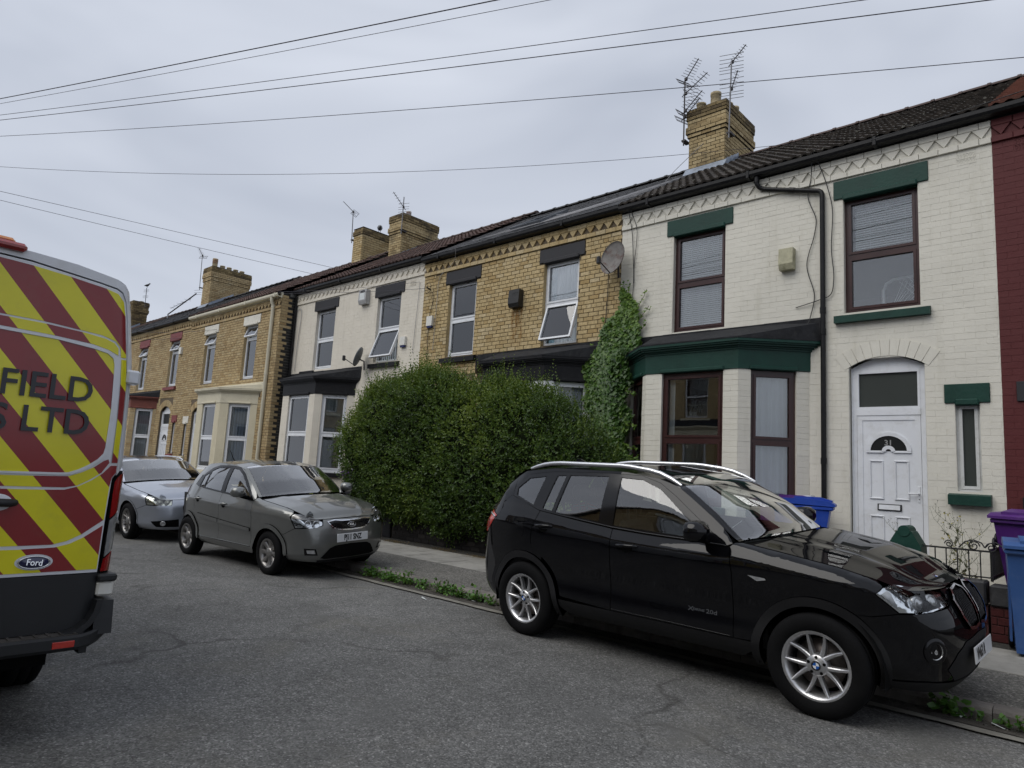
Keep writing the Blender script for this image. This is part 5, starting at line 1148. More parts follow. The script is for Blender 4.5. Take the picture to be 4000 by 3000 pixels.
c.side('rear_door', [(-1.742, 0.425)] + doorR_top + [(-2.68, 1.05), (-2.70, 0.93)] + arc(-2.81, hubz, 0.50, 76, 12, 10) , PB_)
c.side('front_wing', [(-0.594, 0.425), (-0.594, 0.90), (-0.628, 1.088), (-0.60, 1.118)] + bmwt(-0.55, 0.40, 0.003, 14) + [(0.425, 0.93), (0.375, 0.885), (0.50, 0.768), (0.352, 0.735)] + arc(0, hubz, ra, 58, 170, 18), PB_)
c.side('rear_wing', [(-2.627, 1.212), (-2.688, 1.05), (-2.708, 0.93)] + arc(-2.81, hubz, ra + 0.047, 76, 60, 3) + arc(-2.81, hubz, ra, 58, 160, 16) + [(-3.27, 0.60), (-3.50, 0.62), (-3.52, 0.90), (-3.42, 0.93), (-3.24, 1.12), (-3.40, 1.19), (-3.36, 1.285), (-3.22, 1.46), (-3.14, 1.52), (-3.105, 1.40), (-3.075, 1.335)], PB_)
c.side('rear_bumper', arc(-2.81, hubz, ra, 160, 192, 5) + [(-3.27, 0.27), (bmw_body.S, 0.28, 's'), (bmw_body.S, 0.95, 's'), (-3.52, 0.89), (-3.50, 0.615), (-3.27, 0.595)], PB_)
c.side('rear_light', [(-3.245, 1.12), (-3.40, 1.175), (-3.56, 1.13), (-3.56, 0.915), (-3.43, 0.94)], M['red_lens_bright'], off=0.004, dv=0.03)
c.line([(-3.27, 1.10), (-3.40, 1.13), (-3.54, 1.115)], 0.012, 'light_strip', M['clear_lens'], 0.004)
c.side('sill_panel', [(-0.44, 0.36), (-0.43, 0.418), (-2.36, 0.418), (-2.36, 0.36), (-2.25, 0.285), (-0.55, 0.285)], M['cladding'], off=-0.004)
c.line([(-0.62, 0.432), (-1.2, 0.437), (-1.73, 0.437)], 0.0035, 'door_crease', PB_, 0.002)
# arches
for xx in (0.0, -2.81):
    c.side('arch_cladding', arc(xx, hubz, 0.462, -12, 192, 30) + arc(xx, hubz, 0.398, 192, -12, 30), M['cladding'], off=0.012, lip=0.05, du=0.04, dv=0.04)
    wheel_well(c, xx, hubz, 0.43, 0.58, 0.86)
# windows: black surround with cut-outs, then the glass
gF = [(-1.745, 1.150), (-1.765, 1.566), (-1.54, 1.556), (-1.34, 1.487), (-1.18, 1.377), (-1.0, 1.245), (-0.82, 1.122)]
gR = [(-1.905, 1.168), (-1.905, 1.57), (-2.37, 1.562), (-2.43, 1.215)]; gR2 = [(-2.475, 1.222), (-2.415, 1.56), (-2.535, 1.553), (-2.60, 1.238)]
gQ = [(-2.735, 1.262), (-2.685, 1.54), (-2.92, 1.513), (-3.045, 1.41), (-3.02, 1.345)]
dlo = [(-0.655, 1.088), (-0.98, 1.305), (-1.17, 1.432), (-1.35, 1.535), (-1.55, 1.588), (-1.9, 1.598), (-2.6, 1.588), (-2.94, 1.55), (-3.10, 1.41), (-3.07, 1.33), (-2.632, 1.213), (-2.35, 1.186), (-1.742, 1.129), (-1.4, 1.111), (-1.0, 1.101)]
c.side('window_surround', dlo, M['gloss_black'], [gF, gR, gR2, gQ], off=0.001, lip=0.02, dv=0.04)
for g_, nm in ((gF, 'front_door_window'), (gR, 'rear_door_window'), (gR2, 'rear_door_quarter_light'), (gQ, 'rear_quarter_window')): c.side(nm, g_, M['car_glass'], off=-0.006, lip=0)
c.line([(-1.743, 0.45), (-1.743, 1.12)], 0.003, 'shut_line', M['arch_black'], -0.004)
c.line([(x, z + 0.004) for x, z in dlo[8:] + dlo[:1]][1:], 0.007, 'belt_trim', M['gloss_black'], 0.003)
c.side('cant_rail', [(-0.612, 1.115), (-0.66, 1.094)] + [(x, z + 0.003) for x, z in dlo[1:9]] + [(-3.14, 1.515)] + bmwt(-3.14, -0.612, 0.001, 24)[:-1], PB_, lip=0.0)
# bonnet, screen, roof
def hump(x, u):
    a = np.abs(u); return 0.012 * np.exp(-((a - 0.62 + 0.10 * (x - 0.2)) / 0.10) ** 2) * sstep(0.85, 0.5, x) + 0.010 * sstep(0.48, 0.36, a) * sstep(-0.9, -0.2, x)
ue = 0.995
c.topp('bonnet', [(0.776, -ue), (0.776, ue), (-0.47, ue), (-0.47, -ue)], PB_, du=0.05, dv=0.06, hump=hump)
c.topp('scuttle', [(-0.475, -0.97), (-0.475, 0.97), (-0.60, 0.97), (-0.60, -0.97)], M['arch_black'], off=-0.03)
c.topp('windscreen', [(-0.60, -0.945), (-0.60, 0.945), (-1.285, 0.90), (-1.285, -0.90)], M['screen_glass'], off=0.0, lip=0.0)
for sg in (-1, 1):
    c.topp('windscreen_band', [(-0.60, sg * 0.945), (-1.285, sg * 0.90), (-1.285, sg * 0.865), (-0.60, sg * 0.915)], M['gloss_black'], off=-0.008, lip=0)
    c.topp('windscreen_pillar', [(-0.585, sg * 0.949), (-1.29, sg * 0.904), (-1.29, sg * 1.0), (-0.585, sg * 1.0)], PB_)
c.topp('windscreen_band', [(-0.60, -0.92), (-0.60, 0.92), (-0.66, 0.91), (-0.66, -0.91)], M['gloss_black'], off=-0.008, lip=0); c.topp('windscreen_band', [(-1.285, -0.86), (-1.285, 0.86), (-1.22, 0.86), (-1.22, -0.86)], M['gloss_black'], off=-0.008, lip=0)
c.topp('roof', [(-1.295, -1), (-1.295, 1), (-3.12, 1), (-3.12, -1)], M['paint_black'], du=0.09)
c.topp('tailgate', [(-3.125, -1), (-3.125, 1), (-3.76, 1), (-3.76, -1)], M['paint_black'], du=0.05)
for sg in (-1, 1):
    P = []
    for x in np.linspace(-1.17, -2.98, 18):
        q = c.b.T(c.b.sx(x), sg * 0.955)[0]; u = (x + 1.17) / (-2.98 + 1.17); P.append((q[0], q[1], q[2] + 0.004 + 0.042 * min(1, 6 * u, 6 * (1 - u) + 0.25) ** 0.8))
    b = MB(); b.tube(P, [0.012] + [0.021] * 16 + [0.014], 10); b.v = [(x_, y_, z_) for x_, y_, z_ in b.v]; b.build('roof_rail', M['satin_alu'], BM)
q = c.b.T(c.b.sx(-2.78), 0.0)[0]; b = MB(); b.prism([(-0.09, 0.0), (0.11, 0.0), (0.06, 0.018), (-0.03, 0.062), (-0.085, 0.072)], 'y', -0.016, 0.016); b.build('aerial_fin', M['paint_black'], BM, loc=(q[0], q[1], q[2] - 0.004), rot=(0, 0, 0), fix=True)
q = c.b.T(c.b.sx(-3.1), 0.0)[0]; c.topp('rear_spoiler', [(-3.08, -0.9), (-3.08, 0.9), (-3.20, 0.93), (-3.20, -0.93)], PB_, off=0.03)
# nose
SY = lambda y: float(c.b.sy(y)); top_front = lambda y: float(c.b.top(SY(y))[0])
c.side('front_bumper', [(0.0, 0.225, 's'), (SY(0.45), 0.235, 's'), (SY(0.66), 0.26, 's'), (0.40, 0.28)] + arc(0, hubz, ra, -8, 58, 12) + [(0.352, 0.729), (0.50, 0.762), (SY(0.60), 0.768, 's'), (SY(0.42), 0.785, 's'), (SY(0.385), 0.80, 's'), (SY(0.37), top_front(0.37) - 0.006, 's')] + [(SY(y), top_front(y) - 0.006, 's') for y in (0.3, 0.2, 0.1)] + [(0.0, top_front(0.0) - 0.006, 's')], PB_, lip=0.0, dv=0.035, du=0.05)
hl = [(0.383, 0.885), (0.432, 0.928), (0.52, 0.935), (SY(0.62), 0.915, 's'), (SY(0.5), 0.895, 's'), (SY(0.40), 0.872, 's'), (SY(0.395), 0.805, 's'), (SY(0.5), 0.785, 's'), (0.508, 0.772)]
c.side('headlight', hl, M['lens_glass'], off=0.002, lip=0, dv=0.03, du=0.04)
c.side('headlight_housing', hl, M['lamp_chrome'], off=-0.012, lip=0.0, dv=0.03, du=0.04, off_fn=lambda s_, z_: -0.055 * np.clip((s_ - SY(0.40)) / 0.12, 0, 1) * np.clip((SY(0.70) - s_) / 0.06, 0, 1))
c.side('headlight_shroud', [(SY(0.585), 0.905, 's'), (SY(0.5), 0.885, 's'), (SY(0.405), 0.865, 's'), (SY(0.40), 0.812, 's'), (SY(0.5), 0.795, 's'), (SY(0.60), 0.785, 's')], M['gloss_black'], off=-0.03, lip=0)
for y_, rr_ in ((0.50, 0.046), (0.63, 0.040)):
    p, nrm = c.at(0, 0.842, -0.045, SY(y_))
    for sg in (1, -1):
        b = MB(); b.lathe([(0.0, 0.03), (rr_ * 0.5, 0.026), (rr_ * 0.8, 0.014), (rr_, 0.0), (rr_ * 1.12, 0.004), (rr_ * 1.15, -0.03)], 20); b.xf(Matrix.Translation(p) @ frame_from_normal(Vector((0.93, -0.3, 0.1))).to_4x4()); b.v = [(x_, yy * sg, z_) for x_, yy, z_ in b.v]; b.build('headlight_lamp', M['clear_lens'], BM, fix=True)
c.side('headlight_indicator', [(0.41, 0.885), (0.45, 0.912), (0.47, 0.90), (0.50, 0.80), (0.48, 0.805)], M['badge_white'], off=-0.006, lip=0)
def kid(k): return [(SY(0.035 - k * 0.6), 0.655 - k, 's'), (SY(0.035 - k * 0.6), 0.855 + k * 0.6, 's'), (SY(0.10), 0.885 + k * 0.5, 's'), (SY(0.26), 0.868 + k * 0.6, 's'), (SY(0.325 + k), 0.82 + k * 0.3, 's'), (SY(0.305 + k), 0.72, 's'), (SY(0.23 + k * 0.5), 0.652 - k, 's'), (SY(0.12), 0.64 - k, 's')]
c.side('grille_frame', kid(0.02), M['chrome'], [kid(0.0)], off=0.022, lip=0.03, du=0.03, dv=0.03)
c.side('grille', kid(0.0), M['arch_black'], off=0.004, lip=0)
for i in range(9):
    y_ = 0.055 + i * 0.030; c.line([(SY(y_), 0.665 if i < 7 else 0.70, 's'), (SY(y_), 0.76, 's'), (SY(y_), 0.862 if i < 7 else 0.83, 's')], 0.005, 'grille_bar', M['gloss_black'], 0.012)
c.side('air_intake', [(0.0, 0.30, 's'), (SY(0.40), 0.31, 's'), (SY(0.50), 0.40, 's'), (SY(0.42), 0.50, 's'), (SY(0.3), 0.56, 's'), (0.0, 0.58, 's')], M['cladding'], off=0.004, lip=0)
c.side('skid_trim', [(SY(0.34), 0.265, 's'), (SY(0.60), 0.275, 's'), (SY(0.58), 0.295, 's'), (SY(0.36), 0.29, 's')], M['steel_dull'], off=0.006)
c.side('bumper_lip', [(0.0, 0.225, 's'), (SY(0.45), 0.235, 's'), (SY(0.66), 0.26, 's'), (0.42, 0.28), (0.44, 0.33), (SY(0.66), 0.33, 's'), (SY(0.45), 0.31, 's'), (0.0, 0.30, 's')], M['cladding'], off=0.008)
p, nrm = c.at(0, 0.53, 0.0, SY(0.61))
for sg in (1, -1):
    for (nm, pr, mt) in (('fog_light_bezel', [(0.052, 0.002), (0.075, 0.006), (0.085, -0.002)], 'gloss_black'), ('fog_light', [(0.0, 0.0), (0.03, -0.002), (0.05, -0.006), (0.054, 0.003)], 'clear_lens')):
        b = MB(); b.lathe(pr, 24); b.xf(Matrix.Translation(p) @ frame_from_normal(nrm).to_4x4()); b.v = [(x_, yy * sg, z_) for x_, yy, z_ in b.v]; b.build(nm, M[mt], BM, fix=True)
p, nrm = c.at(0, 0.47, 0.03, 0.0); pl = plate(BM, p, Vector((1, 0, 0.05)), 'VN63 R', size=0.095)
q = c.b.T(c.b.sx(0.70), 0.0)[0]; roundel(BM, Vector((float(c.b.T(c.b.sx(0.665), 0.0)[0][0]), 0, float(c.b.T(c.b.sx(0.665), 0.0)[0][2]) + 0.006)), Vector((0.42, 0, 0.9)), 0.042)
handle(c, -2.53, 1.075, M['paint_black'], 0.21); handle(c, -1.56, 0.995, M['paint_black'], 0.21)
mirror(c, -0.82, 1.115, M['paint_black'], 'gloss_black', 0.24, 0.165, 0.17)
c.side('fuel_flap', [(-2.80, 0.98), (-2.80, 1.12), (-2.83, 1.155), (-2.98, 1.165), (-3.01, 1.13), (-3.01, 0.99), (-2.98, 0.955), (-2.83, 0.945)], PB_, off=0.002, lip=0.006, both=False)
c.side('side_repeater', [(-0.47, 0.905), (-0.40, 0.87), (-0.33, 0.885), (-0.34, 0.897)], M['clear_lens'], off=0.004, lip=0.006)
for sg_ in (1,):
    p, nrm = c.at(-0.83, 0.575, 0.003); F3 = frame_from_normal(nrm)
    for (s_, dx, sz) in (('X', -0.125, 0.06), ('DRIVE', -0.055, 0.032), ('20d', 0.055, 0.055)):
        o = obj('door_lettering', text_mesh(s_, sz, 0.001, 0.0008), BM, M['chrome']); o.matrix_local = Matrix.Translation(p) @ F3.to_4x4() @ Matrix.Translation((dx * -1 if False else dx, 0, 0)) @ Matrix.Diagonal((1.15, 0.8, 1, 1))
for (x, y, z_, stv) in ((0.0, -0.815, 0.35, 0.03), (0.0, 0.815, 0.35, 0.03), (-2.81, -0.815, 0.35, 0), (-2.81, 0.815, 0.35, 0)): wheel(c, x, y, 0.352, 0.232, 0.225, 'bmw', -1 if y < 0 else 1, z=z_, steer=stv)
car_common(c, 2.81, 0.26, 0.80, 1.10, [(-1.45, -0.37), (-1.45, 0.37), (-2.35, -0.38), (-2.35, 0.38), (-2.35, 0.0)], -0.72, -3.5, 0.55)
wiper(BM, [(-0.40, 0.42, 1.115), (-0.50, 0.15, 1.14), (-0.56, -0.45, 1.15)]); wiper(BM, [(-0.36, -0.1, 1.115), (-0.47, -0.35, 1.135), (-0.56, -0.72, 1.14)])
MB().box(-0.09, 0.09, -0.12, 0.12, 0, 0.003).build('parking_permit', M['paper'], BM, loc=(-0.80, -0.52, 1.185), rot=(0, R(-38), R(20)))
MB().box(-0.02, 0.02, -0.12, 0.12, -0.035, 0.035, bev=0.015).build('interior_mirror', M['dash'], BM, loc=(-1.17, 0, 1.50))

# ------------------------------------------------------------------ grey hatchback (local x: front hub = 0)
st = [0.80, 0.58, 0.30, 0.0, -0.30, -0.42, -0.70, -1.0, -1.3, -1.8, -2.2, -2.5, -2.75, -3.05]
zt = [0.77, 0.855, 0.925, 0.965, 1.0, 1.03, 1.225, 1.405, 1.462, 1.478, 1.45, 1.36, 1.12, 0.98]; n_ = len(st)
zlv = [[0.215] * n_, [0.27] * n_, [0.34] * n_, [0.46] * n_, [0.60] * n_, [0.70, 0.745, 0.78, 0.80, 0.81, 0.82, 0.83, 0.84, 0.845, 0.855, 0.865, 0.87, 0.87, 0.86],
       [0.735, 0.815, 0.885, 0.925, 0.96, 0.975, 0.995, 1.015, 1.03, 1.06, 1.085, 1.09, 1.03, 0.93], [0.755, 0.838, 0.905, 0.945, 0.98, 1.0, 1.10, 1.22, 1.26, 1.28, 1.28, 1.24, 1.08, 0.955], zt]
inl = [[0.10] * n_, [0.04] * n_, [0.012] * n_, [0.02] * n_, [0.006] * n_, [0.0] * n_, [0.02, 0.02, 0.025, 0.035, 0.045, 0.048, 0.05, 0.05, 0.05, 0.05, 0.055, 0.06, 0.05, 0.04],
       [0.045, 0.045, 0.05, 0.06, 0.06, 0.065, 0.085, 0.115, 0.125, 0.13, 0.135, 0.13, 0.08, 0.06], [0.09, 0.09, 0.10, 0.11, 0.11, 0.115, 0.15, 0.20, 0.225, 0.235, 0.235, 0.22, 0.13, 0.10]]
kia_body = Body([(0.81, 0), (0.805, 0.2), (0.78, 0.42), (0.70, 0.61), (0.52, 0.73), (0.18, 0.805), (-0.3, 0.84), (-1.2, 0.845), (-2.0, 0.83), (-2.5, 0.78), (-2.85, 0.65), (-3.0, 0.4), (-3.05, 0)], st, zlv, inl,
    ([0.20, 0.27, 0.36, 0.46, 0.56, 0.64, 0.71, 0.75, 0.785], [0.10, 0.05, 0.02, 0.0, 0.006, 0.018, 0.035, 0.055, 0.09]), ([0.21, 0.27, 0.36, 0.5, 0.62, 0.8, 0.95, 1.0, 1.05], [0.1, 0.05, 0.02, 0, 0.0, 0.04, 0.06, 0.07, 0.1]),
    [(0.80, 0, 0, 2), (0.6, 0.01, 0.035, 2.2), (0.2, 0.03, 0.06, 2.2), (-0.2, 0.10, 0.055, 2.4), (-0.40, 0.19, 0.04, 2.2), (-0.70, 0.17, 0.05, 2.2), (-1.0, 0.10, 0.055, 2.2), (-1.3, 0.03, 0.05, 2.2), (-1.8, 0, 0.045, 2.2), (-2.2, -0.02, 0.04, 2.2), (-2.6, -0.08, 0.03, 2.2), (-3.05, -0.03, 0.02, 2)])
KI = empty('parked_car', (-8.93, 5.64, 0.045), (R(3.6), 0, R(2.6)), label='dark grey five door hatchback parked between the black SUV and the silver blue estate', cat='car', group='cars parked along the kerb')
c = Car(KI, kia_body); PG = M['paint_grey']; hz_, ra = 0.292, 0.365; SY = lambda y: float(c.b.sy(y)); tf = lambda y: float(c.b.top(SY(y))[0]); WBK = 2.42
c.side('front_door', [(-1.36, 0.345), (-0.42, 0.345), (-0.41, 0.75), (-0.455, 0.975), (-0.9, 1.008), (-1.36, 1.038)], PG)
c.side('rear_door', [(-1.366, 0.345), (-1.366, 1.038), (-1.8, 1.063), (-2.16, 1.083), (-2.22, 0.95), (-2.20, 0.80)] + arc(-WBK, hz_, ra + 0.05, 58, 7, 9), PG)
c.side('front_wing', [(-0.414, 0.345), (-0.404, 0.75), (-0.449, 0.975), (-0.41, 1.018)] + ztop_edge(c, -0.38, 0.42, 0.003) + [(0.46, 0.862), (0.43, 0.82), (0.52, 0.67), (0.335, 0.585)] + arc(0, hz_, ra, 52, 172, 18), PG)
c.side('rear_wing', [(-2.166, 1.085), (-2.226, 0.95), (-2.206, 0.80)] + arc(-WBK, hz_, ra, 50, 165, 16) + [(-2.78, 0.52), (-2.9, 0.60), (-2.80, 0.78), (-2.72, 1.04), (-2.66, 1.20), (-2.50, 1.345), (-2.38, 1.375), (-2.16, 1.40), (-2.36, 1.12)], PG)
c.side('rear_bumper', arc(-WBK, hz_, ra, 165, 190, 4) + [(-2.78, 0.22), (c.b.S, 0.22, 's'), (c.b.S, 0.62, 's'), (-2.9, 0.595), (-2.785, 0.515)], PG)
c.side('rear_light', [(-2.62, 1.10), (-2.72, 1.05), (-2.81, 0.78), (-2.72, 0.80)], M['red_lens'], off=0.004)
c.side('sill_panel', [(-0.36, 0.30), (-0.37, 0.339), (-2.04, 0.339), (-2.05, 0.30), (-1.95, 0.235), (-0.45, 0.235)], PG, off=-0.004)
c.line([(-0.45, 0.35), (-1.2, 0.352), (-1.95, 0.352)], 0.005, 'sill_crease', PG, 0.0)
for xx in (0.0, -WBK):
    c.side('wheel_arch', arc(xx, hz_, 0.405, 4, 176, 24) + arc(xx, hz_, 0.345, 180, 0, 24), PG, off=0.014, lip=0.05, du=0.04, dv=0.04); wheel_well(c, xx, hz_, 0.36, 0.50, 0.77)
c.side('side_moulding', [(-0.44, 0.555), (-0.44, 0.60), (-1.355, 0.655), (-1.355, 0.60)], PG, off=0.016, lip=0.02); c.side('side_moulding', [(-1.372, 0.602), (-1.372, 0.656), (-2.05, 0.695), (-2.07, 0.67), (-2.03, 0.645)], PG, off=0.016, lip=0.02)
gF = [(-1.305, 1.058), (-1.325, 1.405), (-1.16, 1.392), (-0.98, 1.325), (-0.77, 1.175), (-0.56, 1.03)]; gR = [(-1.425, 1.064), (-1.445, 1.412), (-1.80, 1.397), (-1.98, 1.345), (-1.985, 1.098)]; gR2 = [(-2.02, 1.10), (-2.02, 1.325), (-2.14, 1.26), (-2.16, 1.11)]
dlo = [(-0.46, 0.985), (-0.72, 1.19), (-0.93, 1.34), (-1.12, 1.425), (-1.35, 1.445), (-1.8, 1.435), (-2.02, 1.385), (-2.22, 1.26), (-2.36, 1.12), (-2.16, 1.086), (-1.8, 1.067), (-1.36, 1.042), (-0.9, 1.012)]
c.side('window_surround', dlo, M['gloss_black'], [gF, gR, gR2], off=0.001, lip=0.02, dv=0.04)
for g_, nm in ((gF, 'front_door_window'), (gR, 'rear_door_window'), (gR2, 'rear_door_quarter_light')): c.side(nm, g_, M['car_glass'], off=-0.006, lip=0)
c.side('cant_rail', [(-0.42, 1.01)] + [(x, z + 0.003) for x, z in dlo[:8]] + [(-2.38, 1.372)] + ztop_edge(c, -2.38, -0.42, 0.001, 22)[:-1], PG, lip=0.0)
def hump(x, u): a = np.abs(u); return 0.010 * np.exp(-((a - 0.60 + 0.16 * (x - 0.2)) / 0.09) ** 2) * sstep(0.8, 0.5, x)
c.topp('bonnet', [(0.786, -0.995), (0.786, 0.995), (-0.30, 0.995), (-0.30, -0.995)], PG, du=0.05, dv=0.06, hump=hump); c.topp('scuttle', [(-0.303, -0.97), (-0.303, 0.97), (-0.42, 0.97), (-0.42, -0.97)], M['arch_black'], off=-0.03)
c.topp('windscreen', [(-0.42, -0.945), (-0.42, 0.945), (-1.10, 0.91), (-1.10, -0.91)], M['screen_glass'], lip=0)
for sg in (-1, 1):
    c.topp('windscreen_pillar', [(-0.415, sg * 0.95), (-1.105, sg * 0.914), (-1.105, sg), (-0.415, sg)], PG); c.topp('windscreen_band', [(-0.42, sg * 0.945), (-1.10, sg * 0.91), (-1.10, sg * 0.88), (-0.42, sg * 0.90)], M['gloss_black'], off=-0.008, lip=0)
c.topp('windscreen_band', [(-0.42, -0.9), (-0.42, 0.9), (-0.49, 0.9), (-0.49, -0.9)], M['gloss_black'], off=-0.008, lip=0)
c.topp('roof', [(-1.11, -1), (-1.11, 1), (-2.40, 1), (-2.40, -1)], PG, du=0.09); c.topp('tailgate', [(-2.405, -1), (-2.405, 1), (-3.03, 1), (-3.03, -1)], M['gloss_black'], du=0.06)
q = c.b.T(c.b.sx(-2.15), -0.35)[0]; MB().tube([tuple(q), (q[0] - 0.03, q[1], q[2] + 0.02), (q[0] - 0.16, q[1], q[2] + 0.17)], [0.016, 0.008, 0.004], 8).build('roof_aerial', M['arch_black'], KI)
c.side('front_bumper', [(0.0, 0.205, 's'), (SY(0.45), 0.21, 's'), (SY(0.62), 0.225, 's'), (0.33, 0.235)] + arc(0, hz_, ra, -9, 52, 10) + [(0.335, 0.579), (0.52, 0.664), (SY(0.56), 0.675, 's'), (SY(0.44), 0.70, 's'), (SY(0.43), tf(0.43) - 0.006, 's')] + [(SY(y), tf(y) - 0.006, 's') for y in (0.3, 0.2, 0.1)] + [(0.0, tf(0) - 0.006, 's')], PG, lip=0.0, dv=0.035, du=0.05)
hl = [(0.44, 0.825), (0.485, 0.862), (0.57, 0.852), (SY(0.58), 0.822, 's'), (SY(0.50), 0.79, 's'), (SY(0.445), 0.755, 's'), (SY(0.45), 0.71, 's'), (SY(0.55), 0.683, 's'), (0.525, 0.676)]
c.side('headlight', hl, M['lens_glass'], off=0.002, lip=0, dv=0.03, du=0.04); c.side('headlight_housing', hl, M['lamp_chrome'], off=-0.012, lip=0, dv=0.03, du=0.04, off_fn=lambda s_, z_: -0.05 * np.clip((s_ - SY(0.45)) / 0.1, 0, 1) * np.clip((SY(0.70) - s_) / 0.06, 0, 1))
c.side('headlight_shroud', [(0.45, 0.828), (0.49, 0.857), (0.57, 0.847), (SY(0.58), 0.818, 's'), (SY(0.46), 0.762, 's'), (SY(0.52), 0.765, 's'), (0.52, 0.80), (0.50, 0.79)], M['alloy_dark'], off=-0.008, lip=0)
for y_, rr_, z_ in ((0.53, 0.045, 0.735), (0.635, 0.042, 0.745)):
    p, nrm = c.at(0, z_, -0.04, SY(y_))
    for sg in (1, -1):
        b = MB(); b.lathe([(0.0, -0.02), (rr_ * 0.6, -0.01), (rr_, 0.02), (rr_ * 1.1, 0.015)], 20); b.xf(Matrix.Translation(p) @ frame_from_normal(Vector((0.93, -0.3, 0.1))).to_4x4()); b.v = [(x_, yy * sg, zz_) for x_, yy, zz_ in b.v]; b.build('headlight_lamp', M['chrome'], KI, fix=True)
gk = lambda k: [(0.0, 0.636 - k, 's'), (SY(0.17), 0.642 - k, 's'), (SY(0.28 + k), 0.672 - k, 's'), (SY(0.355 + k * 1.3), 0.745 + k * 0.4, 's'), (SY(0.25), 0.756 + k, 's'), (SY(0.14), 0.745 + k, 's'), (0.0, 0.742 + k, 's')]
c.side('grille_frame', gk(0.016), M['chrome'], [], off=0.006, lip=0.02, du=0.03, dv=0.03); c.side('grille', gk(0.0), M['gloss_black'], off=0.011, lip=0.004)
for r_i in range(5):
    z_ = 0.652 + r_i * 0.019
    for k in range(9):
        y_ = 0.02 + k * 0.036 + (0.018 if r_i % 2 else 0)
        if y_ < 0.30 - (0.06 if r_i == 0 else 0): c.side('grille_mesh', [(SY(y_ - 0.012), z_, 's'), (SY(y_), z_ - 0.006, 's'), (SY(y_ + 0.012), z_, 's'), (SY(y_), z_ + 0.006, 's')], M['arch_black'], off=0.013, lip=0)
c.side('air_intake', [(0.0, 0.25, 's'), (SY(0.40), 0.255, 's'), (SY(0.46), 0.27, 's'), (SY(0.34), 0.40, 's'), (SY(0.26), 0.43, 's'), (0.0, 0.44, 's')], M['arch_black'], off=0.004, lip=0); c.side('bumper_lip', [(0.0, 0.203, 's'), (SY(0.5), 0.212, 's'), (SY(0.5), 0.24, 's'), (0.0, 0.235, 's')], M['cladding'], off=0.006)
c.side('fog_light_recess', [(SY(0.50), 0.31, 's'), (SY(0.53), 0.40, 's'), (SY(0.66), 0.41, 's'), (SY(0.655), 0.32, 's')], M['gloss_black'], off=0.003, lip=0); c.side('fog_light', [(SY(0.535), 0.335, 's'), (SY(0.55), 0.385, 's'), (SY(0.635), 0.388, 's'), (SY(0.63), 0.345, 's')], M['clear_lens'], off=0.006)
p, nrm = c.at(0, 0.525, 0.022, 0.0); plate(KI, p, Vector((1, 0, 0.03)), 'PJ11 SNZ', size=0.098, sx=0.76)
p, nrm = c.at(0, 0.692, 0.016, 0.0); b = MB(); b.lathe([(0.0, 0.0), (0.052, 0.0), (0.058, 0.006), (0.064, 0.0), (0.064, -0.01)], 28); Mk = Matrix.Translation(p) @ frame_from_normal(Vector((1, 0, 0.2))).to_4x4(); b.xf(Mk @ Matrix.Diagonal((1.05, 0.5, 1, 1))); b.build('badge', M['badge_black'], KI, fix=True)
o = obj('badge_lettering', text_mesh('KIA', 0.05, 0.001, 0.0015), KI, M['chrome']); o.matrix_local = Mk @ Matrix.Translation((0, 0, 0.003)) @ Matrix.Diagonal((0.95, 0.85, 1, 1))
n = 28; MB().tube([tuple(Mk @ Vector((0.067 * math.cos(2 * math.pi * i / n), 0.033 * math.sin(2 * math.pi * i / n), 0.002))) for i in range(n + 1)], 0.0035, 6, cap=False).build('badge_rim', M['chrome'], KI)
handle(c, -2.08, 0.915, PG, 0.15); handle(c, -1.22, 0.885, PG, 0.15); mirror(c, -0.62, 1.015, PG, 'arch_black', 0.20, 0.15, 0.15)
for (x, y) in ((0.0, -0.73), (0.0, 0.73), (-WBK, -0.735), (-WBK, 0.735)): wheel(c, x, y, 0.30, 0.195, 0.19, 'kia', -1 if y < 0 else 1, z=0.295, rimm='alloy_dark')
car_common(c, WBK, 0.22, 0.70, 1.0, [(-1.15, -0.34), (-1.15, 0.34), (-1.95, -0.36), (-1.95, 0.36)], -0.52, -2.85, 0.5, 'seat_grey')
wiper(KI, [(-0.20, 0.35, 1.01), (-0.32, 0.1, 1.035), (-0.40, -0.45, 1.05)]); wiper(KI, [(-0.18, -0.05, 1.01), (-0.30, 0.3, 1.03), (-0.38, 0.6, 1.04)])
b = MB(); b.lathe([(0.0, 0), (0.035, 0.0), (0.042, 0.03), (0.03, 0.055), (0.022, 0.07), (0.033, 0.09), (0.028, 0.115), (0.0, 0.125)], 14); b.build('dashboard_duck', M['duck_yellow'] if 'duck_yellow' in M else pm('duck_yellow', (0.7, 0.68, 0.2), 0.5), KI, loc=(-0.46, 0.16, 0.985))
MB().box(-0.02, 0.02, -0.11, 0.11, -0.03, 0.03, bev=0.015).build('interior_mirror', M['dash'], KI, loc=(-1.02, 0, 1.35))
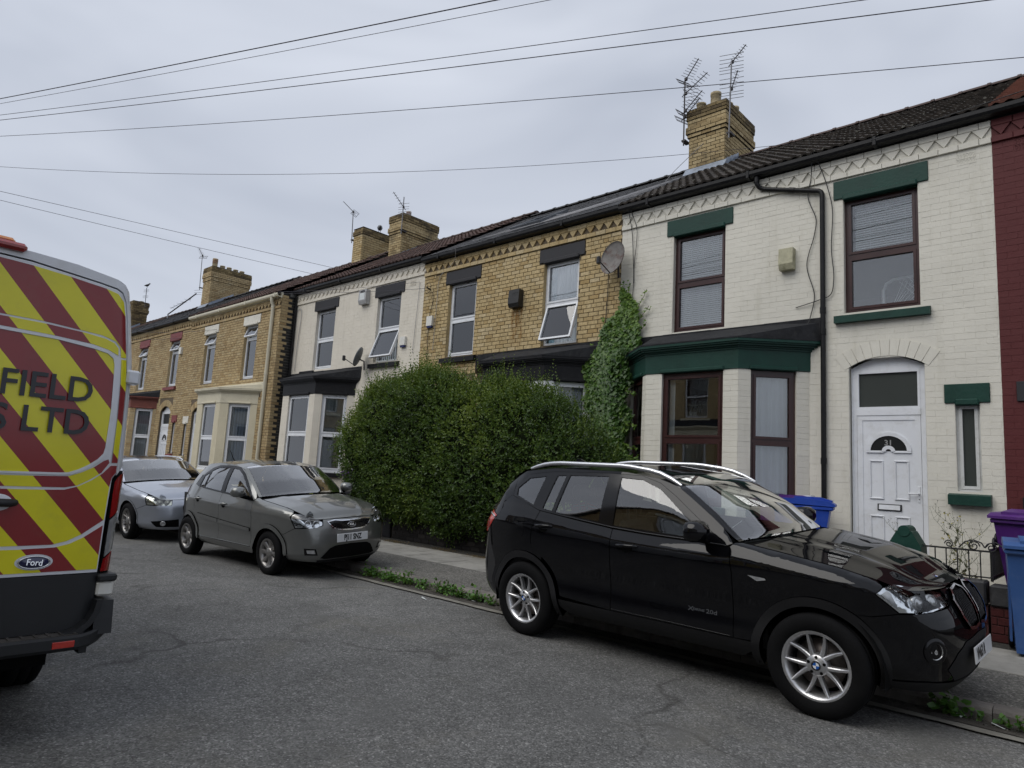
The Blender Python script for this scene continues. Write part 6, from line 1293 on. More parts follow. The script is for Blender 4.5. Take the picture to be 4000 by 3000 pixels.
# ------------------------------------------------------------------ silver blue estate behind the hatchback
st = [0.96, 0.72, 0.40, 0.0, -0.45, -0.60, -0.9, -1.25, -1.6, -2.2, -2.9, -3.3, -3.7, -3.95]
zt = [0.72, 0.80, 0.86, 0.91, 0.965, 1.0, 1.18, 1.355, 1.41, 1.425, 1.40, 1.34, 1.1, 0.95]; n_ = len(st)
zlv = [[0.20] * n_, [0.26] * n_, [0.33] * n_, [0.44] * n_, [0.58] + [0.60] * (n_ - 1), [0.64, 0.70, 0.74, 0.76, 0.78, 0.79, 0.80, 0.81, 0.82, 0.83, 0.84, 0.84, 0.84, 0.82], [0.685, 0.76, 0.82, 0.87, 0.925, 0.94, 0.955, 0.965, 0.97, 0.985, 1.0, 1.0, 0.97, 0.88], [0.705, 0.782, 0.842, 0.892, 0.945, 0.97, 1.06, 1.17, 1.20, 1.22, 1.22, 1.2, 1.03, 0.92], zt]
inl = [[0.10] * n_, [0.04] * n_, [0.012] * n_, [0.02] * n_, [0.006] * n_, [0.0] * n_, [0.02, 0.02, 0.025, 0.035, 0.045] + [0.05] * 9, [0.045, 0.045, 0.05, 0.06, 0.065, 0.07, 0.095, 0.13, 0.145, 0.15, 0.15, 0.15, 0.09, 0.07], [0.09, 0.09, 0.10, 0.115, 0.12, 0.13, 0.175, 0.235, 0.26, 0.27, 0.27, 0.25, 0.15, 0.11]]
audi_body = Body([(0.96, 0), (0.95, 0.25), (0.90, 0.48), (0.78, 0.68), (0.58, 0.80), (0.25, 0.875), (-0.3, 0.91), (-1.4, 0.925), (-2.6, 0.91), (-3.3, 0.86), (-3.7, 0.74), (-3.9, 0.5), (-3.96, 0)], st, zlv, inl,
    ([0.19, 0.25, 0.33, 0.43, 0.52, 0.60, 0.66, 0.70, 0.735], [0.10, 0.05, 0.015, 0.0, 0.004, 0.012, 0.03, 0.05, 0.09]), ([0.2, 0.26, 0.34, 0.5, 0.62, 0.75, 0.85, 0.92, 1.0], [0.1, 0.05, 0.02, 0, 0.0, 0.03, 0.05, 0.07, 0.1]),
    [(0.96, 0, 0, 2), (0.75, 0.01, 0.03, 2.2), (0.3, 0.03, 0.06, 2.2), (-0.3, 0.1, 0.055, 2.4), (-0.6, 0.2, 0.04, 2.2), (-0.9, 0.18, 0.05, 2.2), (-1.25, 0.10, 0.055, 2.2), (-1.6, 0.03, 0.05, 2.2), (-2.2, 0, 0.045, 2.2), (-2.9, -0.02, 0.04, 2.2), (-3.4, -0.08, 0.03, 2.2), (-3.95, -0.03, 0.02, 2)])
AU = empty('parked_car', (-13.75, 5.50, 0.05), (R(3.4), 0, R(1.0)), label='silver blue estate car parked behind the dark grey hatchback, partly hidden by the van', cat='car', group='cars parked along the kerb')
c = Car(AU, audi_body); PS = M['paint_silver']; hz_, ra = 0.325, 0.385; WBA = 2.84; SY = lambda y: float(c.b.sy(y)); tf = lambda y: float(c.b.top(SY(y))[0])
c.side('front_door', [(-1.65, 0.335), (-0.60, 0.335), (-0.59, 0.75), (-0.63, 0.938), (-1.2, 0.96), (-1.65, 0.967)], PS); c.side('rear_door', [(-1.656, 0.335), (-1.656, 0.967), (-2.2, 0.983), (-2.62, 0.99), (-2.66, 0.85)] + arc(-WBA, hz_, ra + 0.05, 60, 4, 8), PS)
c.side('front_wing', [(-0.594, 0.335), (-0.584, 0.75), (-0.62, 0.94), (-0.58, 0.99)] + ztop_edge(c, -0.55, 0.52, 0.003) + [(0.57, 0.815), (0.56, 0.775), (0.60, 0.645), (0.36, 0.57)] + arc(0, hz_, ra, 40, 176, 18), PS)
c.side('rear_wing', [(-2.626, 0.99), (-2.666, 0.85)] + arc(-WBA, hz_, ra, 55, 170, 16) + [(-3.3, 0.45), (-3.7, 0.5), (-3.72, 0.8), (-3.66, 1.08), (-3.4, 1.27), (-3.3, 1.2), (-3.36, 1.0)], PS)
c.side('rear_bumper', arc(-WBA, hz_, ra, 170, 195, 4) + [(-3.3, 0.22), (c.b.S, 0.22, 's'), (c.b.S, 0.6, 's'), (-3.7, 0.495), (-3.3, 0.445)], PS)
c.side('sill_panel', [(-0.38, 0.28), (-0.39, 0.33), (-2.46, 0.33), (-2.46, 0.28), (-2.3, 0.22), (-0.5, 0.22)], PS, off=-0.004)
for xx in (0.0, -WBA): c.side('wheel_arch', arc(xx, hz_, 0.40, -4, 184, 24) + arc(xx, hz_, 0.372, 184, -4, 24), PS, off=0.006, lip=0.04, du=0.05, dv=0.05); wheel_well(c, xx, hz_, 0.38, 0.56, 0.84)
gF = [(-1.60, 0.99), (-1.62, 1.345), (-1.40, 1.335), (-1.2, 1.27), (-0.95, 1.11), (-0.76, 0.975)]; gR = [(-1.72, 0.993), (-1.73, 1.348), (-2.45, 1.335), (-2.55, 1.02)]; gQ = [(-2.66, 1.03), (-2.60, 1.33), (-3.05, 1.28), (-3.25, 1.07)]
dlo = [(-0.64, 0.945), (-0.92, 1.13), (-1.16, 1.285), (-1.38, 1.36), (-1.65, 1.375), (-2.5, 1.37), (-3.05, 1.32), (-3.30, 1.2), (-3.36, 1.0), (-2.626, 0.995), (-2.2, 0.987), (-1.656, 0.971), (-1.2, 0.964)]
c.side('window_surround', dlo, M['gloss_black'], [gF, gR, gQ], off=0.001, lip=0.02)
for g_, nm in ((gF, 'front_door_window'), (gR, 'rear_door_window'), (gQ, 'rear_quarter_window')): c.side(nm, g_, M['car_glass'], off=-0.006, lip=0)
c.side('cant_rail', [(-0.60, 0.985)] + [(x, z + 0.003) for x, z in dlo[:8]] + [(-3.4, 1.265)] + ztop_edge(c, -3.4, -0.60, 0.001, 22)[:-1], PS, lip=0)
c.topp('bonnet', [(0.945, -0.995), (0.945, 0.995), (-0.48, 0.995), (-0.48, -0.995)], PS, du=0.06, dv=0.08); c.topp('scuttle', [(-0.483, -0.97), (-0.483, 0.97), (-0.60, 0.97), (-0.60, -0.97)], M['arch_black'], off=-0.03)
c.topp('windscreen', [(-0.60, -0.945), (-0.60, 0.945), (-1.35, 0.91), (-1.35, -0.91)], M['screen_glass'], lip=0)
for sg in (-1, 1): c.topp('windscreen_pillar', [(-0.595, sg * 0.95), (-1.355, sg * 0.914), (-1.355, sg), (-0.595, sg)], PS)
c.topp('roof', [(-1.36, -1), (-1.36, 1), (-3.42, 1), (-3.42, -1)], PS, du=0.1); c.topp('roof_panel', [(-1.45, -0.8), (-1.45, 0.8), (-2.2, 0.8), (-2.2, -0.8)], M['gloss_black'], off=0.003, lip=0); c.topp('tailgate', [(-3.425, -1), (-3.425, 1), (-3.93, 1), (-3.93, -1)], M['gloss_black'])
for sg in (-1, 1): MB().tube([tuple(c.b.T(c.b.sx(x), sg * 0.95)[0] + np.array([0, 0, 0.03 if -3.2 < x < -1.5 else 0.005])) for x in np.linspace(-1.4, -3.3, 14)], 0.014, 8).build('roof_rail', M['satin_alu'], AU)
c.side('front_bumper', [(0.0, 0.195, 's'), (SY(0.5), 0.20, 's'), (SY(0.7), 0.21, 's'), (0.37, 0.22)] + arc(0, hz_, ra, -12, 40, 9) + [(0.36, 0.564), (0.60, 0.638), (SY(0.62), 0.635, 's'), (SY(0.46), 0.635, 's'), (SY(0.45), tf(0.45) - 0.006, 's')] + [(SY(y), tf(y) - 0.006, 's') for y in (0.3, 0.15)] + [(0.0, tf(0) - 0.006, 's')], PS, lip=0, dv=0.04, du=0.06)
hl = [(0.57, 0.775), (0.585, 0.808), (SY(0.72), 0.79, 's'), (SY(0.6), 0.765, 's'), (SY(0.46), 0.735, 's'), (SY(0.465), 0.645, 's'), (SY(0.6), 0.645, 's'), (0.605, 0.65)]
c.side('headlight', hl, M['hazy_lens'], off=0.002, lip=0, dv=0.03, du=0.04); c.side('headlight_housing', hl, M['lamp_chrome'], off=-0.012, lip=0, off_fn=lambda s_, z_: -0.05 * np.clip((s_ - SY(0.47)) / 0.1, 0, 1) * np.clip((SY(0.76) - s_) / 0.06, 0, 1))
for y_ in (0.53, 0.655):
    p, nrm = c.at(0, 0.70, -0.035, SY(y_))
    for sg in (1, -1):
        b = MB(); b.lathe([(0.0, 0.02), (0.03, 0.015), (0.045, 0.0), (0.052, 0.01), (0.055, -0.01)], 18); b.xf(Matrix.Translation(p) @ frame_from_normal(Vector((0.95, -0.25, 0.05))).to_4x4()); b.v = [(x_, yy * sg, zz_) for x_, yy, zz_ in b.v]; b.build('headlight_lamp', M['clear_lens'], AU, fix=True)
c.side('grille', [(0.0, 0.27, 's'), (SY(0.24), 0.28, 's'), (SY(0.28), 0.6, 's'), (SY(0.24), 0.70, 's'), (0.0, 0.705, 's')], M['gloss_black'], off=0.006); c.side('air_intake', [(SY(0.32), 0.25, 's'), (SY(0.68), 0.26, 's'), (SY(0.74), 0.36, 's'), (SY(0.34), 0.39, 's')], M['arch_black'], off=0.004, lip=0)
p, nrm = c.at(0, 0.32, 0.008, SY(0.58))
for sg in (1, -1): b = MB(); b.lathe([(0.0, 0.0), (0.03, 0.002), (0.042, 0.008), (0.046, -0.004)], 16); b.xf(Matrix.Translation(p) @ frame_from_normal(nrm).to_4x4()); b.v = [(x_, yy * sg, zz_) for x_, yy, zz_ in b.v]; b.build('fog_light', M['clear_lens'], AU, fix=True)
c.side('washer_flap', [(SY(0.60), 0.56, 's'), (SY(0.60), 0.605, 's'), (SY(0.70), 0.61, 's'), (SY(0.71), 0.565, 's')], PS, off=0.003, lip=0.004)
handle(c, -2.42, 0.86, PS, 0.2); handle(c, -1.46, 0.85, PS, 0.2); mirror(c, -0.82, 0.955, PS, 'arch_black', 0.2, 0.14, 0.16)
for (x, y) in ((0.0, -0.80), (0.0, 0.80), (-WBA, -0.80), (-WBA, 0.80)): wheel(c, x, y, 0.328, 0.225, 0.22, 'audi', -1 if y < 0 else 1, z=0.322, rimm='alloy_dark')
car_common(c, WBA, 0.21, 0.78, 0.95, [(-1.4, -0.37), (-1.4, 0.37), (-2.3, -0.38), (-2.3, 0.38)], -0.72, -3.7, 0.65)

# ------------------------------------------------------------------ works van, rear view (local x = world x, rear doors at x = 0, front towards -x)
def chevron(name):
    t = NT(name); sp = t.n('SeparateXYZ', {0: t.opos()})
    f = t.math('ADD', sp.outputs[1], t.math('MULTIPLY', sp.outputs[2], 1 / 1.17)); k = t.math('DIVIDE', t.math('SUBTRACT', f, 2.439), 0.169 * 2)
    fr = t.math('FRACT', t.math('ADD', k, 20.0)); red = t.math('LESS_THAN', fr, 0.5)
    n1 = t.ramp(t.noise(3, 5, 0.6, t.opos()), [(0.3, 0.92), (0.7, 1.05)])
    colr = t.mix(1.0, t.mix(red, (0.74, 0.68, 0.008), (0.24, 0.013, 0.016)), n1, 'MULTIPLY')
    colr = t.mix(t.ramp(t.noise(5, 6, 0.7, t.opos()), [(0.55, 0.0), (0.8, 0.18)]), colr, (0.16, 0.14, 0.09))
    t.bsdf(colr, 0.28, 0, None, 0.35, 0.08)
chevron('chevron'); pm('van_white', (0.70, 0.72, 0.76), 0.3, 0.04, 2, 0.0, coat=0.6, dirt=((0.40, 0.38, 0.33), 0.3, 4), co=True); pm('van_plastic', (0.010, 0.011, 0.013), 0.55, 0.15, 5, 0.2, 140, 0.002, co=True); pm('step_dusty', (0.055, 0.05, 0.046), 0.8, 0.3, 9, 0.4, 60, co=True); pm('vinyl_black', (0.022, 0.024, 0.03), 0.35, 0.0, 2, 0.0); pm('ford_blue', (0.012, 0.016, 0.07), 0.12, 0.0, 2, 0.0, coat=0.8)
VN = empty('works_van', (-4.4, 0.40, 0.0), label='white works van with red and yellow chevron rear doors at left edge', cat='van')
def v_hw(z): return np.interp(z, [0.4, 0.7, 0.85, 1.4, 2.06, 2.42, 2.52, 2.6], [0.99, 1.03, 1.035, 1.047, 1.03, 0.985, 0.965, 0.93])
def VP(y, z):
    y = np.asarray(y, float); z = np.asarray(z, float); hw = v_hw(z); r = 0.10; d = np.clip((np.abs(y) - (hw - r)) / r, 0, 0.995)
    x = -r * (1 - np.sqrt(1 - d * d)) - 0.02 * (y / 1.0) ** 2 - 0.035 * sstep(1.6, 2.6, z); return np.stack([x, y, z], 1)
def VNn(y, z):
    e = 0.003; a = VP(y + e, z) - VP(y - e, z); b = VP(y, z + e) - VP(y, z - e); n = np.cross(a, b); return n / (np.linalg.norm(n, axis=1, keepdims=True) + 1e-9)
def vp(name, poly, mat, off=0.0, lip=0.01, holes=(), du=0.06, dv=0.06, both=True, parent=None):
    if sum(poly[i][0] * poly[(i + 1) % len(poly)][1] - poly[(i + 1) % len(poly)][0] * poly[i][1] for i in range(len(poly))) < 0: poly = poly[::-1]
    V, F, B = tess(poly, holes, du, dv)
    for m in ((False, True) if both else (False,)): obj(name, surf_mesh(name, V, F, B, VP, VNn, off, lip, False, m), parent or VN, M[mat])
# shell: sections along x
sec = lambda k, zt_, zb_=0.42: [(-0.985 * k, zb_), (-1.03 * k, zb_ + 0.28), (-1.047 * k, zb_ + 0.98), (-1.03 * k, zb_ + (zt_ - zb_) * 0.745), (-0.985 * k, zb_ + (zt_ - zb_) * 0.905), (-0.955 * k, zb_ + (zt_ - zb_) * 0.95), (-0.87 * k, zb_ + (zt_ - zb_) * 0.982), (-0.45 * k, zt_), (0.45 * k, zt_)] 
def ring(k, zt_, x): s_ = sec(k, zt_); s_ += [(-y, z) for y, z in s_[::-1][2:]]; return [(x, y, z) for y, z in s_]
rings = [ring(0.97, 2.605, -0.105), ring(1.0, 2.63, -0.30), ring(1.0, 2.63, -2.2), ring(1.0, 2.62, -3.6), ring(0.99, 2.52, -4.1), ring(0.96, 2.0, -4.75), ring(0.93, 1.35, -5.25), ring(0.86, 1.0, -5.6)]
b = MB(); m = len(rings[0]); vs_ = [p for r_ in rings for p in r_]
b.add(vs_, [(i * m + j, i * m + (j + 1) % m, (i + 1) * m + (j + 1) % m, (i + 1) * m + j) for i in range(len(rings) - 1) for j in range(m)], 0, True); b.add(vs_, [tuple(range((len(rings) - 1) * m, len(rings) * m))]); b.build('body', M['van_white'], VN, fix=True)
# rear frame, doors
vp('rear_pillar', [(1.025, 2.06), (1.043, 1.45), (0.998, 1.405), (1.0, 1.56), (0.996, 1.90), (0.957, 2.318), (0.937, 2.442), (0.909, 2.495), (0.874, 2.512), (0.784, 2.525), (0.43, 2.563), (0.0, 2.57), (0.0, 2.615), (0.43, 2.61), (0.653, 2.598), (0.871, 2.565), (0.924, 2.548), (0.955, 2.515), (0.978, 2.45)], 'van_white', 0.0, 0.04)
vp('door_seal', [(0.0, 2.568), (0.43, 2.561), (0.784, 2.523), (0.872, 2.510), (0.907, 2.493), (0.935, 2.442), (0.955, 2.318), (0.994, 1.902), (0.998, 1.50), (0.97, 1.40), (0.965, 0.85), (0.0, 0.85)], 'arch_black', -0.012, 0)
door = [(0.004, 0.853), (0.958, 0.853), (0.962, 1.14), (0.970, 1.385), (0.993, 1.42), (0.994, 1.56), (0.988, 1.90), (0.949, 2.318), (0.929, 2.435), (0.902, 2.486), (0.868, 2.503), (0.78, 2.516), (0.43, 2.553), (0.004, 2.56)]
vp('rear_door', door, 'van_white', 0.002, 0.02)
P1 = [(0.03, 2.545), (0.283, 2.54), (0.434, 2.534), (0.618, 2.518), (0.812, 2.494), (0.880, 2.477), (0.915, 2.436), (0.935, 2.35), (0.965, 2.10), (0.936, 2.098), (0.927, 2.157), (0.898, 2.19), (0.822, 2.213), (0.72, 2.221), (0.531, 2.236), (0.03, 2.242)]
P2 = [(0.03, 2.230), (0.323, 2.228), (0.532, 2.224), (0.738, 2.210), (0.842, 2.196), (0.892, 2.178), (0.917, 2.149), (0.920, 2.108), (0.863, 2.134), (0.781, 2.152), (0.584, 2.166), (0.03, 2.183)]
P3 = [(0.06, 2.155), (0.333, 2.153), (0.6, 2.146), (0.792, 2.125), (0.862, 2.11), (0.895, 2.085), (0.904, 2.048), (0.908, 1.97), (0.915, 1.78), (0.911, 1.559), (0.905, 1.526), (0.88, 1.493), (0.837, 1.459), (0.79, 1.431), (0.742, 1.412), (0.698, 1.409), (0.06, 1.405)]
P4 = [(0.06, 1.385), (0.571, 1.387), (0.745, 1.39), (0.814, 1.416), (0.871, 1.448), (0.915, 1.484), (0.938, 1.494), (0.945, 1.475), (0.909, 1.415), (0.848, 1.37), (0.796, 1.34), (0.735, 1.328), (0.06, 1.330)]
P5 = [(0.03, 1.316), (0.640, 1.313), (0.736, 1.315), (0.801, 1.335), (0.866, 1.372), (0.918, 1.413), (0.955, 1.458), (0.988, 1.459), (0.988, 1.418), (0.968, 1.391), (0.961, 1.337), (0.956, 1.148), (0.849, 1.067), (0.781, 1.033), (0.712, 1.016), (0.03, 1.011)]
P6 = [(0.03, 0.998), (0.555, 0.995), (0.727, 1.0), (0.8, 1.018), (0.865, 1.052), (0.954, 1.115), (0.952, 0.87), (0.03, 0.87)]
P7 = [(0.939, 2.086), (0.968, 2.088), (0.984, 1.927), (0.989, 1.689), (0.989, 1.475), (0.957, 1.475), (0.957, 1.735), (0.950, 1.944)]
for i, P in enumerate((P1, P2, P4, P5, P6, P7)): vp('chevron_panel', P, 'chevron', 0.0045, 0.002)
vp('chevron_panel', P3, 'chevron', 0.004, 0.001)
fr = [(y + (0.012 if y > 0.5 else -0.012), z + (0.012 if z > 1.8 else -0.012)) for y, z in P3]; vp('window_recess', fr, 'van_white', 0.009, 0.006, [P3], du=0.05, dv=0.05)
MB().box(-0.015, 0.02, -0.004, 0.004, 0.86, 2.56).build('door_gap', M['arch_black'], VN)
# hinges, handle, lamps
for z_ in (1.99,): 
    for sg in (1, -1): p = VP(np.array([1.0]), np.array([z_]))[0]; MB().box(-0.05, 0.02, -0.035, 0.04, -0.043, 0.043, bev=0.012).build('door_hinge', M['van_white'], VN, loc=(p[0] + 0.015, 1.015 * sg, z_))
b = MB(); b.lathe([(0.0, 0.004), (0.055, 0.004), (0.064, 0.0)], 24); b.xf(Matrix.Translation((0.002, 0.43, 1.243)) @ Matrix.Rotation(R(90), 4, 'Y') @ Matrix.Diagonal((0.72, 1.15, 1, 1))); b.build('handle_recess', M['van_white'], VN, fix=True)
b = MB(); b.tube([(0.004, 0.36, 1.245), (0.03, 0.38, 1.245), (0.032, 0.49, 1.242), (0.004, 0.515, 1.242)], [0.018, 0.021, 0.021, 0.018], 10); b.build('door_handle', M['van_plastic'], VN)
lampo = [(1.043, 1.431), (1.046, 1.377), (1.046, 1.193), (1.034, 0.97), (1.03, 0.845), (0.962, 0.849), (0.974, 0.926), (0.979, 1.146), (0.977, 1.294), (0.980, 1.369), (1.0, 1.402)]
vp('rear_light', lampo, 'arch_black', 0.006, 0.02, du=0.02, dv=0.05)
vp('rear_light_red', [(1.039, 1.42), (1.042, 1.37), (1.042, 1.203), (0.984, 1.158), (0.983, 1.294), (0.986, 1.366), (1.003, 1.395)], 'red_lens', 0.011, 0.004, du=0.02, dv=0.05)
vp('rear_light_clear', [(1.041, 1.190), (1.031, 0.975), (0.980, 0.937), (0.984, 1.143)], 'clear_lens', 0.011, 0.004, du=0.02, dv=0.05); vp('rear_light_lower', [(1.030, 0.962), (1.026, 0.853), (0.970, 0.856), (0.979, 0.925)], 'red_lens', 0.011, 0.004, du=0.02, dv=0.04)
# badge and lettering
b = MB(); b.lathe([(0.0, 0.008), (0.8, 0.006), (0.9, 0.0)], 32); Mf = Matrix.Translation((0.002, 0.641, 0.926)) @ frame_from_normal(Vector((1, 0, 0))).to_4x4(); b2 = MB(); n = 32
b.xf(Mf @ Matrix.Diagonal((0.076, 0.034, 1, 1))); b.build('badge', M['ford_blue'], VN, fix=True)
vp('badge_surround', [(0.641 + 0.088 * math.cos(2 * math.pi * i / 28), 0.926 + 0.042 * math.sin(2 * math.pi * i / 28)) for i in range(28)], 'van_white', 0.006, 0.004, both=False)
MB().tube([tuple(Mf @ Vector((0.072 * math.cos(2 * math.pi * i / n), 0.032 * math.sin(2 * math.pi * i / n), 0.006))) for i in range(n + 1)], 0.0032, 6, cap=False).build('badge_rim', M['chrome'], VN)
o = obj('badge_lettering', text_mesh('Ford', 0.046, 0.001, 0.0004), VN, M['chrome']); o.matrix_local = Mf @ Matrix.Translation((0, -0.001, 0.012)) @ Matrix(((0.85, 0.18, 0, 0), (0, 1.0, 0, 0), (0, 0, 1, 0), (0, 0, 0, 1)))
for s_, y_, z_ in (('FIELD', 0.812, 1.872), ('S LTD', 0.814, 1.686)):
    x_ = float(VP(np.array([0.65]), np.array([z_]))[0][0]) + 0.012
    o = obj('door_lettering', text_mesh(s_, 0.197, 0.0008, 0.0025, 'RIGHT'), VN, M['vinyl_black']); o.matrix_local = Matrix.Translation((x_, y_, z_)) @ frame_from_normal(Vector((1, 0.022, 0.035))).to_4x4() @ Matrix.Diagonal((0.93, 1, 1, 1))
# lower door, bumper with tread step
vp('lower_door_trim', [(0.0, 0.85), (0.957, 0.848), (0.954, 0.665), (0.941, 0.616), (0.909, 0.569), (0.80, 0.545), (0.0, 0.545)], 'van_plastic', 0.012, 0.03)
b = MB(); n = 40; prof = [(-0.02, 0.46), (0.075, 0.455), (0.095, 0.475), (0.095, 0.525), (0.08, 0.537), (-0.02, 0.537)]; vs_ = []
for i in range(n + 1):
    u = -1 + 2 * i / n; y = 1.045 * math.copysign(abs(u) ** 1.0, u); back = 0.10 * max(0, (abs(y) - 0.86) / 0.185) ** 2.2; lift = 0.05 * max(0, (abs(y) - 0.88) / 0.165) ** 2
    vs_ += [(x - back, y, z + lift) for x, z in prof]
b.add(vs_, [(i * 6 + j, (i + 1) * 6 + j, (i + 1) * 6 + (j + 1) % 6, i * 6 + (j + 1) % 6) for i in range(n) for j in range(6)], 0, False); b.add(vs_, [(0, 1, 2, 3, 4, 5), tuple(n * 6 + j for j in range(6))]); b.build('rear_bumper', M['van_plastic'], VN, fix=True)
for sg in (1, -1):
    b = MB(); b.prism([(-0.17, 0.50), (0.055, 0.52), (0.045, 0.60), (0.03, 0.70), (-0.17, 0.705)], 'y', sg * 0.955, sg * 1.05); o = b.build('bumper_corner', M['van_plastic'], VN, fix=True)
    b = MB(); b.prism([(0.9, 0.538), (0.905, 0.545), (0.94, 0.575), (0.975, 0.64), (0.985, 0.71), (0.955, 0.71), (0.945, 0.65), (0.92, 0.60), (0.87, 0.56), (0.80, 0.545), (0.80, 0.536)], 'x', -0.06, 0.062); b.v = [(x, y * sg, z) for x, y, z in b.v]; b.build('bumper_arch', M['van_plastic'], VN, fix=True)
    MB().box(-0.15, 0.012, min(0.96 * sg, 1.045 * sg), max(0.96 * sg, 1.045 * sg), 0.722, 0.80, bev=0.01).build('corner_cap', M['box_white'], VN); MB().box(-0.15, 0.03, min(0.955 * sg, 1.055 * sg), max(0.955 * sg, 1.055 * sg), 0.802, 0.844, bev=0.01).build('light_shelf', M['van_plastic'], VN)
    MB().box(0.09, 0.099, min(0.755 * sg, 0.86 * sg), max(0.755 * sg, 0.86 * sg), 0.478, 0.512, bev=0.002).build('reflector', M['red_lens_bright'], VN)
b = MB().box(-0.015, 0.078, -0.88, 0.88, 0.537, 0.5405); b.build('bumper_step', M['step_dusty'], VN)
for i in range(30): y = -0.855 + i * 0.059; MB().box(-0.012, 0.072, y, y + 0.014, 0.5405, 0.546).build('step_rib', M['step_dusty'], VN)
b = MB(); b.box(-0.16, 0.0, -0.40, 0.40, 2.59, 2.636, bev=0.016); b.build('brake_light', M['red_lens'], VN)
b = MB(); b.box(-0.30, -0.06, -0.35, 0.352, 2.636, 2.668, bev=0.014); b.build('beacon_bar', M['amber_lens'], VN)
c = Car(VN, bmw_body)
for (x, y) in ((-1.12, 0.88), (-1.12, -0.88), (-4.45, 0.88), (-4.45, -0.88)): wheel(c, x, y, 0.345, 0.21, 0.215, 'kia', -1 if y < 0 else 1, z=0.338, rimm='alloy_dark')
MB().box(-5.2, -0.15, -0.80, 0.80, 0.34, 0.46).build('underbody', M['arch_black'], VN)
for sg in (1, -1):
    MB().box(-1.15, -0.06, min(0.93 * sg, 0.97 * sg), max(0.93 * sg, 0.97 * sg), 0.40, 0.46).build('side_skirt', M['van_plastic'], VN)
    MB().prism([(-4.62, 1.45), (-3.72, 1.42), (-3.66, 1.62), (-3.70, 2.08), (-4.20, 2.08)], 'y', sg * 1.03, sg * 1.043).build('cab_window', M['dark_glass_solid'], VN, fix=True)

# ------------------------------------------------------------------ the terrace across the street (behind the photographer, seen in glass and paint)
pm('far_cream', (0.50, 0.44, 0.30), 0.7, 0.1, 2, 0.2, 30); pm('far_white', (0.66, 0.64, 0.57), 0.7, 0.08, 2, 0.2, 30)
for i, (wm, tm, lb) in enumerate((('far_white', 'black_paint', 'pale house across the street, behind the van'), ('brick_buff', 'cream_paint', 'brick house across the street, second from the van'), ('far_cream', 'green_paint', 'cream house with green bay across the street, behind the camera'), ('far_cream', 'green_paint', 'cream house with green lintels across the street, right of the camera'), ('far_white', 'black_paint', 'pale house across the street, farthest right'), ('brick_buff', 'red_paint', 'brick house across the street, far left'))):
    x0 = (-20.0, -14.2, -8.4, -2.6, 3.2, -25.8)[i]; hs = empty('terraced_house', (x0 + 5.8, -4.7, 0), (0, 0, math.pi), label=lb, cat='house', group='terraced houses across the street')
    mir = i % 2; mxx = lambda a, b: (5.8 - b, 5.8 - a) if mir else (a, b)
    holes = [(*mxx(1.1, 2.1), 4.18, 5.95), (*mxx(3.95, 4.95), 4.18, 5.95), (*mxx(4.0, 4.95), 0.6, 3.4), (*mxx(5.3, 5.56), 1.66, 2.8)]
    b = MB()
    for (a, c_, e, f) in cells(0, 5.8, 0, 6.6, holes): b.box(a, c_, 0, 0.25, e, f)
    b.build('wall', M[wm], hs); MB().box(0.05, 5.75, 0.9, 1.0, 0, 6.6).build('inner_wall', M['room_wall'], hs)
    for k in (0, 1):
        a, c_, e, f = holes[k]; w = MB(); w.box(a, a + 0.06, 0.09, 0.15, e, f); w.box(c_ - 0.06, c_, 0.09, 0.15, e, f); w.box(a + 0.06, c_ - 0.06, 0.09, 0.15, f - 0.06, f); w.box(a + 0.06, c_ - 0.06, 0.09, 0.15, e, e + 0.06); w.box(a + 0.06, c_ - 0.06, 0.09, 0.15, 5.02, 5.08)
        w = w.build('window', M['upvc'], hs); MB().box(a + 0.06, c_ - 0.06, 0.11, 0.116, e + 0.06, f - 0.06).build('pane', M['window_glass'], w); blind('net', a + 0.1, c_ - 0.1, e, f, 0.25).build('curtain', M['net_white'], w)
        lintel(hs, a, c_, f + 0.004, f + 0.28, tm); sill(hs, a, c_, e - 0.004, tm)
    a, c_, e, f = holes[2]; d = MB().box(a + 0.02, c_ - 0.02, 0.1, 0.15, 0.6, 3.38).build('door', M['upvc'], hs); MB().box(a + 0.12, c_ - 0.12, 0.09, 0.099, 2.8, 3.25).build('fanlight', M['dark_glass_solid'], d)
    a, c_, e, f = holes[3]; d = MB().box(a, c_, 0.08, 0.12, e, f).build('window', M['frosted_glass'], hs); lintel(hs, a, c_, f + 0.004, f + 0.25, tm); sill(hs, a, c_, e - 0.004, tm)
    pts = [(mxx(0.3, 3.5)[0], 0.0), (mxx(1.1, 2.7)[0], -0.7), (mxx(1.1, 2.7)[1], -0.7), (mxx(0.3, 3.5)[1], 0.0)]
    bay(hs, pts, dict(sill=1.22, head=3.335, rail=2.26, fascia=3.635, flash=4.1), (wm, tm, 'felt_roof', 'upvc'), dict(piers=[(0.2, 0.86), (0.3, 1.3), (0.2, 0.86)], blinds=[(), (('net', 'net_white', 0, 1, 0, 1),), ()]), [])
    MB().box(0, 5.8, -0.034, 0.02, 6.27, 6.6).build('frieze', M[wm], hs); gutter(hs, 0, 5.8, 6.605, 'gutter_black')
    MB().add([(0, -0.15, 6.72), (5.8, -0.15, 6.72), (5.8, 3.9, 9.13), (0, 3.9, 9.13), (5.8, 7.9, 6.7), (0, 7.9, 6.7)], [(0, 1, 2, 3), (3, 2, 4, 5)]).build('roof', M['tile_brown'], hs)
    MB().box(0, 5.8, -1.45, -1.25, 0.1, 0.75).build('garden_wall', M['brick_dark'], hs)

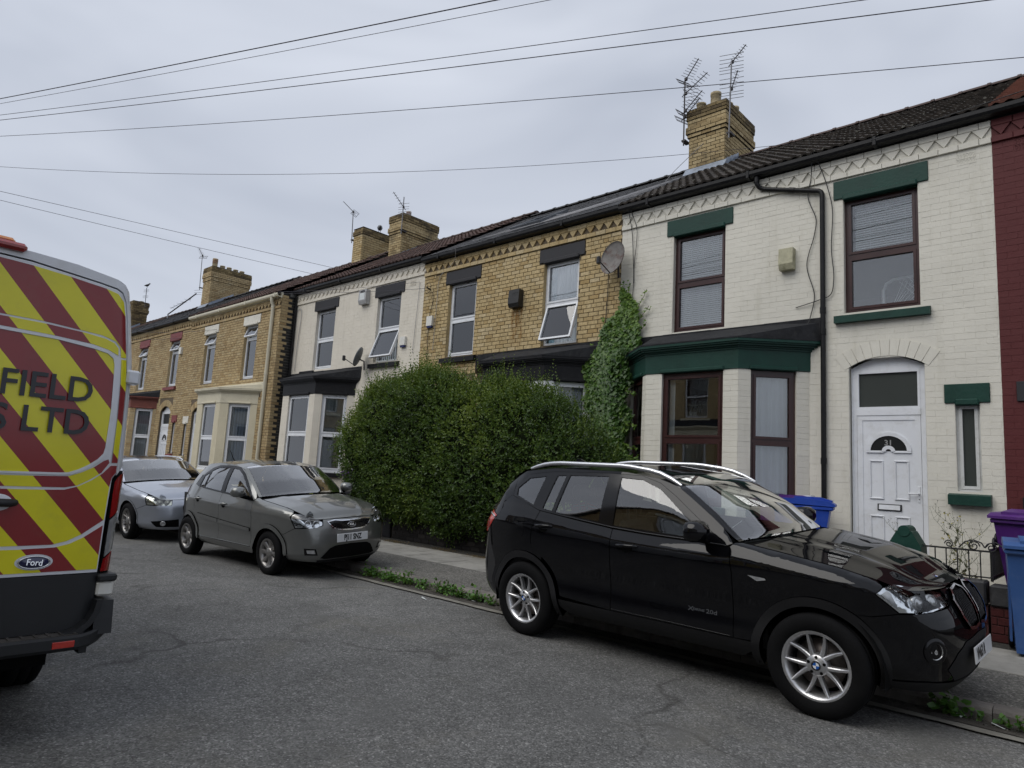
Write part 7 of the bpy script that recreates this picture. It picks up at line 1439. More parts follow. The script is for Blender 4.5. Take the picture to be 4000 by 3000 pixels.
# ------------------------------------------------------------------ chimney stacks
def pot(parent, x, y, z, r, h, mat='pot_buff', slots=False):
    b = MB(); b.lathe([(r * 1.02, 0), (r * 0.98, h * 0.25), (r * 0.93, h * 0.8), (r * 1.0, h * 0.82), (r * 1.0, h), (r * 0.82, h), (r * 0.8, h * 0.3)], 20, (0, 0, 0)); o = b.build('chimney_pot', M[mat], parent, loc=(x, y, z))
    if slots:
        for k in range(5): MB().lathe([(r * 0.99, h * (0.55 + 0.09 * k)), (r * 1.03, h * (0.55 + 0.09 * k)), (r * 1.03, h * (0.575 + 0.09 * k)), (r * 0.99, h * (0.575 + 0.09 * k))], 20).build('pot_louvre', M['pot_red'], o)
def chimney(x0, x1, y0, y1, zb, zt, label, pots, mat='brick_chimney', nsep=240, corb=(0.03, 0.06, 0.06, 0.03, 0.03, 0.05, 0.055, 0.05)):
    ch = empty('chimney_stack', (x0, y0, 0), label=label, cat='chimney', group='chimney stacks on the ridge'); pass
    w, d = x1 - x0, y1 - y0; n = int((zt - zb) / CH); nc = len(corb); b = MB(); b.box(0.004, w - 0.004, 0.004, d - 0.004, zb - 0.6, zt - nc * CH - 0.002)
    for k, o in enumerate(corb): b.box(-o + 0.004, w + o - 0.004, -o + 0.004, d + o - 0.004, zt - (nc - k) * CH, zt - (nc - k - 1) * CH - (0.001 if k < nc - 1 else 0.0))
    b.box(-0.02, w + 0.02, -0.02, d + 0.02, zt, zt + 0.03, bev=0.02); b.build('stack_core', M['mortar_black'], ch)
    low, high = [], []
    for k in range(n):
        z = zt - (n - k) * CH; o = corb[k - (n - nc)] if k >= n - nc else 0.0
        MF = Matrix.Translation((-o, -o, 0)); MR = Matrix.Translation((w + o, -o, 0)) @ Matrix.Rotation(R(90), 4, 'Z'); ML = Matrix.Translation((-o, d + o, 0)) @ Matrix.Rotation(R(-90), 4, 'Z')
        for (Mx, L) in ((MF, w + 2 * o), (MR, d + 2 * o)) + (((ML, d + 2 * o),) if False else ()):
            nb = max(2, round(L / 0.232)); l = L / nb; off = l / 2 if k % 2 else 0; x = -off
            while x < L - 1e-3:
                a = max(0, x); e = min(L, x + l)
                if e - a > 0.03: (high if k > n - 4 else low).append((a, e - a, z, Mx))
                x += l
    lay(ch, high, 'brick_sooty', 0.012, 0.006, 0.004, 60); lay(ch, low, mat, 0.011, 0.006, 0.003, nsep)
    sl = 0.5951; f = MB()
    zr = lambda y: 6.72 + sl * (y0 + y - (10.25 if y0 > 13.2 else 9.75))
    f.add([(-0.06, -0.16, zr(-0.16) + 0.045), (w + 0.06, -0.16, zr(-0.16) + 0.045), (w + 0.06, -0.013, zr(-0.01) + 0.16), (-0.06, -0.013, zr(-0.01) + 0.16)], [(0, 1, 2, 3)])
    for k in range(5):
        ya, yb = d * 0.12 * k, d * 0.12 * (k + 1)
        if zr(yb) < zr(99) and y0 + yb < 14.3: f.add([(w + 0.012, ya, zr(ya) + 0.02), (w + 0.012, yb, zr(yb) + 0.02), (w + 0.012, yb, zr(yb) + 0.19), (w + 0.012, ya, zr(ya) + 0.17)], [(0, 1, 2, 3)]); f.add([(w + 0.012, ya, zr(ya) + 0.05), (w + 0.14, ya, zr(ya) + 0.05), (w + 0.14, yb, zr(yb) + 0.05), (w + 0.012, yb, zr(yb) + 0.05)], [(0, 1, 2, 3)])
    f.build('lead_flashing', M['lead_new'], ch)
    for (px, py, r_, h_, mt, sl_) in pots: pot(ch, px, py, zt + 0.01, r_, h_, mt, sl_)
    return ch
CA = chimney(-7.33, -6.44, 13.5, 14.95, 8.45, 10.25, 'broad yellow brick chimney stack with buff pots and two aerials over the white house', [(0.17, 0.25, 0.115, 0.24, 'pot_buff', False), (0.55, 0.22, 0.125, 0.36, 'pot_buff', False), (0.70, 0.55, 0.11, 0.2, 'pot_buff', False), (0.72, 0.85, 0.105, 0.24, 'pot_buff', False), (0.72, 1.15, 0.10, 0.16, 'pot_buff', False)])
CB = chimney(-18.72, -18.05, 13.5, 15.05, 8.5, 10.23, 'yellow brick chimney stack with a slatted white cowl, right one of the close pair', [(0.38, 0.45, 0.09, 0.26, 'box_white', True), (0.40, 1.0, 0.12, 0.1, 'gutter_black', False)], 'brick_chimney', 160)
CC = chimney(-20.87, -20.30, 13.45, 14.7, 8.5, 10.20, 'shorter yellow brick chimney stack without pots, left one of the close pair', [], 'brick_yellow', 160, (0.0, 0.0, 0.03, 0.03, 0.0))
CD = chimney(-32.76, -31.9, 13.0, 14.9, 8.5, 10.62, 'tall buff chimney stack with five pots, the first with a red louvred top', [(0.35, 0.30, 0.125, 0.52, 'pot_buff', True), (0.42, 0.65, 0.12, 0.24, 'pot_buff', False), (0.42, 0.98, 0.12, 0.24, 'pot_buff', False), (0.42, 1.31, 0.12, 0.22, 'pot_buff', False), (0.42, 1.63, 0.12, 0.22, 'pot_buff', False)], 'brick_buff', 160, (0.03, 0.03, 0.06, 0.06, 0.05, 0.05, 0.05, 0.04))
CE = chimney(-42.3, -41.3, 12.7, 13.5, 8.4, 10.15, 'sooty chimney stack just right of the van roof', [(0.4, 0.25, 0.11, 0.12, 'pot_buff', False), (0.6, 0.55, 0.11, 0.12, 'pot_buff', False)], 'brick_sooty', 40)

# ------------------------------------------------------------------ television aerials
def yagi(parent, p, q, n, w, mat, refl=None, drop=0.12):
    p, q = Vector(p), Vector(q); d = (q - p).normalized(); s_ = d.cross(Vector((0, 0, 1))).normalized(); b = MB(); b.tube([tuple(p - d * 0.12), tuple(q)], 0.011, 6)
    bo = b.build('boom', M[mat], parent)
    for i in range(n):
        c_ = p + (q - p) * ((i + 0.6) / n); MB().tube([tuple(c_ - s_ * w / 2 * (1 - 0.35 * i / n)), tuple(c_ + s_ * w / 2 * (1 - 0.35 * i / n))], 0.0055, 5).build('element', M['mast_steel'], bo)
    if refl == 'grid':
        up = s_.cross(d)
        for k in (-2, -1, 1, 2):
            c_ = p - d * 0.1 + up * k * 0.045; MB().tube([tuple(c_ - s_ * 0.2), tuple(c_ + s_ * 0.2)], 0.007, 5).build('reflector', M['mast_steel'], bo)
        for sg in (-1, 1): c_ = p - d * 0.1 + s_ * sg * 0.19; MB().tube([tuple(c_ - up * 0.10), tuple(c_ + up * 0.10)], 0.007, 5).build('reflector', M['mast_steel'], bo)
    MB().box(-0.03, 0.03, -0.03, 0.03, -0.04, 0.03, bev=0.01).build('dipole_box', M['mast_dark'], parent, loc=p)
def combs(parent, x, y, zs, w, mat='mast_steel', ang=0.15):
    for z in zs: MB().tube([(x - w / 2, y - w * ang, z), (x + w / 2, y + w * ang, z - 0.02)], 0.0065, 5).build('element', M[mat], parent)
def aerial(base, top, label, mat='mast_dark'):
    a = empty('television_aerial', base, label=label, cat='aerial', group='television aerials'); t = Vector(top) - Vector(base); MB().tube([(0, 0, 0), tuple(t)], 0.017, 8).build('mast', M[mat], a); MB().box(-0.05, 0.05, -0.02, 0.2, 0.1, 0.14).build('bracket', M['mast_dark'], a); return a
a = aerial((-7.40, 13.38, 9.38), (-7.40, 13.38, 11.08), 'dark aerial mast with three angled booms at left of the broad chimney')
yagi(a, (0.03, 0, 1.66), (0.42, -0.15, 1.95), 8, 0.34, 'mast_dark', 'grid'); yagi(a, (0.03, 0, 1.30), (0.62, -0.1, 1.55), 8, 0.36, 'mast_dark'); yagi(a, (0.03, 0, 0.86), (0.50, -0.1, 1.15), 8, 0.36, 'mast_dark', 'grid'); combs(a, 0.15, 0.0, [1.45, 1.36, 1.27, 1.18, 1.09, 1.0], 0.34); yagi(a, (0.0, 0.02, 0.72), (0.46, -0.12, 0.98), 7, 0.3, 'mast_dark', 'grid')
a = aerial((-6.31, 13.42, 9.25), (-6.25, 13.38, 11.05), 'steel aerial mast with stacked comb elements at right corner of the broad chimney', 'mast_steel')
combs(a, 0.05, -0.02, [1.99, 1.88, 1.79, 1.69, 1.62, 1.54], 0.5); combs(a, 0.06, -0.02, [1.40, 1.28, 1.19, 1.07, 1.0, 0.92], 0.5); yagi(a, (0.06, 0, 1.80), (0.42, -0.1, 2.02), 7, 0.2, 'mast_dark'); yagi(a, (0.05, 0, 1.15), (0.24, -0.1, 1.48), 6, 0.18, 'mast_dark')
a = aerial((-17.98, 13.42, 9.45), (-17.95, 13.40, 10.75), 'pale aerial mast on the right chimney of the close pair', 'mast_steel'); combs(a, 0.03, 0, [1.08, 0.96, 0.88, 0.79, 0.70], 0.42); yagi(a, (0.02, 0, 0.95), (0.06, -0.5, 1.30), 6, 0.2, 'mast_dark')
a = aerial((-20.90, 13.40, 9.7), (-20.98, 13.40, 10.95), 'thin aerial with a grid reflector on the left chimney of the close pair', 'mast_steel'); yagi(a, (-0.07, 0, 1.22), (-0.48, -0.2, 1.65), 7, 0.22, 'mast_dark', 'grid')
a = aerial((-33.0, 12.95, 9.6), (-33.15, 12.95, 11.42), 'tall thin aerial beside the chimney with five pots', 'mast_steel'); yagi(a, (-0.12, 0, 1.75), (0.10, -0.3, 2.0), 6, 0.25, 'mast_steel', 'grid'); combs(a, -0.15, 0, [0.02, -0.1, -0.2], 0.5, 'mast_dark')
a = empty('television_aerial', (-36.2, 12.8, 8.75), label='fallen aerial mast leaning from the slate roof towards the chimney with five pots', cat='aerial', group='television aerials'); MB().tube([(0, 0, 0), (3.0, 0.1, 0.68)], 0.03, 8).build('mast', M['mast_dark'], a); MB().tube([(0.0, 0, 0.02), (0.02, -0.02, -0.35)], 0.03, 6).build('bracket', M['bracket_steel'], a); yagi(a, (2.3, 0.1, 0.52), (1.1, -0.3, 0.1), 5, 0.4, 'mast_dark')
a = aerial((-40.0, 12.9, 9.6), (-40.1, 12.9, 10.75), 'far aerial with a bird perched on its top, near the sooty chimney'); combs(a, -0.1, 0, [1.06, 1.0, 0.94, 0.72, 0.66, 0.6, 0.2, 0.12], 0.42, 'mast_dark')
pm('bird_dark', (0.03, 0.03, 0.032), 0.7, 0.2); pm('bird_grey', (0.24, 0.25, 0.26), 0.8, 0.2)
def bird(loc, rz, s_, mat, label):
    b = MB(); prof = [(-0.20, 0.006, 0.0), (-0.10, 0.035, 0.02), (0.0, 0.065, 0.02), (0.09, 0.055, 0.045), (0.13, 0.034, 0.09), (0.165, 0.036, 0.115), (0.195, 0.02, 0.112), (0.225, 0.004, 0.104)]; n = 8; vs_ = []
    for (x, r_, z) in prof: vs_ += [(x * s_, r_ * s_ * math.cos(2 * math.pi * i / n), (z + r_ * 1.1 * math.sin(2 * math.pi * i / n)) * s_ + 0.12 * s_) for i in range(n)]
    b.add(vs_, [(i * n + j, i * n + (j + 1) % n, (i + 1) * n + (j + 1) % n, (i + 1) * n + j) for i in range(len(prof) - 1) for j in range(n)], 0, True)
    for sg in (-1, 1): b.tube([(0.02 * s_, sg * 0.02 * s_, 0.09 * s_), (0.03 * s_, sg * 0.02 * s_, 0.0)], 0.006 * s_, 5)
    b.build('bird', M[mat], None, loc=loc, rot=(0, 0, rz), label=label, cat='bird')
bird((-20.42, 14.25, 10.225), 2.6, 1.6, 'bird_grey', 'grey gull standing on the shorter chimney of the close pair'); bird((-40.1, 12.9, 10.76), 0.5, 1.0, 'bird_dark', 'small dark bird on top of the far aerial')

# ------------------------------------------------------------------ overhead wires and pole
PT = Vector((-26.0, -1.0, 9.2))
pm('pole_wood', (0.10, 0.075, 0.055), 0.85, 0.25, 3, 0.4, 30)
pl = empty('telegraph_pole', (-26.0, -1.1, 0), label='wooden telegraph pole across the street, out beyond the van', cat='pole'); MB().tube([(0, 0, 0), (0, 0, 9.4)], [0.15, 0.10], 12).build('pole', M['pole_wood'], pl); MB().lathe([(0.1, 9.1), (0.26, 9.12), (0.26, 9.16), (0.1, 9.2)], 20).build('ring_head', M['mast_steel'], pl)
def wire(p, q, sag, label, r=0.005, n=28, mat='wire_sky', name='overhead_wire'):
    p, q = Vector(p), Vector(q); pts = [p + (q - p) * (i / n) - Vector((0, 0, 4 * sag * (i / n) * (1 - i / n))) for i in range(n + 1)]
    b = MB().tube([tuple(x - p) for x in pts], r, 5); return b.build(name, M[mat], None, loc=p, label=label, cat='wire', group='telephone wires')
wire(PT, (10.3, 10.2, 6.15), 0.12, 'topmost thick overhead wire crossing the upper left sky', 0.008); wire(PT + Vector((0, 0.02, -0.02)), (9.6, 10.2, 6.25), 0.18, 'thin overhead wire running just below the topmost one', 0.004)
wire(PT, (7.66, 10.2, 5.81), 0.15, 'third overhead wire from the top of the sky'); wire(PT + Vector((0, 0, -0.06)), (7.2, 10.2, 5.72), 0.15, 'fourth overhead wire from the top of the sky', 0.006)
wire(PT + Vector((0, 0, -0.1)), (2.6, 10.2, 6.3), 0.25, 'overhead wire passing behind the chimney aerials', 0.005); wire(PT + Vector((0, 0.1, -0.1)), (-5.19, 14.0, 9.0), 0.75, 'sagging overhead wire crossing in front of the broad chimney', 0.005)
wire(PT + Vector((0, 0, 0.02)), (-22.8, 14.0, 9.22), 0.0, 'upper of two wires descending to the ridge left of the close pair of chimneys', 0.007, 8); wire(PT + Vector((0, 0, -0.12)), (-24.4, 14.0, 9.25), 0.05, 'lower of two wires descending to the ridge left of the close pair of chimneys', 0.007, 8)
wire((1.9, 9.0, 6.42), (-2.6, 10.1, 6.62), 0.03, 'thin wire running along the gutter of house 31', 0.006, 10, 'cable_black')
wire((-18.9, 9.72, 6.62), (-12.55, 10.36, 5.98), 0.05, 'drop wire ending at the hook on the yellow brick house', 0.005, 10); wire((-18.9, 9.72, 6.66), (-12.95, 10.36, 6.2), 0.05, 'drop wire ending at the eaves of the cream white house', 0.005, 10)
wire((-31.0, 9.5, 6.7), (-23.2, 9.85, 5.98), 0.1, 'drop wire ending above the cream bay house windows', 0.006, 10); wire((-34.0, 9.3, 6.7), (-26.1, 9.85, 5.96), 0.1, 'drop wire ending beside the red lintel of number 23', 0.006, 10)
def cable(pts, label, r=0.007, mat='cable_black'):
    P = catmull(pts, 8); b = MB().tube([tuple(p - P[0]) for p in P], r, 5); return b.build('wall_cable', M[mat], None, loc=tuple(P[0]), label=label, cat='cable', group='cables on the house fronts')
cable([(-6.80, 10.24, 6.72), (-6.80, 10.30, 6.55), (-6.76, 10.36, 6.2), (-6.72, 10.365, 5.7), (-6.70, 10.37, 5.3), (-6.72, 10.37, 4.7)], 'left black cable hanging above the ivy on the white wall'); cable([(-6.78, 10.24, 6.72), (-6.74, 10.30, 6.55), (-6.66, 10.36, 6.25), (-6.66, 10.37, 6.0), (-6.70, 10.37, 5.5), (-6.69, 10.37, 5.2)], 'right black cable hanging above the ivy on the white wall', 0.006)
cable([(-3.45, 10.22, 6.74), (-3.50, 10.34, 6.4), (-3.56, 10.37, 6.1), (-3.44, 10.37, 5.7), (-3.47, 10.37, 5.45), (-3.58, 10.37, 5.0), (-3.47, 10.37, 4.5), (-3.52, 10.36, 4.2), (-3.58, 10.28, 3.9)], 'wavy black cable left of the downpipe on house 31'); cable([(-3.43, 10.22, 6.74), (-3.34, 10.34, 6.45), (-3.25, 10.37, 6.1), (-3.20, 10.37, 5.8), (-3.22, 10.37, 5.2), (-3.19, 10.37, 4.7), (-3.24, 10.37, 4.48), (-3.40, 10.36, 4.42), (-3.75, 10.38, 4.35)], 'looping black cable right of the downpipe on house 31')
cable([(-7.22, 10.30, 5.55), (-7.26, 10.36, 5.2), (-7.30, 10.37, 4.4), (-7.32, 10.37, 3.9)], 'black cable running down from the rusty dish', 0.008); cable([(-12.42, 10.36, 5.85), (-12.40, 10.37, 5.6), (-12.48, 10.37, 5.35), (-12.5, 10.37, 4.9), (-12.48, 10.37, 4.2)], 'dark cable above and below the white box on the yellow house'); cable([(-11.4, 10.1, 6.75), (-11.7, 10.34, 6.5), (-12.2, 10.37, 6.2), (-12.25, 10.37, 5.6), (-12.28, 10.37, 4.4)], 'pale cable crossing the frieze of the yellow brick house', 0.006, 'cable_grey'); cable([(-12.95, 10.37, 6.2), (-12.98, 10.37, 5.6), (-13.05, 10.37, 4.4)], 'thin grey cable at the right edge of the cream white house', 0.006, 'cable_grey'); cable([(-18.85, 10.37, 6.2), (-18.6, 10.37, 6.22), (-18.62, 10.37, 5.0), (-18.64, 10.37, 4.3)], 'grey conduit beside the black downpipe on the cream white house', 0.008, 'cable_grey')
for i in range(7): cable([(-11.2 + 0.75 * i * 0.4, 10.42 + 0.12 * i, 6.93 + 0.075 * i), (-9.0, 10.62 + 0.1 * i, 7.02 + 0.06 * i), (-7.2, 11.2 + 0.33 * i, 7.34 + 0.195 * i)], ('lowest', 'second', 'third', 'fourth', 'fifth', 'sixth', 'topmost')[i] + ' pale cable lying along the slate roof' + ('' if i in (0, 6) else ', counted from the gutter'), 0.008, 'cable_grey')
cable([(-6.9, 13.40, 9.3), (-7.6, 13.35, 8.8), (-7.75, 13.2, 8.52)], 'pale cable hanging beside the broad chimney', 0.007, 'cable_grey')
b = MB(); b.tube([(0, 0, 0), (0, -0.10, 0.02), (0.05, -0.14, 0.02)], 0.02, 6); b.tube([(0.12 * math.cos(t) - 0.0, -0.08, 0.02 + 0.13 * math.sin(t)) for t in np.linspace(0, 6.1, 18)], 0.006, 5); b.build('cable_hook', M['cable_black'], None, loc=(-12.55, 10.38, 5.95), label='black cable hook and coil on the yellow house near its left edge', cat='hook')

# ------------------------------------------------------------------ boxes, dishes, vents on the walls
def wallbox(loc, w, h, d, mat, label, cat, wedge=0.0, extra=None, name='alarm_box'):
    e = empty(name, loc, label=label, cat=cat); b = MB(); b.prism([(0, 0), (-d * 0.75, 0.0 + wedge * 0.0), (-d, wedge), (-d * 0.9, h), (0, h)], 'x', -w / 2, w / 2); b.build('casing', M[mat], e, fix=True); return e
wallbox((-3.87, 10.395, 4.96), 0.22, 0.34, 0.13, 'box_mossy', 'weathered cream alarm box between the windows of house 31', 'alarm box', 0.09)
e = wallbox((-12.45, 10.395, 5.02), 0.20, 0.24, 0.07, 'box_white', 'white box with blue base at the left of the yellow house', 'alarm box'); MB().box(-0.09, 0.09, -0.06, 0, -0.05, -0.002, bev=0.01).build('base', M['box_blue'], e)
e = wallbox((-13.44, 10.395, 4.63), 0.20, 0.22, 0.07, 'box_white', 'white box with blue base right of the open window on the cream white house', 'alarm box'); MB().box(-0.09, 0.09, -0.06, 0, -0.05, -0.002, bev=0.01).build('base', M['box_blue'], e)
e = wallbox((-15.25, 10.395, 5.92), 0.34, 0.40, 0.14, 'alarm_grey', 'grey alarm box with a printed mark high on the cream white house', 'alarm box', 0.10); MB().box(-0.11, 0.11, -0.139, -0.132, 0.12, 0.30).build('sticker', M['paper'], e)
for k in range(3): MB().box(-0.10, 0.10, -0.137, -0.126, 0.325 + k * 0.022, 0.333 + k * 0.022).build('louvre', M['dark_plastic'], e)
e = wallbox((-9.61, 10.395, 5.10), 0.30, 0.38, 0.16, 'vent_black', 'black vent cowl with rust stain below on the yellow house', 'vent', 0.08, name='vent_cowl')
for k in range(3): MB().box(-0.05, 0.12, -0.152, -0.146, 0.24 + k * 0.03, 0.25 + k * 0.03).build('louvre', M['letter_slot'], e)
t = NT('rust_stain'); sp = t.n('SeparateXYZ', {0: t.opos()}); mp = t.n('Mapping', {'Vector': t.opos(), 'Scale': (9, 1, 0.8)}); nz = t.ramp(t.noise(3.0, 4, 0.6, mp.outputs[0]), [(0.42, 0.0), (0.62, 0.75)]); fd = t.math('MULTIPLY', nz, t.ramp(t.math('MULTIPLY_ADD', sp.outputs[2], 1.0, 1.0), [(0.0, 0.0), (0.5, 0.55), (1.0, 1.0)]))
d_ = t.n('BsdfDiffuse', {'Color': (0.26, 0.11, 0.02)}); tr_ = t.n('BsdfTransparent', {}); m_ = t.n('MixShader', {0: fd, 1: tr_, 2: d_}); t.t.links.new(m_.outputs[0], t.out.inputs['Surface'])
MB().add([(-0.16, -0.0135, -0.9), (0.16, -0.0135, -0.9), (0.16, -0.0135, 0.02), (-0.16, -0.0135, 0.02)], [(0, 1, 2, 3)]).build('rust_stain', M['rust_stain'], e)
e = wallbox((-26.15, 9.895, 5.35), 0.20, 0.26, 0.08, 'box_white', 'small white box beside the open window of number 23', 'alarm box')
def dish(loc, rz, rx, rad, mat, label, arm=0.34):
    e = empty('satellite_dish', loc, (0, 0, rz), label=label, cat='satellite dish', group='satellite dishes'); b = MB(); prof = [(rad * k / 6, -0.05 * (1 - (k / 6) ** 2)) for k in range(7)]; n0 = 0
    b.lathe([(max(r_, 0.001), h) for r_, h in prof] + [(rad * 1.01, 0.012), (rad * 0.99, -0.006)] + [(max(r_, 0.001), h - 0.008) for r_, h in prof[::-1]], 28, axis='z'); b.xf(Matrix.Rotation(rx, 4, 'X') @ Matrix.Diagonal((0.92, 1.12, 1, 1))); b.build('reflector_bowl', M[mat], e, fix=True)
    Mx = Matrix.Rotation(rx, 4, 'X'); tip = Mx @ Vector((0, -rad * 0.75, arm)); foot = Mx @ Vector((0, -rad * 1.05, -0.02)); MB().tube([tuple(foot), tuple(tip)], 0.011, 6).build('arm', M['dark_plastic'], e); bx = MB().box(-0.035, 0.035, -0.035, 0.035, -0.07, 0.07, bev=0.012); bx.build('receiver', M['dark_plastic'], e, loc=tip)
    back = Mx @ Vector((0, -0.05, -0.07)); MB().tube([tuple(back), (back.x, back.y + 0.12, back.z - 0.05), (back.x, back.y + 0.14, back.z - 0.28)], 0.02, 8).build('bracket', M['mast_dark'], e); return e
dish((-7.02, 10.12, 5.68), R(-6), R(78), 0.30, 'dish_rusty', 'large rusty satellite dish on the yellow house beside the white wall'); dish((-14.98, 10.12, 4.42), R(-52), R(70), 0.24, 'dish_grey', 'small grey satellite dish above the bay of the cream white house')
# skylight and lead patches on the slate roof
e = empty('skylight', (-9.75, 10.66, 7.02), (math.atan(0.595), 0, 0), label='grey framed skylight in the slate roof of the yellow house', cat='skylight'); b = MB(); b.box(-0.45, 0.45, 0, 0.09, -0.05, 0.09); b.box(-0.45, 0.45, 1.0, 1.09, -0.05, 0.09); b.box(-0.45, -0.37, 0.09, 1.0, -0.05, 0.09); b.box(0.37, 0.45, 0.09, 1.0, -0.05, 0.09); b.build('frame', M['lead'], e); MB().box(-0.37, 0.37, 0.09, 1.0, 0.04, 0.05).build('pane', M['window_glass'], e); MB().box(-0.37, 0.37, 0.09, 1.0, -0.04, -0.03).build('shaft', M['box_white'], e)

# ------------------------------------------------------------------ garden walls, railings, piers
def bwall(x0, x1, y, z0, z1, mat, core, label, t=0.2, cop='coping_black', ch=0.085, cophalf=0.13, coph=0.09, nsep=200, roll=False):
    e = empty('garden_wall', (x0, y, 0), label=label, cat='wall', group='front garden walls'); L = x1 - x0
    MB().box(0, L, 0.005, t, z0 - 0.1, z1).build('wall_core', M[core], e); it = rows(0, L, z0, z1, (), True, 1, BL, ch); lay(e, it, mat, 0.010, 0.006, 0.004, nsep, h=ch)
    x = 0.0
    while x < L - 0.02: l = min(0.75, L - x); MB().box(x, x + l - 0.006, t / 2 - cophalf, t / 2 + cophalf, z1 + 0.002, z1 + coph, bev=0.018).build('coping_stone', M[cop], e); x += 0.75
    return e
bwall(-11.55, -7.05, 9.02, 0.105, 0.52, 'brick_dark', 'mortar_black', 'blackened low brick wall under the big hedge', cop='brick_dark', coph=0.07)
bwall(-1.83, -1.22, 8.84, 0.105, 0.46, 'brick_maroon', 'mortar_maroon', 'low maroon wall with black coping under the iron railing', coph=0.25, cophalf=0.14)
bwall(-1.20, 3.5, 8.86, 0.105, 0.46, 'brick_maroon', 'mortar_maroon', 'low maroon wall behind the blue bin at the right edge', coph=0.22, cophalf=0.13, nsep=120)
bwall(-6.95, -3.2, 9.02, 0.105, 0.50, 'brick_maroon', 'mortar_maroon', 'low maroon garden wall hidden behind the black SUV', coph=0.12, nsep=60)
bwall(-18.8, -14.1, 9.05, 0.105, 0.50, 'brick_dark', 'mortar_black', 'low dark wall in front of the cream white house bay', coph=0.12, nsep=80)
bwall(-31.0, -19.1, 8.75, 0.105, 0.55, 'brick_dark', 'mortar_black', 'low dark wall in front of the buff brick houses', coph=0.12, nsep=60)
def pier(x, y, w, z1, mat, capm, label, capw=0.34, core='mortar_black'):
    e = empty('gate_pier', (x, y, 0), label=label, cat='gate pier', group='gate piers with rolled caps'); MB().box(-w / 2, w / 2, -w / 2, w / 2, 0.1, z1, bev=0.01).build('shaft', M[mat], e)
    b = MB(); k = capw / 2; b.prism([(-k, z1), (k, z1), (k * 0.98, z1 + 0.10), (k * 0.45, z1 + 0.26), (0.055, z1 + 0.27), (-0.055, z1 + 0.27), (-k * 0.45, z1 + 0.26), (-k * 0.98, z1 + 0.10)], 'y', -k * 0.85, k * 0.85); b.build('cap', M[capm], e, fix=True)
    MB().tube([(0, -k * 0.9, z1 + 0.265), (0, k * 0.9, z1 + 0.265)], 0.062, 14).build('cap_roll', M[capm], e); return e
pier(-1.98, 8.95, 0.26, 0.90, 'green_paint', 'green_paint', 'gate pier with green painted cap beside the white door'); pier(-13.35, 9.18, 0.28, 0.92, 'black_paint', 'black_paint', 'black gate pier with rolled cap in front of the purple bin', 0.44)
e = empty('gate_post', (-11.75, 9.12, 0), label='plain black gate post at the left end of the hedge wall', cat='gate pier'); MB().box(-0.13, 0.13, -0.12, 0.12, 0.1, 0.66, bev=0.015).build('shaft', M['black_paint'], e); MB().box(-0.15, 0.15, -0.14, 0.14, 0.66, 0.72, bev=0.02).build('cap', M['black_paint'], e)
def scroll(cx, y, cz, r, turns, sg, a0=0.0, n=34): return [(cx + sg * (r * (1 - 0.78 * i / n)) * math.cos(a0 + turns * 2 * math.pi * i / n), y, cz + (r * (1 - 0.78 * i / n)) * math.sin(a0 + turns * 2 * math.pi * i / n)) for i in range(n + 1)]
e = empty('iron_railing', (-1.84, 8.95, 0.0), label='black iron railing with scrolls on the low maroon wall', cat='railing'); I = M['black_iron']
MB().box(0, 0.66, -0.008, 0.008, 1.005, 1.022).build('top_rail', I, e); MB().box(0, 0.66, -0.006, 0.006, 0.735, 0.748).build('bottom_rail', I, e); MB().box(-0.01, 0.02, -0.012, 0.012, 0.70, 1.03).build('rail_post', I, e)
for k in range(6): MB().box(0.13 + k * 0.105, 0.141 + k * 0.105, -0.006, 0.006, 0.70, 1.008).build('baluster', I, e)
MB().tube([(0.36, 0, 1.03), (0.42, 0, 1.10), (0.50, 0, 1.125), (0.57, 0, 1.10), (0.60, 0, 1.05)], 0.007, 6).build('scroll', I, e)
for (cx, cz, r_, sg) in ((0.27, 1.06, 0.042, -1), (0.50, 1.06, 0.055, 1), (0.66, 1.055, 0.055, -1)): MB().tube(scroll(cx, 0, cz, r_, 1.6, sg), 0.006, 6).build('scroll', I, e)
MB().tube([(0.60, 0, 1.05), (0.64, 0, 1.10), (0.70, 0, 1.115), (0.76, 0, 1.07)], 0.007, 6).build('scroll', I, e)
e = empty('iron_railing', (-1.20, 8.97, 0.0), label='dense black iron railing running back to the house beside the blue bin', cat='railing'); MB().box(-0.008, 0.008, 0, 1.38, 1.02, 1.04).build('top_rail', I, e); MB().box(-0.008, 0.008, 0, 1.38, 0.735, 0.75).build('bottom_rail', I, e)
for k in range(13): MB().box(-0.007, 0.007, 0.04 + k * 0.105, 0.054 + k * 0.105, 0.70, 1.02).build('baluster', I, e)
for (cy, cz, r_, sg) in ((0.30, 1.09, 0.06, 1), (0.50, 1.12, 0.075, -1), (0.72, 1.10, 0.065, 1)):
    P = scroll(cy, 0, cz, r_, 1.5, sg); MB().tube([(0, p[0], p[2]) for p in P], 0.014, 6).build('scroll', I, e)
e = empty('iron_railing', (-13.15, 9.12, 0.0), label='small black iron gate between the black pier and the hedge', cat='gate'); MB().box(0, 1.2, -0.008, 0.008, 0.98, 1.0).build('top_rail', I, e); MB().box(0, 1.2, -0.008, 0.008, 0.25, 0.27).build('bottom_rail', I, e)
for k in range(11): MB().box(0.02 + k * 0.115, 0.034 + k * 0.115, -0.007, 0.007, 0.2, 1.0).build('baluster', I, e)
e = empty('iron_railing', (-18.7, 9.15, 0.0), label='black iron railing with scrolls seen through the hatchback windows', cat='railing'); MB().box(0, 4.5, -0.008, 0.008, 1.08, 1.1).build('top_rail', I, e); MB().box(0, 4.5, -0.008, 0.008, 0.68, 0.7).build('bottom_rail', I, e)
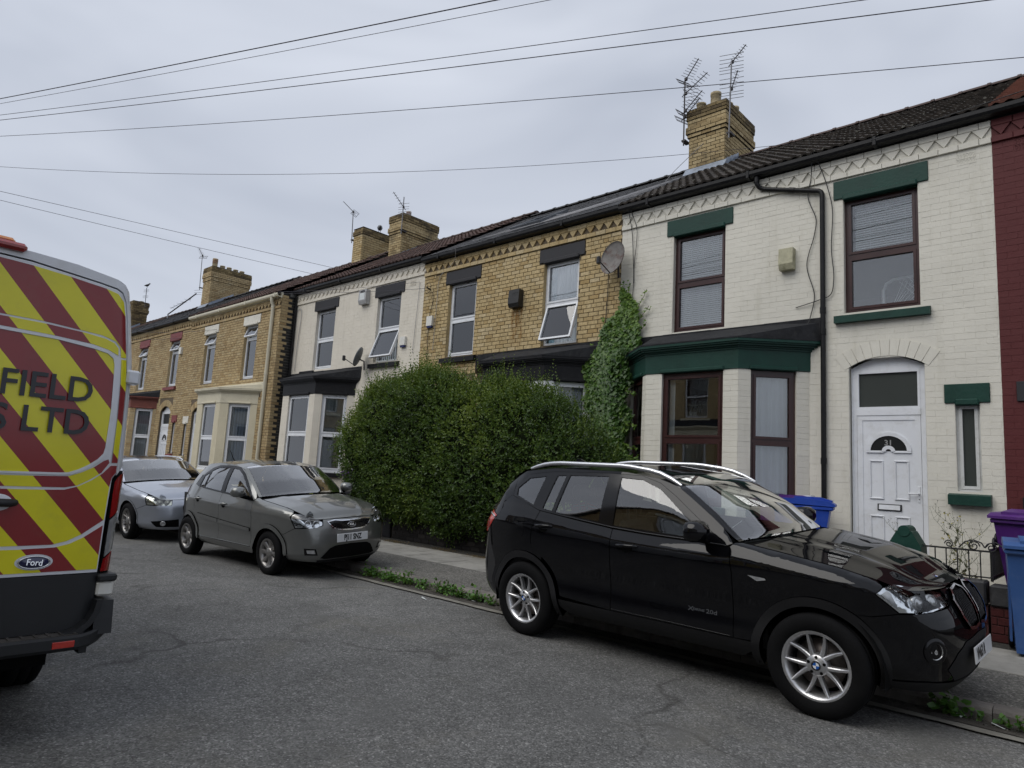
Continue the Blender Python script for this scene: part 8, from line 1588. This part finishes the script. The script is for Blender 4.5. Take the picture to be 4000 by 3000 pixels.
for k in range(38): MB().box(0.04 + k * 0.12, 0.053 + k * 0.12, -0.007, 0.007, 0.6, 1.1).build('baluster', I, e)
for k in range(5): MB().tube(scroll(0.5 + k * 0.85, 0, 1.17, 0.075, 1.5, 1 if k % 2 else -1), 0.009, 6).build('scroll', I, e)

# ------------------------------------------------------------------ wheelie bins
for nm, c_ in (('bin_blue', (0.012, 0.055, 0.36)), ('bin_blue_pale', (0.035, 0.095, 0.27)), ('bin_purple', (0.075, 0.014, 0.16))): pm(nm, c_, 0.45, 0.08, 4, 0.15, 120, 0.002, dirt=((c_[0] + 0.05, c_[1] + 0.05, c_[2] + 0.03), 0.35, 7), co=True)
def wheelie(loc, rz, mat, label, s_=1.0, sticker=False):
    e = empty('wheelie_bin', loc, (0, 0, rz), label=label, cat='bin', group='wheelie bins'); m = M[mat]
    # local: front is -y (lid opens at front), wheels at +y
    def fr(w0, w1, d0, d1, z0, z1, mb, y0=0.0, inset=0.0):
        v = [(-w0, -d0 + y0, z0), (w0, -d0 + y0, z0), (w0, d0 + y0, z0), (-w0, d0 + y0, z0), (-w1, -d1, z1), (w1, -d1, z1), (w1, d1, z1), (-w1, d1, z1)]; mb.add(v, [(0, 3, 2, 1), (4, 5, 6, 7), (0, 1, 5, 4), (1, 2, 6, 5), (2, 3, 7, 6), (3, 0, 4, 7)])
    b = MB(); fr(0.225, 0.275, 0.23, 0.335, 0.03, 0.96, b, 0.05)
    for sg in (-1, 1): b.prism([(-0.10, 0.12), (0.12, 0.12), (0.16, 0.86), (-0.16, 0.86)], 'x', *( (0.25 * sg, 0.268 * sg) if sg > 0 else (-0.268, -0.25)))
    bo = b.build('body', m, e, fix=True)
    b = MB(); b.box(-0.295, 0.295, -0.375, 0.35, 0.955, 1.005, bev=0.012); b.build('rim', m, e)
    b = MB(); b.prism([(-0.40, 1.006), (0.40, 1.03), (0.40, 1.05), (0.30, 1.085), (-0.05, 1.10), (-0.34, 1.07), (-0.40, 1.035)], 'x', -0.30, 0.30); b.prism([(-0.36, 1.05), (0.10, 1.10), (0.10, 1.118), (-0.20, 1.122), (-0.36, 1.085)], 'x', -0.17, 0.17); b.build('lid', m, e, fix=True)
    for sg in (-1, 1):
        b = MB(); b.tube([(sg * 0.20 - 0.06, 0.40, 1.025), (sg * 0.20 + 0.06, 0.40, 1.025)], 0.035, 12); b.box(sg * 0.2 - 0.03, sg * 0.2 + 0.03, 0.33, 0.40, 0.99, 1.05); b.build('hinge', m, e)
        MB().lathe([(0.0, -0.025), (0.075, -0.025), (0.098, -0.015), (0.098, 0.015), (0.075, 0.025), (0.0, 0.025)], 20, axis='x').build('bin_wheel', M['tyre'], e, loc=(sg * 0.25, 0.29, 0.10))
    MB().tube([(-0.24, 0.42, 1.0), (0.24, 0.42, 1.0)], 0.016, 10).build('handle', m, e)
    if sticker: MB().box(-0.12, 0.12, -0.30, -0.1, 1.099, 1.126).build('sticker', M['paper'], e)
    return e
wheelie((-0.72, 8.42, KH), R(8), 'bin_blue_pale', 'pale blue wheelie bin on the pavement at the right edge'); wheelie((-3.32, 9.45, 0.36), R(105), 'bin_blue', 'bright blue wheelie bin beside the bay of house 31'); wheelie((-3.62, 9.80, 0.37), R(95), 'bin_purple', 'purple wheelie bin just behind the bright blue one', sticker=True); wheelie((-13.72, 9.66, 0.36), R(12), 'bin_purple', 'purple wheelie bin between the hatchback and the hedge', sticker=True); wheelie((-0.80, 9.50, 0.36), R(-30), 'bin_purple', 'purple wheelie bin in front of the red house at the right edge')

# ------------------------------------------------------------------ foliage
def leaf_mat(name, dark, mid, light, tr=0.3):
    t = NT(name); a = t.n('Attribute', attribute_name='var'); colr = t.ramp(a.outputs['Fac'], [(0.0, dark), (0.5, mid), (1.0, light)])
    d = t.n('BsdfPrincipled'); t.set(d.inputs['Base Color'], colr); t.set(d.inputs['Roughness'], 0.42); t.set(d.inputs['Specular IOR Level'], 0.45); x = t.n('BsdfTranslucent', {'Color': t.mix(0.5, colr, (0.16, 0.24, 0.02))}); m = t.n('MixShader', {0: tr, 1: d, 2: x}); t.t.links.new(m.outputs[0], t.out.inputs['Surface'])
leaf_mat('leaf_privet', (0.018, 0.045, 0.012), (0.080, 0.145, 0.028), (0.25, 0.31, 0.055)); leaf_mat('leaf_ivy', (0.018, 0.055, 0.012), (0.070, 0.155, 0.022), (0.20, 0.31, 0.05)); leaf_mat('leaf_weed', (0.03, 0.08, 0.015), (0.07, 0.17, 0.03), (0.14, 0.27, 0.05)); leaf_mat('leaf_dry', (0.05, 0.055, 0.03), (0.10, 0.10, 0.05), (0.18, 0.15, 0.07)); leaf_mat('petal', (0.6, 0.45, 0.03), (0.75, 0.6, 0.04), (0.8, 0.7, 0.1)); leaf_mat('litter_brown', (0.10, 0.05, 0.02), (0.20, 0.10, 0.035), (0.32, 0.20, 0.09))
pm('twig', (0.06, 0.045, 0.03), 0.9, 0.2); pm('stem_green', (0.10, 0.12, 0.05), 0.8, 0.2)
rng = np.random.default_rng(11)
def unit(v): return v / (np.linalg.norm(v, axis=-1, keepdims=True) + 1e-9)
def leaves(pos, dirn, nrm, length, width, var, fold=0.25, lobes=None, name='leaves'):
    """vectorised folded leaves: pos base, dirn tip direction, nrm face normal"""
    n = len(pos); d = unit(dirn); s = unit(np.cross(d, nrm)); u = unit(np.cross(s, d)); L = length[:, None]; W_ = width[:, None]
    if lobes is None:
        base, mid, tip = pos, pos + d * L * 0.45, pos + d * L; l = mid + s * W_ / 2 + u * W_ * fold; r = mid - s * W_ / 2 + u * W_ * fold
        V = np.stack([base, r, tip, l], 1).reshape(-1, 3); F = (np.arange(n)[:, None] * 4)[:, :, None] + np.array([[0, 1, 2], [0, 2, 3]])[None]; F = F.reshape(-1, 3); A = np.repeat(var, 2)
    else:
        pts = np.array(lobes); k = len(pts); P = pos[:, None, :] + d[:, None, :] * (pts[None, :, 1:2] * L[:, None, :]) + s[:, None, :] * (pts[None, :, 0:1] * W_[:, None, :]) + u[:, None, :] * (np.abs(pts[None, :, 0:1]) * W_[:, None, :] * fold)
        c_ = pos + d * L * 0.42; V = np.concatenate([c_[:, None, :], P], 1).reshape(-1, 3); f = np.array([[0, i + 1, (i + 1) % k + 1] for i in range(k)]); F = (np.arange(n)[:, None, None] * (k + 1) + f[None]).reshape(-1, 3); A = np.repeat(var, k)
    return mesh_np(name, V, F, False, A)
# --- the privet hedge: shoots with paired leaves over a lumpy body
HX = np.array([-13.25, -12.9, -12.5, -11.9, -11.2, -10.4, -9.9, -9.4, -8.9, -8.4, -7.9, -7.4, -6.9, -6.5, -6.1]); HT = np.array([2.3, 2.7, 3.15, 3.5, 3.42, 3.5, 3.32, 3.2, 3.22, 3.05, 3.05, 2.85, 2.55, 2.25, 1.7]); HB = np.array([1.9, 1.5, 1.0, 0.62, 0.5, 0.45, 0.48, 0.45, 0.48, 0.52, 0.55, 0.6, 0.65, 0.7, 0.9])
def hedge_field(P):
    """>0 inside"""
    x, y, z = P[:, 0], P[:, 1], P[:, 2]; t_ = np.interp(x, HX, HT); b_ = np.interp(x, HX, HB); h = (t_ + b_) / 2; hz = np.maximum((t_ - b_) / 2, 0.05)
    yc = 9.12; dep = 0.72; lump = 0.22 * np.sin(2.6 * x + 1.1 * z + 0.4) * np.cos(2.1 * z + 0.7 * x) + 0.17 * np.sin(5.3 * x - 2.0 * z + 1.0) * np.sin(4.4 * z + y) + 0.08 * np.sin(11 * x + 3 * z) * np.sin(9 * z - 2 * x)
    q = (np.abs((z - h) / hz)) ** 2.6 + (np.abs((y - yc) / dep)) ** 2.4; end = np.clip((x + 13.3) / 0.5, 0, 1) * np.clip((-6.05 - x) / 0.5, 0, 1)
    return (1 - q) + lump + (end - 1) * 0.9
def rand_in(n, thr0, thr1):
    out = []; tot = 0
    while tot < n:
        P = np.stack([rng.uniform(-13.4, -6.0, n * 3), rng.uniform(8.2, 9.95, n * 3), rng.uniform(0.35, 3.75, n * 3)], 1); f = hedge_field(P); k = P[(f > thr0) & (f < thr1)]; out.append(k); tot += len(k)
    return np.concatenate(out)[:n]
def grad(P, e=0.05): return -unit(np.stack([hedge_field(P + np.eye(3)[i] * e) - hedge_field(P - np.eye(3)[i] * e) for i in range(3)], 1))
Hd = empty('privet_hedge', (-9.6, 9.1, 0.4), label='big overgrown green privet hedge in front of the yellow brick house', cat='hedge'); O = np.array([-9.6, 9.1, 0.4])
pos, dr, nr, ln, wd, vr = [], [], [], [], [], []
def shoots(base, axis, length, nl, lf, tipgain, v0):
    n = len(base); up = np.array([0, 0, 1.0]); ax = unit(axis); s = unit(np.cross(ax, up + 0.01)); w = unit(np.cross(s, ax))
    for k in range(nl):
        u = (k + 0.3) / nl; a = rng.uniform(0, 6.28, n) if k == 0 else a + 1.57 + rng.normal(0, 0.25, n)
        p = base + ax * (length * u)[:, None] + up * (0.05 * length * (u ** 2))[:, None] * 0
        for sg in (0, math.pi):
            side_ = s * np.cos(a + sg)[:, None] + w * np.sin(a + sg)[:, None]; d = unit(ax * (0.55 + 0.5 * u) + side_ * (1.0 - 0.55 * u) + rng.normal(0, 0.16, (n, 3)))
            m_ = rng.random(n) < 0.93; L_ = lf * rng.uniform(0.75, 1.2, n) * (1.1 - 0.55 * u)
            pos.append(p[m_]); dr.append(d[m_]); nr.append(unit(ax * 0.9 - side_ * 0.35 + rng.normal(0, 0.25, (n, 3)))[m_]); ln.append(L_[m_]); wd.append((L_ * rng.uniform(0.42, 0.55, n))[m_]); vr.append(np.clip(v0 + tipgain * u ** 1.5 + rng.normal(0, 0.10, n), 0, 1)[m_])
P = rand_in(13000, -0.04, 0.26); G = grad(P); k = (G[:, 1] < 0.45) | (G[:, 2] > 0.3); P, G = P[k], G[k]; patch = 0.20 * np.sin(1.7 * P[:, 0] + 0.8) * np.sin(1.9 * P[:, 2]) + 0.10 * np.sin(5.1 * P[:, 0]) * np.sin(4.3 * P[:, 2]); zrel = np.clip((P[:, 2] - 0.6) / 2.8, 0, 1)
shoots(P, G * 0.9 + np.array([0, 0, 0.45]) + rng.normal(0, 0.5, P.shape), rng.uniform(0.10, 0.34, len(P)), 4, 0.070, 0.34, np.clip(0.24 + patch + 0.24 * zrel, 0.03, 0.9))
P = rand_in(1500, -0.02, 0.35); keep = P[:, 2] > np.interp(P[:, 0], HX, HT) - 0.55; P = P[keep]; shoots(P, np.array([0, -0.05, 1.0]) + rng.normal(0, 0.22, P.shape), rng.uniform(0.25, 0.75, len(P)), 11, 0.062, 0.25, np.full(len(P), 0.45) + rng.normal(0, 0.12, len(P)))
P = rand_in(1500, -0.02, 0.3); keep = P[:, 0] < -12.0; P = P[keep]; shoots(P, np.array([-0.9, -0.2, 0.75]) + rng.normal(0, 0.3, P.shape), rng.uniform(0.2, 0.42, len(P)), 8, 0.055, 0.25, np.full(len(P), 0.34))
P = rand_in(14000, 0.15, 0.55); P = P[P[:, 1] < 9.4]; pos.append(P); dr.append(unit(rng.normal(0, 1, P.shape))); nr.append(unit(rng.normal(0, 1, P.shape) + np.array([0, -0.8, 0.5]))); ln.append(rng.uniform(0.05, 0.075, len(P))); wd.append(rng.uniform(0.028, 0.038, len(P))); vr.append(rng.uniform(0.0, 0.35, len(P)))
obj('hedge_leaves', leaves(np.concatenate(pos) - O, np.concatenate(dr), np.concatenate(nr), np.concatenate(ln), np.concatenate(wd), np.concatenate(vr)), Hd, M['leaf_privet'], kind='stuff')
P = rand_in(260, 0.1, 1.0); b = MB()
for p in P:
    q0 = Vector((p[0] * 0.85 - 9.4 * 0.15, 9.12, 0.3)); q1 = Vector(p); b.tube([tuple(q0 - Vector(O)), tuple((q0 * 0.45 + q1 * 0.55 + Vector((rnd.uniform(-.1, .1), rnd.uniform(-.1, .1), 0.1))) - Vector(O)), tuple(q1 - Vector(O))], [0.012, 0.007, 0.003], 5, cap=False)
b.build('hedge_branches', M['twig'], Hd, kind='stuff')
# opaque shell inside the hedge; shade between the leaves is put into its colour
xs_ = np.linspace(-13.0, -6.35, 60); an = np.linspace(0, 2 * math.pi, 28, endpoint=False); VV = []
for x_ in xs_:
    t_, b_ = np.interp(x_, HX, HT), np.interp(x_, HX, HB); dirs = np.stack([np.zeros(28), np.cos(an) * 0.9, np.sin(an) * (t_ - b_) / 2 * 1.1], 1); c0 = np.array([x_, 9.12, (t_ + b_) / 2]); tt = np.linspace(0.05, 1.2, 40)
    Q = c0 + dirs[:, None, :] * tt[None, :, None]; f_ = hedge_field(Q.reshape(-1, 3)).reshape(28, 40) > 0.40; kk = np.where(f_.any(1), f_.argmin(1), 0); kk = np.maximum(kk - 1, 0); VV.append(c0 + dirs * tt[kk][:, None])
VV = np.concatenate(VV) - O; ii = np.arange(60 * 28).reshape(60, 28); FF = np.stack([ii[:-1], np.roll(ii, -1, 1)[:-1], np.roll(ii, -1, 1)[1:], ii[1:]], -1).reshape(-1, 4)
pm('hedge_dark_core', (0.012, 0.018, 0.007), 0.95, 0.5, 14, 0.9, 40, 0.03, spec=0.1); obj('hedge_dark_core', mesh_np('hedge_dark_core', VV, FF, True), Hd, M['hedge_dark_core'])
# --- ivy on the party wall
IV = [(-6.86, 5.15), (-6.72, 5.0), (-6.62, 4.78), (-6.52, 4.5), (-6.44, 4.36), (-6.47, 4.13), (-6.54, 3.88), (-6.50, 3.57), (-6.53, 3.2), (-6.48, 2.82), (-6.50, 2.33), (-6.45, 1.5), (-6.4, 0.5), (-7.5, 0.5), (-7.35, 1.92), (-7.35, 2.58), (-7.55, 2.98), (-7.62, 3.6), (-7.5, 3.91), (-7.32, 4.16), (-7.18, 4.52), (-7.06, 4.67), (-6.94, 4.84)]
def inpoly(x, z, poly):
    r_ = np.zeros(len(x), bool); j = len(poly) - 1
    for i in range(len(poly)):
        (xi, zi), (xj, zj) = poly[i], poly[j]; c_ = ((zi > z) != (zj > z)) & (x < (xj - xi) * (z - zi) / (zj - zi + 1e-12) + xi); r_ ^= c_; j = i
    return r_
Iv = empty('ivy', (-6.95, 10.35, 0.4), label='green ivy climbing the wall between the yellow house and house 31', cat='ivy'); Oi = np.array([-6.95, 10.35, 0.4])
x = rng.uniform(-7.7, -6.3, 16000); z = rng.uniform(0.5, 5.2, 16000); k = inpoly(x + 0.05 * np.sin(9 * z), z, IV); x, z = x[k], z[k]
lift = 0.06 + 0.16 * np.clip((4.9 - z) / 1.2, 0, 1) * rng.random(len(x)) ** 0.5 + 0.28 * np.exp(-((x + 6.75) / 0.35) ** 2) * (z < 3.9)
P = np.stack([x, 10.38 - lift, z], 1); n = len(P); D_ = unit(np.stack([rng.normal(0, 0.45, n), -0.35 + rng.normal(0, 0.2, n), -np.ones(n) * 0.9 + rng.normal(0, 0.2, n)], 1)); N_ = unit(np.stack([rng.normal(0.05, 0.35, n), -np.ones(n), 0.55 + rng.normal(0, 0.3, n)], 1))
LB = [(0.0, 0.0), (0.42, 0.05), (0.5, 0.30), (0.28, 0.48), (0.0, 1.0), (-0.28, 0.48), (-0.5, 0.30), (-0.42, 0.05)]; sz = rng.uniform(0.05, 0.085, n); va = np.clip(0.38 + 0.16 * np.sin(3.1 * x) * np.sin(2.3 * z) + 0.22 * np.clip((z - 3.4) / 1.6, 0, 1) + rng.normal(0, 0.16, n), 0, 1)
pp, dd, nn_, ss_, vv_ = [P], [D_], [N_], [sz], [va]; b = MB()
for (tx, tz, ex, ez) in ((-6.9, 4.6, -6.92, 5.28), (-6.82, 4.6, -6.79, 5.22), (-6.7, 4.4, -6.42, 5.04), (-6.68, 4.3, -6.36, 4.72), (-6.75, 4.0, -6.40, 4.42), (-7.15, 4.2, -7.35, 4.62), (-7.4, 3.8, -7.58, 4.15), (-6.6, 3.2, -6.32, 3.05), (-6.6, 2.6, -6.3, 2.5), (-6.62, 2.2, -6.28, 2.12), (-6.6, 2.0, -6.25, 1.95)):
    m = 26; u = np.linspace(0, 1, m); tx_ = tx + (ex - tx) * u + 0.02 * np.sin(9 * u); tz_ = tz + (ez - tz) * u; yy = 10.36 if tz > 3.4 else 10.0
    b.tube([(tx_[i] - Oi[0], yy - Oi[1], tz_[i] - Oi[2]) for i in range(0, m, 5)], 0.005, 5); q = np.stack([tx_ + rng.normal(0, 0.02, m), np.full(m, yy - 0.03), tz_ + rng.normal(0, 0.02, m)], 1)
    pp.append(q); dd.append(unit(rng.normal(0, 0.5, (m, 3)) + np.array([0, -0.3, -0.5]))); nn_.append(unit(rng.normal(0, 0.3, (m, 3)) + np.array([0, -1, 0.4]))); ss_.append(rng.uniform(0.035, 0.06, m)); vv_.append(np.clip(rng.normal(0.7, 0.15, m), 0, 1))
b.tube([(-0.05, -0.02, -0.1), (-0.02, -0.04, 2.0), (0.08, -0.03, 4.2)], [0.04, 0.025, 0.01], 6); b.build('ivy_stems', M['twig'], Iv, kind='stuff')
s_all = np.concatenate(ss_); obj('ivy_leaves', leaves(np.concatenate(pp) - Oi, np.concatenate(dd), np.concatenate(nn_), s_all, s_all * 1.15, np.concatenate(vv_), 0.12, LB), Iv, M['leaf_ivy'], kind='stuff')
# --- weeds along the kerb
LW = [(0.0, 0.0), (0.35, 0.15), (0.5, 0.4), (0.3, 0.72), (0.0, 1.0), (-0.3, 0.72), (-0.5, 0.4), (-0.35, 0.15)]
def weed(loc, rad, hgt, n, label, lf=0.045, mat='leaf_weed', name='kerb_weed', grp='weeds in the gutter'):
    e = empty(name, loc, label=label, cat='weed', group=grp); P = np.stack([rng.normal(0, rad * 0.5, n), rng.normal(0, rad * 0.25, n) - 0.01, np.abs(rng.normal(0, hgt * 0.45, n)) + 0.015], 1)
    P[:, 1] = np.minimum(P[:, 1], 0.03); D_ = unit(np.stack([P[:, 0] * 3, P[:, 1] * 3 - 0.2, np.full(n, 0.25)], 1) + rng.normal(0, 0.5, (n, 3))); N_ = unit(np.array([0, -0.35, 1.0]) + rng.normal(0, 0.35, (n, 3))); sz = rng.uniform(0.6, 1.2, n) * lf
    obj('leaves', leaves(P, D_, N_, sz, sz * 0.8, np.clip(rng.normal(0.5, 0.22, n), 0, 1), 0.1, LW), e, M[mat], kind='stuff'); b = MB()
    for i in range(0, n, 6): b.tube([(P[i, 0] * 0.3, P[i, 1] * 0.3, 0), tuple(P[i])], 0.0022, 4, cap=False)
    b.build('stems', M['stem_green'], e, kind='stuff'); return e
for i, (x_, r_, h_, n_, lb) in enumerate(((-8.02, 0.22, 0.14, 150, 'weed clump at the kerb nearest the hatchback bumper'), (-7.62, 0.20, 0.15, 150, 'second weed clump along the kerb from the hatchback'), (-7.28, 0.16, 0.13, 110, 'third weed clump along the kerb from the hatchback'), (-6.93, 0.10, 0.12, 60, 'fourth weed clump along the kerb, a narrow one'), (-6.52, 0.18, 0.14, 120, 'fifth weed clump along the kerb from the hatchback'), (-6.25, 0.14, 0.12, 90, 'sixth weed clump along the kerb from the hatchback'), (-5.95, 0.13, 0.13, 90, 'seventh weed clump, last but one before the SUV rear wheel'), (-5.68, 0.10, 0.06, 40, 'small low weed just behind the SUV rear wheel'))): weed((x_, 5.985, 0.012), r_, h_, n_, lb)
weed((-1.07, 5.97, 0.012), 0.11, 0.15, 60, 'round leaved weed below the SUV front bumper', 0.06); weed((-0.90, 5.97, 0.012), 0.05, 0.05, 10, 'tiny seedling right of the round leaved weed', 0.045); weed((-0.70, 5.96, 0.012), 0.10, 0.09, 30, 'small weed at the kerb joint at the right edge', 0.045); weed((-7.45, 6.20, KH), 0.12, 0.03, 40, 'thin moss line behind the kerb stones', 0.02)
# --- tall thin weeds with yellow flowers in the garden of 31
def tallweed(loc, h, lean, label, nb=7, seed=1):
    r_ = random.Random(seed); e = empty('flowering_weed', loc, label=label, cat='plant', group='tall yellow flowered weeds'); b = MB(); fp = []; lp = []
    def br(p, d, L, r0, depth):
        pts = [p]; q = Vector(p); dd_ = Vector(d).normalized(); m = 5
        for i in range(m): dd_ = (dd_ + Vector((r_.uniform(-.16, .16), r_.uniform(-.10, .10), r_.uniform(-.02, .12)))).normalized(); q = q + dd_ * L / m; pts.append(q.copy())
        b.tube([tuple(x_) for x_ in pts], [r0 * (1 - 0.6 * i / m) for i in range(m + 1)], 5, cap=False)
        if depth == 0: fp.append(pts[-1]); fp.append(pts[-2] + Vector((r_.uniform(-.02, .02), 0, r_.uniform(-.01, .02)))); return
        for i in range(1, m + 1):
            for _ in range(2 if depth == 1 else 1):
                if r_.random() < 0.8: br(pts[i], Vector((r_.uniform(-1, 1), r_.uniform(-.5, .5), r_.uniform(0.5, 1.2))), L * r_.uniform(0.28, 0.45), r0 * 0.5, depth - 1)
            if i < 3: lp.append(pts[i])
    br(Vector((0, 0, 0)), Vector((lean, -0.05, 1)), h, 0.006, 2)
    b.build('stems', M['stem_green'], e, kind='stuff'); P = np.array([tuple(p) for p in fp]); n = len(P)
    bud = rng.random(n); sz = np.where(bud < 0.15, 0.018, 0.014); obj('buds', leaves(P, np.tile([0, 0, 1.0], (n, 1)) + rng.normal(0, 0.3, (n, 3)), rng.normal(0, 1, (n, 3)), sz, sz * 0.8, rng.random(n)), e, M['leaf_dry'], kind='stuff')
    k = P[bud < 0.10]
    if len(k): obj('flowers', leaves(np.repeat(k, 4, 0), rng.normal(0, 1, (len(k) * 4, 3)) + np.array([0, 0, 0.4]), rng.normal(0, 1, (len(k) * 4, 3)), np.full(len(k) * 4, 0.016), np.full(len(k) * 4, 0.012), rng.random(len(k) * 4)), e, M['petal'], kind='stuff')
    Lp = np.array([tuple(p) for p in lp]); n = len(Lp); obj('leaves', leaves(np.repeat(Lp, 3, 0), rng.normal(0, 1, (n * 3, 3)) + np.array([0, -0.3, 0.1]), np.array([0, -0.4, 1.0]) + rng.normal(0, 0.4, (n * 3, 3)), rng.uniform(0.03, 0.09, n * 3), rng.uniform(0.015, 0.04, n * 3), rng.random(n * 3)), e, M['leaf_dry'], kind='stuff')
for (x_, y_, h_, le, lb, sd) in ((-1.93, 9.25, 0.70, -0.1, 'flowering weed right behind the green gate pier', 3), (-1.72, 9.35, 0.72, 0.12, 'tall flowering weed left of the scrolls, in front of the white wall', 5), (-1.55, 9.3, 0.82, 0.05, 'tallest flowering weed below the narrow window', 8), (-1.38, 9.4, 0.72, -0.12, 'flowering weed right of the tallest one, near the side railing', 12)): tallweed((x_, y_, 0.36), h_, le, lb, seed=sd)
# --- dead needles and litter
for i, (x_, y_, lb) in enumerate(((-10.93, 8.6, 'brown leaf litter beside the hatchback corner'), (-9.5, 8.6, 'brown leaf litter in the middle of the pavement by the hedge wall'), (-8.45, 8.5, 'brown leaf litter near the SUV tail'))):
    n = 260; P = np.stack([rng.normal(0, 0.22, n), rng.normal(0, 0.09, n), rng.uniform(0.002, 0.012, n)], 1); sz = rng.uniform(0.015, 0.05, n); e = empty('leaf_litter', (x_, y_, KH), label=lb, cat='litter', group='leaf litter on the pavement'); obj('dead_leaves', leaves(P, np.concatenate([rng.normal(0, 1, (n, 2)), np.zeros((n, 1))], 1), np.tile([0, 0, 1.0], (n, 1)), sz, sz * 0.3, rng.random(n)), e, M['litter_brown'], kind='stuff')
def scrap(loc, pts, label): MB().prism(pts, 'z', 0.0, 0.002).build('paper_scrap', M['paper'], None, loc=loc, rot=(R(8), R(-5), rnd.uniform(0, 3)), label=label, cat='litter', fix=True)
scrap((-1.0, 5.93, 0.02), [(0, 0), (0.06, 0.01), (0.05, 0.05), (0.02, 0.055)], 'white paper scrap under the round leaved weed'); scrap((-0.74, 5.9, 0.02), [(0, 0), (0.10, 0.0), (0.09, 0.018), (0.0, 0.012)], 'white plastic strip in the gutter at the right edge'); scrap((-6.35, 5.55, 0.006), [(0, 0), (0.12, 0.01), (0.10, 0.035), (0.03, 0.03)], 'white scrap on the road by the gutter channel'); scrap((-5.9, 5.93, 0.02), [(0, 0), (0.05, 0.0), (0.04, 0.03)], 'small white scrap beside the seventh weed clump')
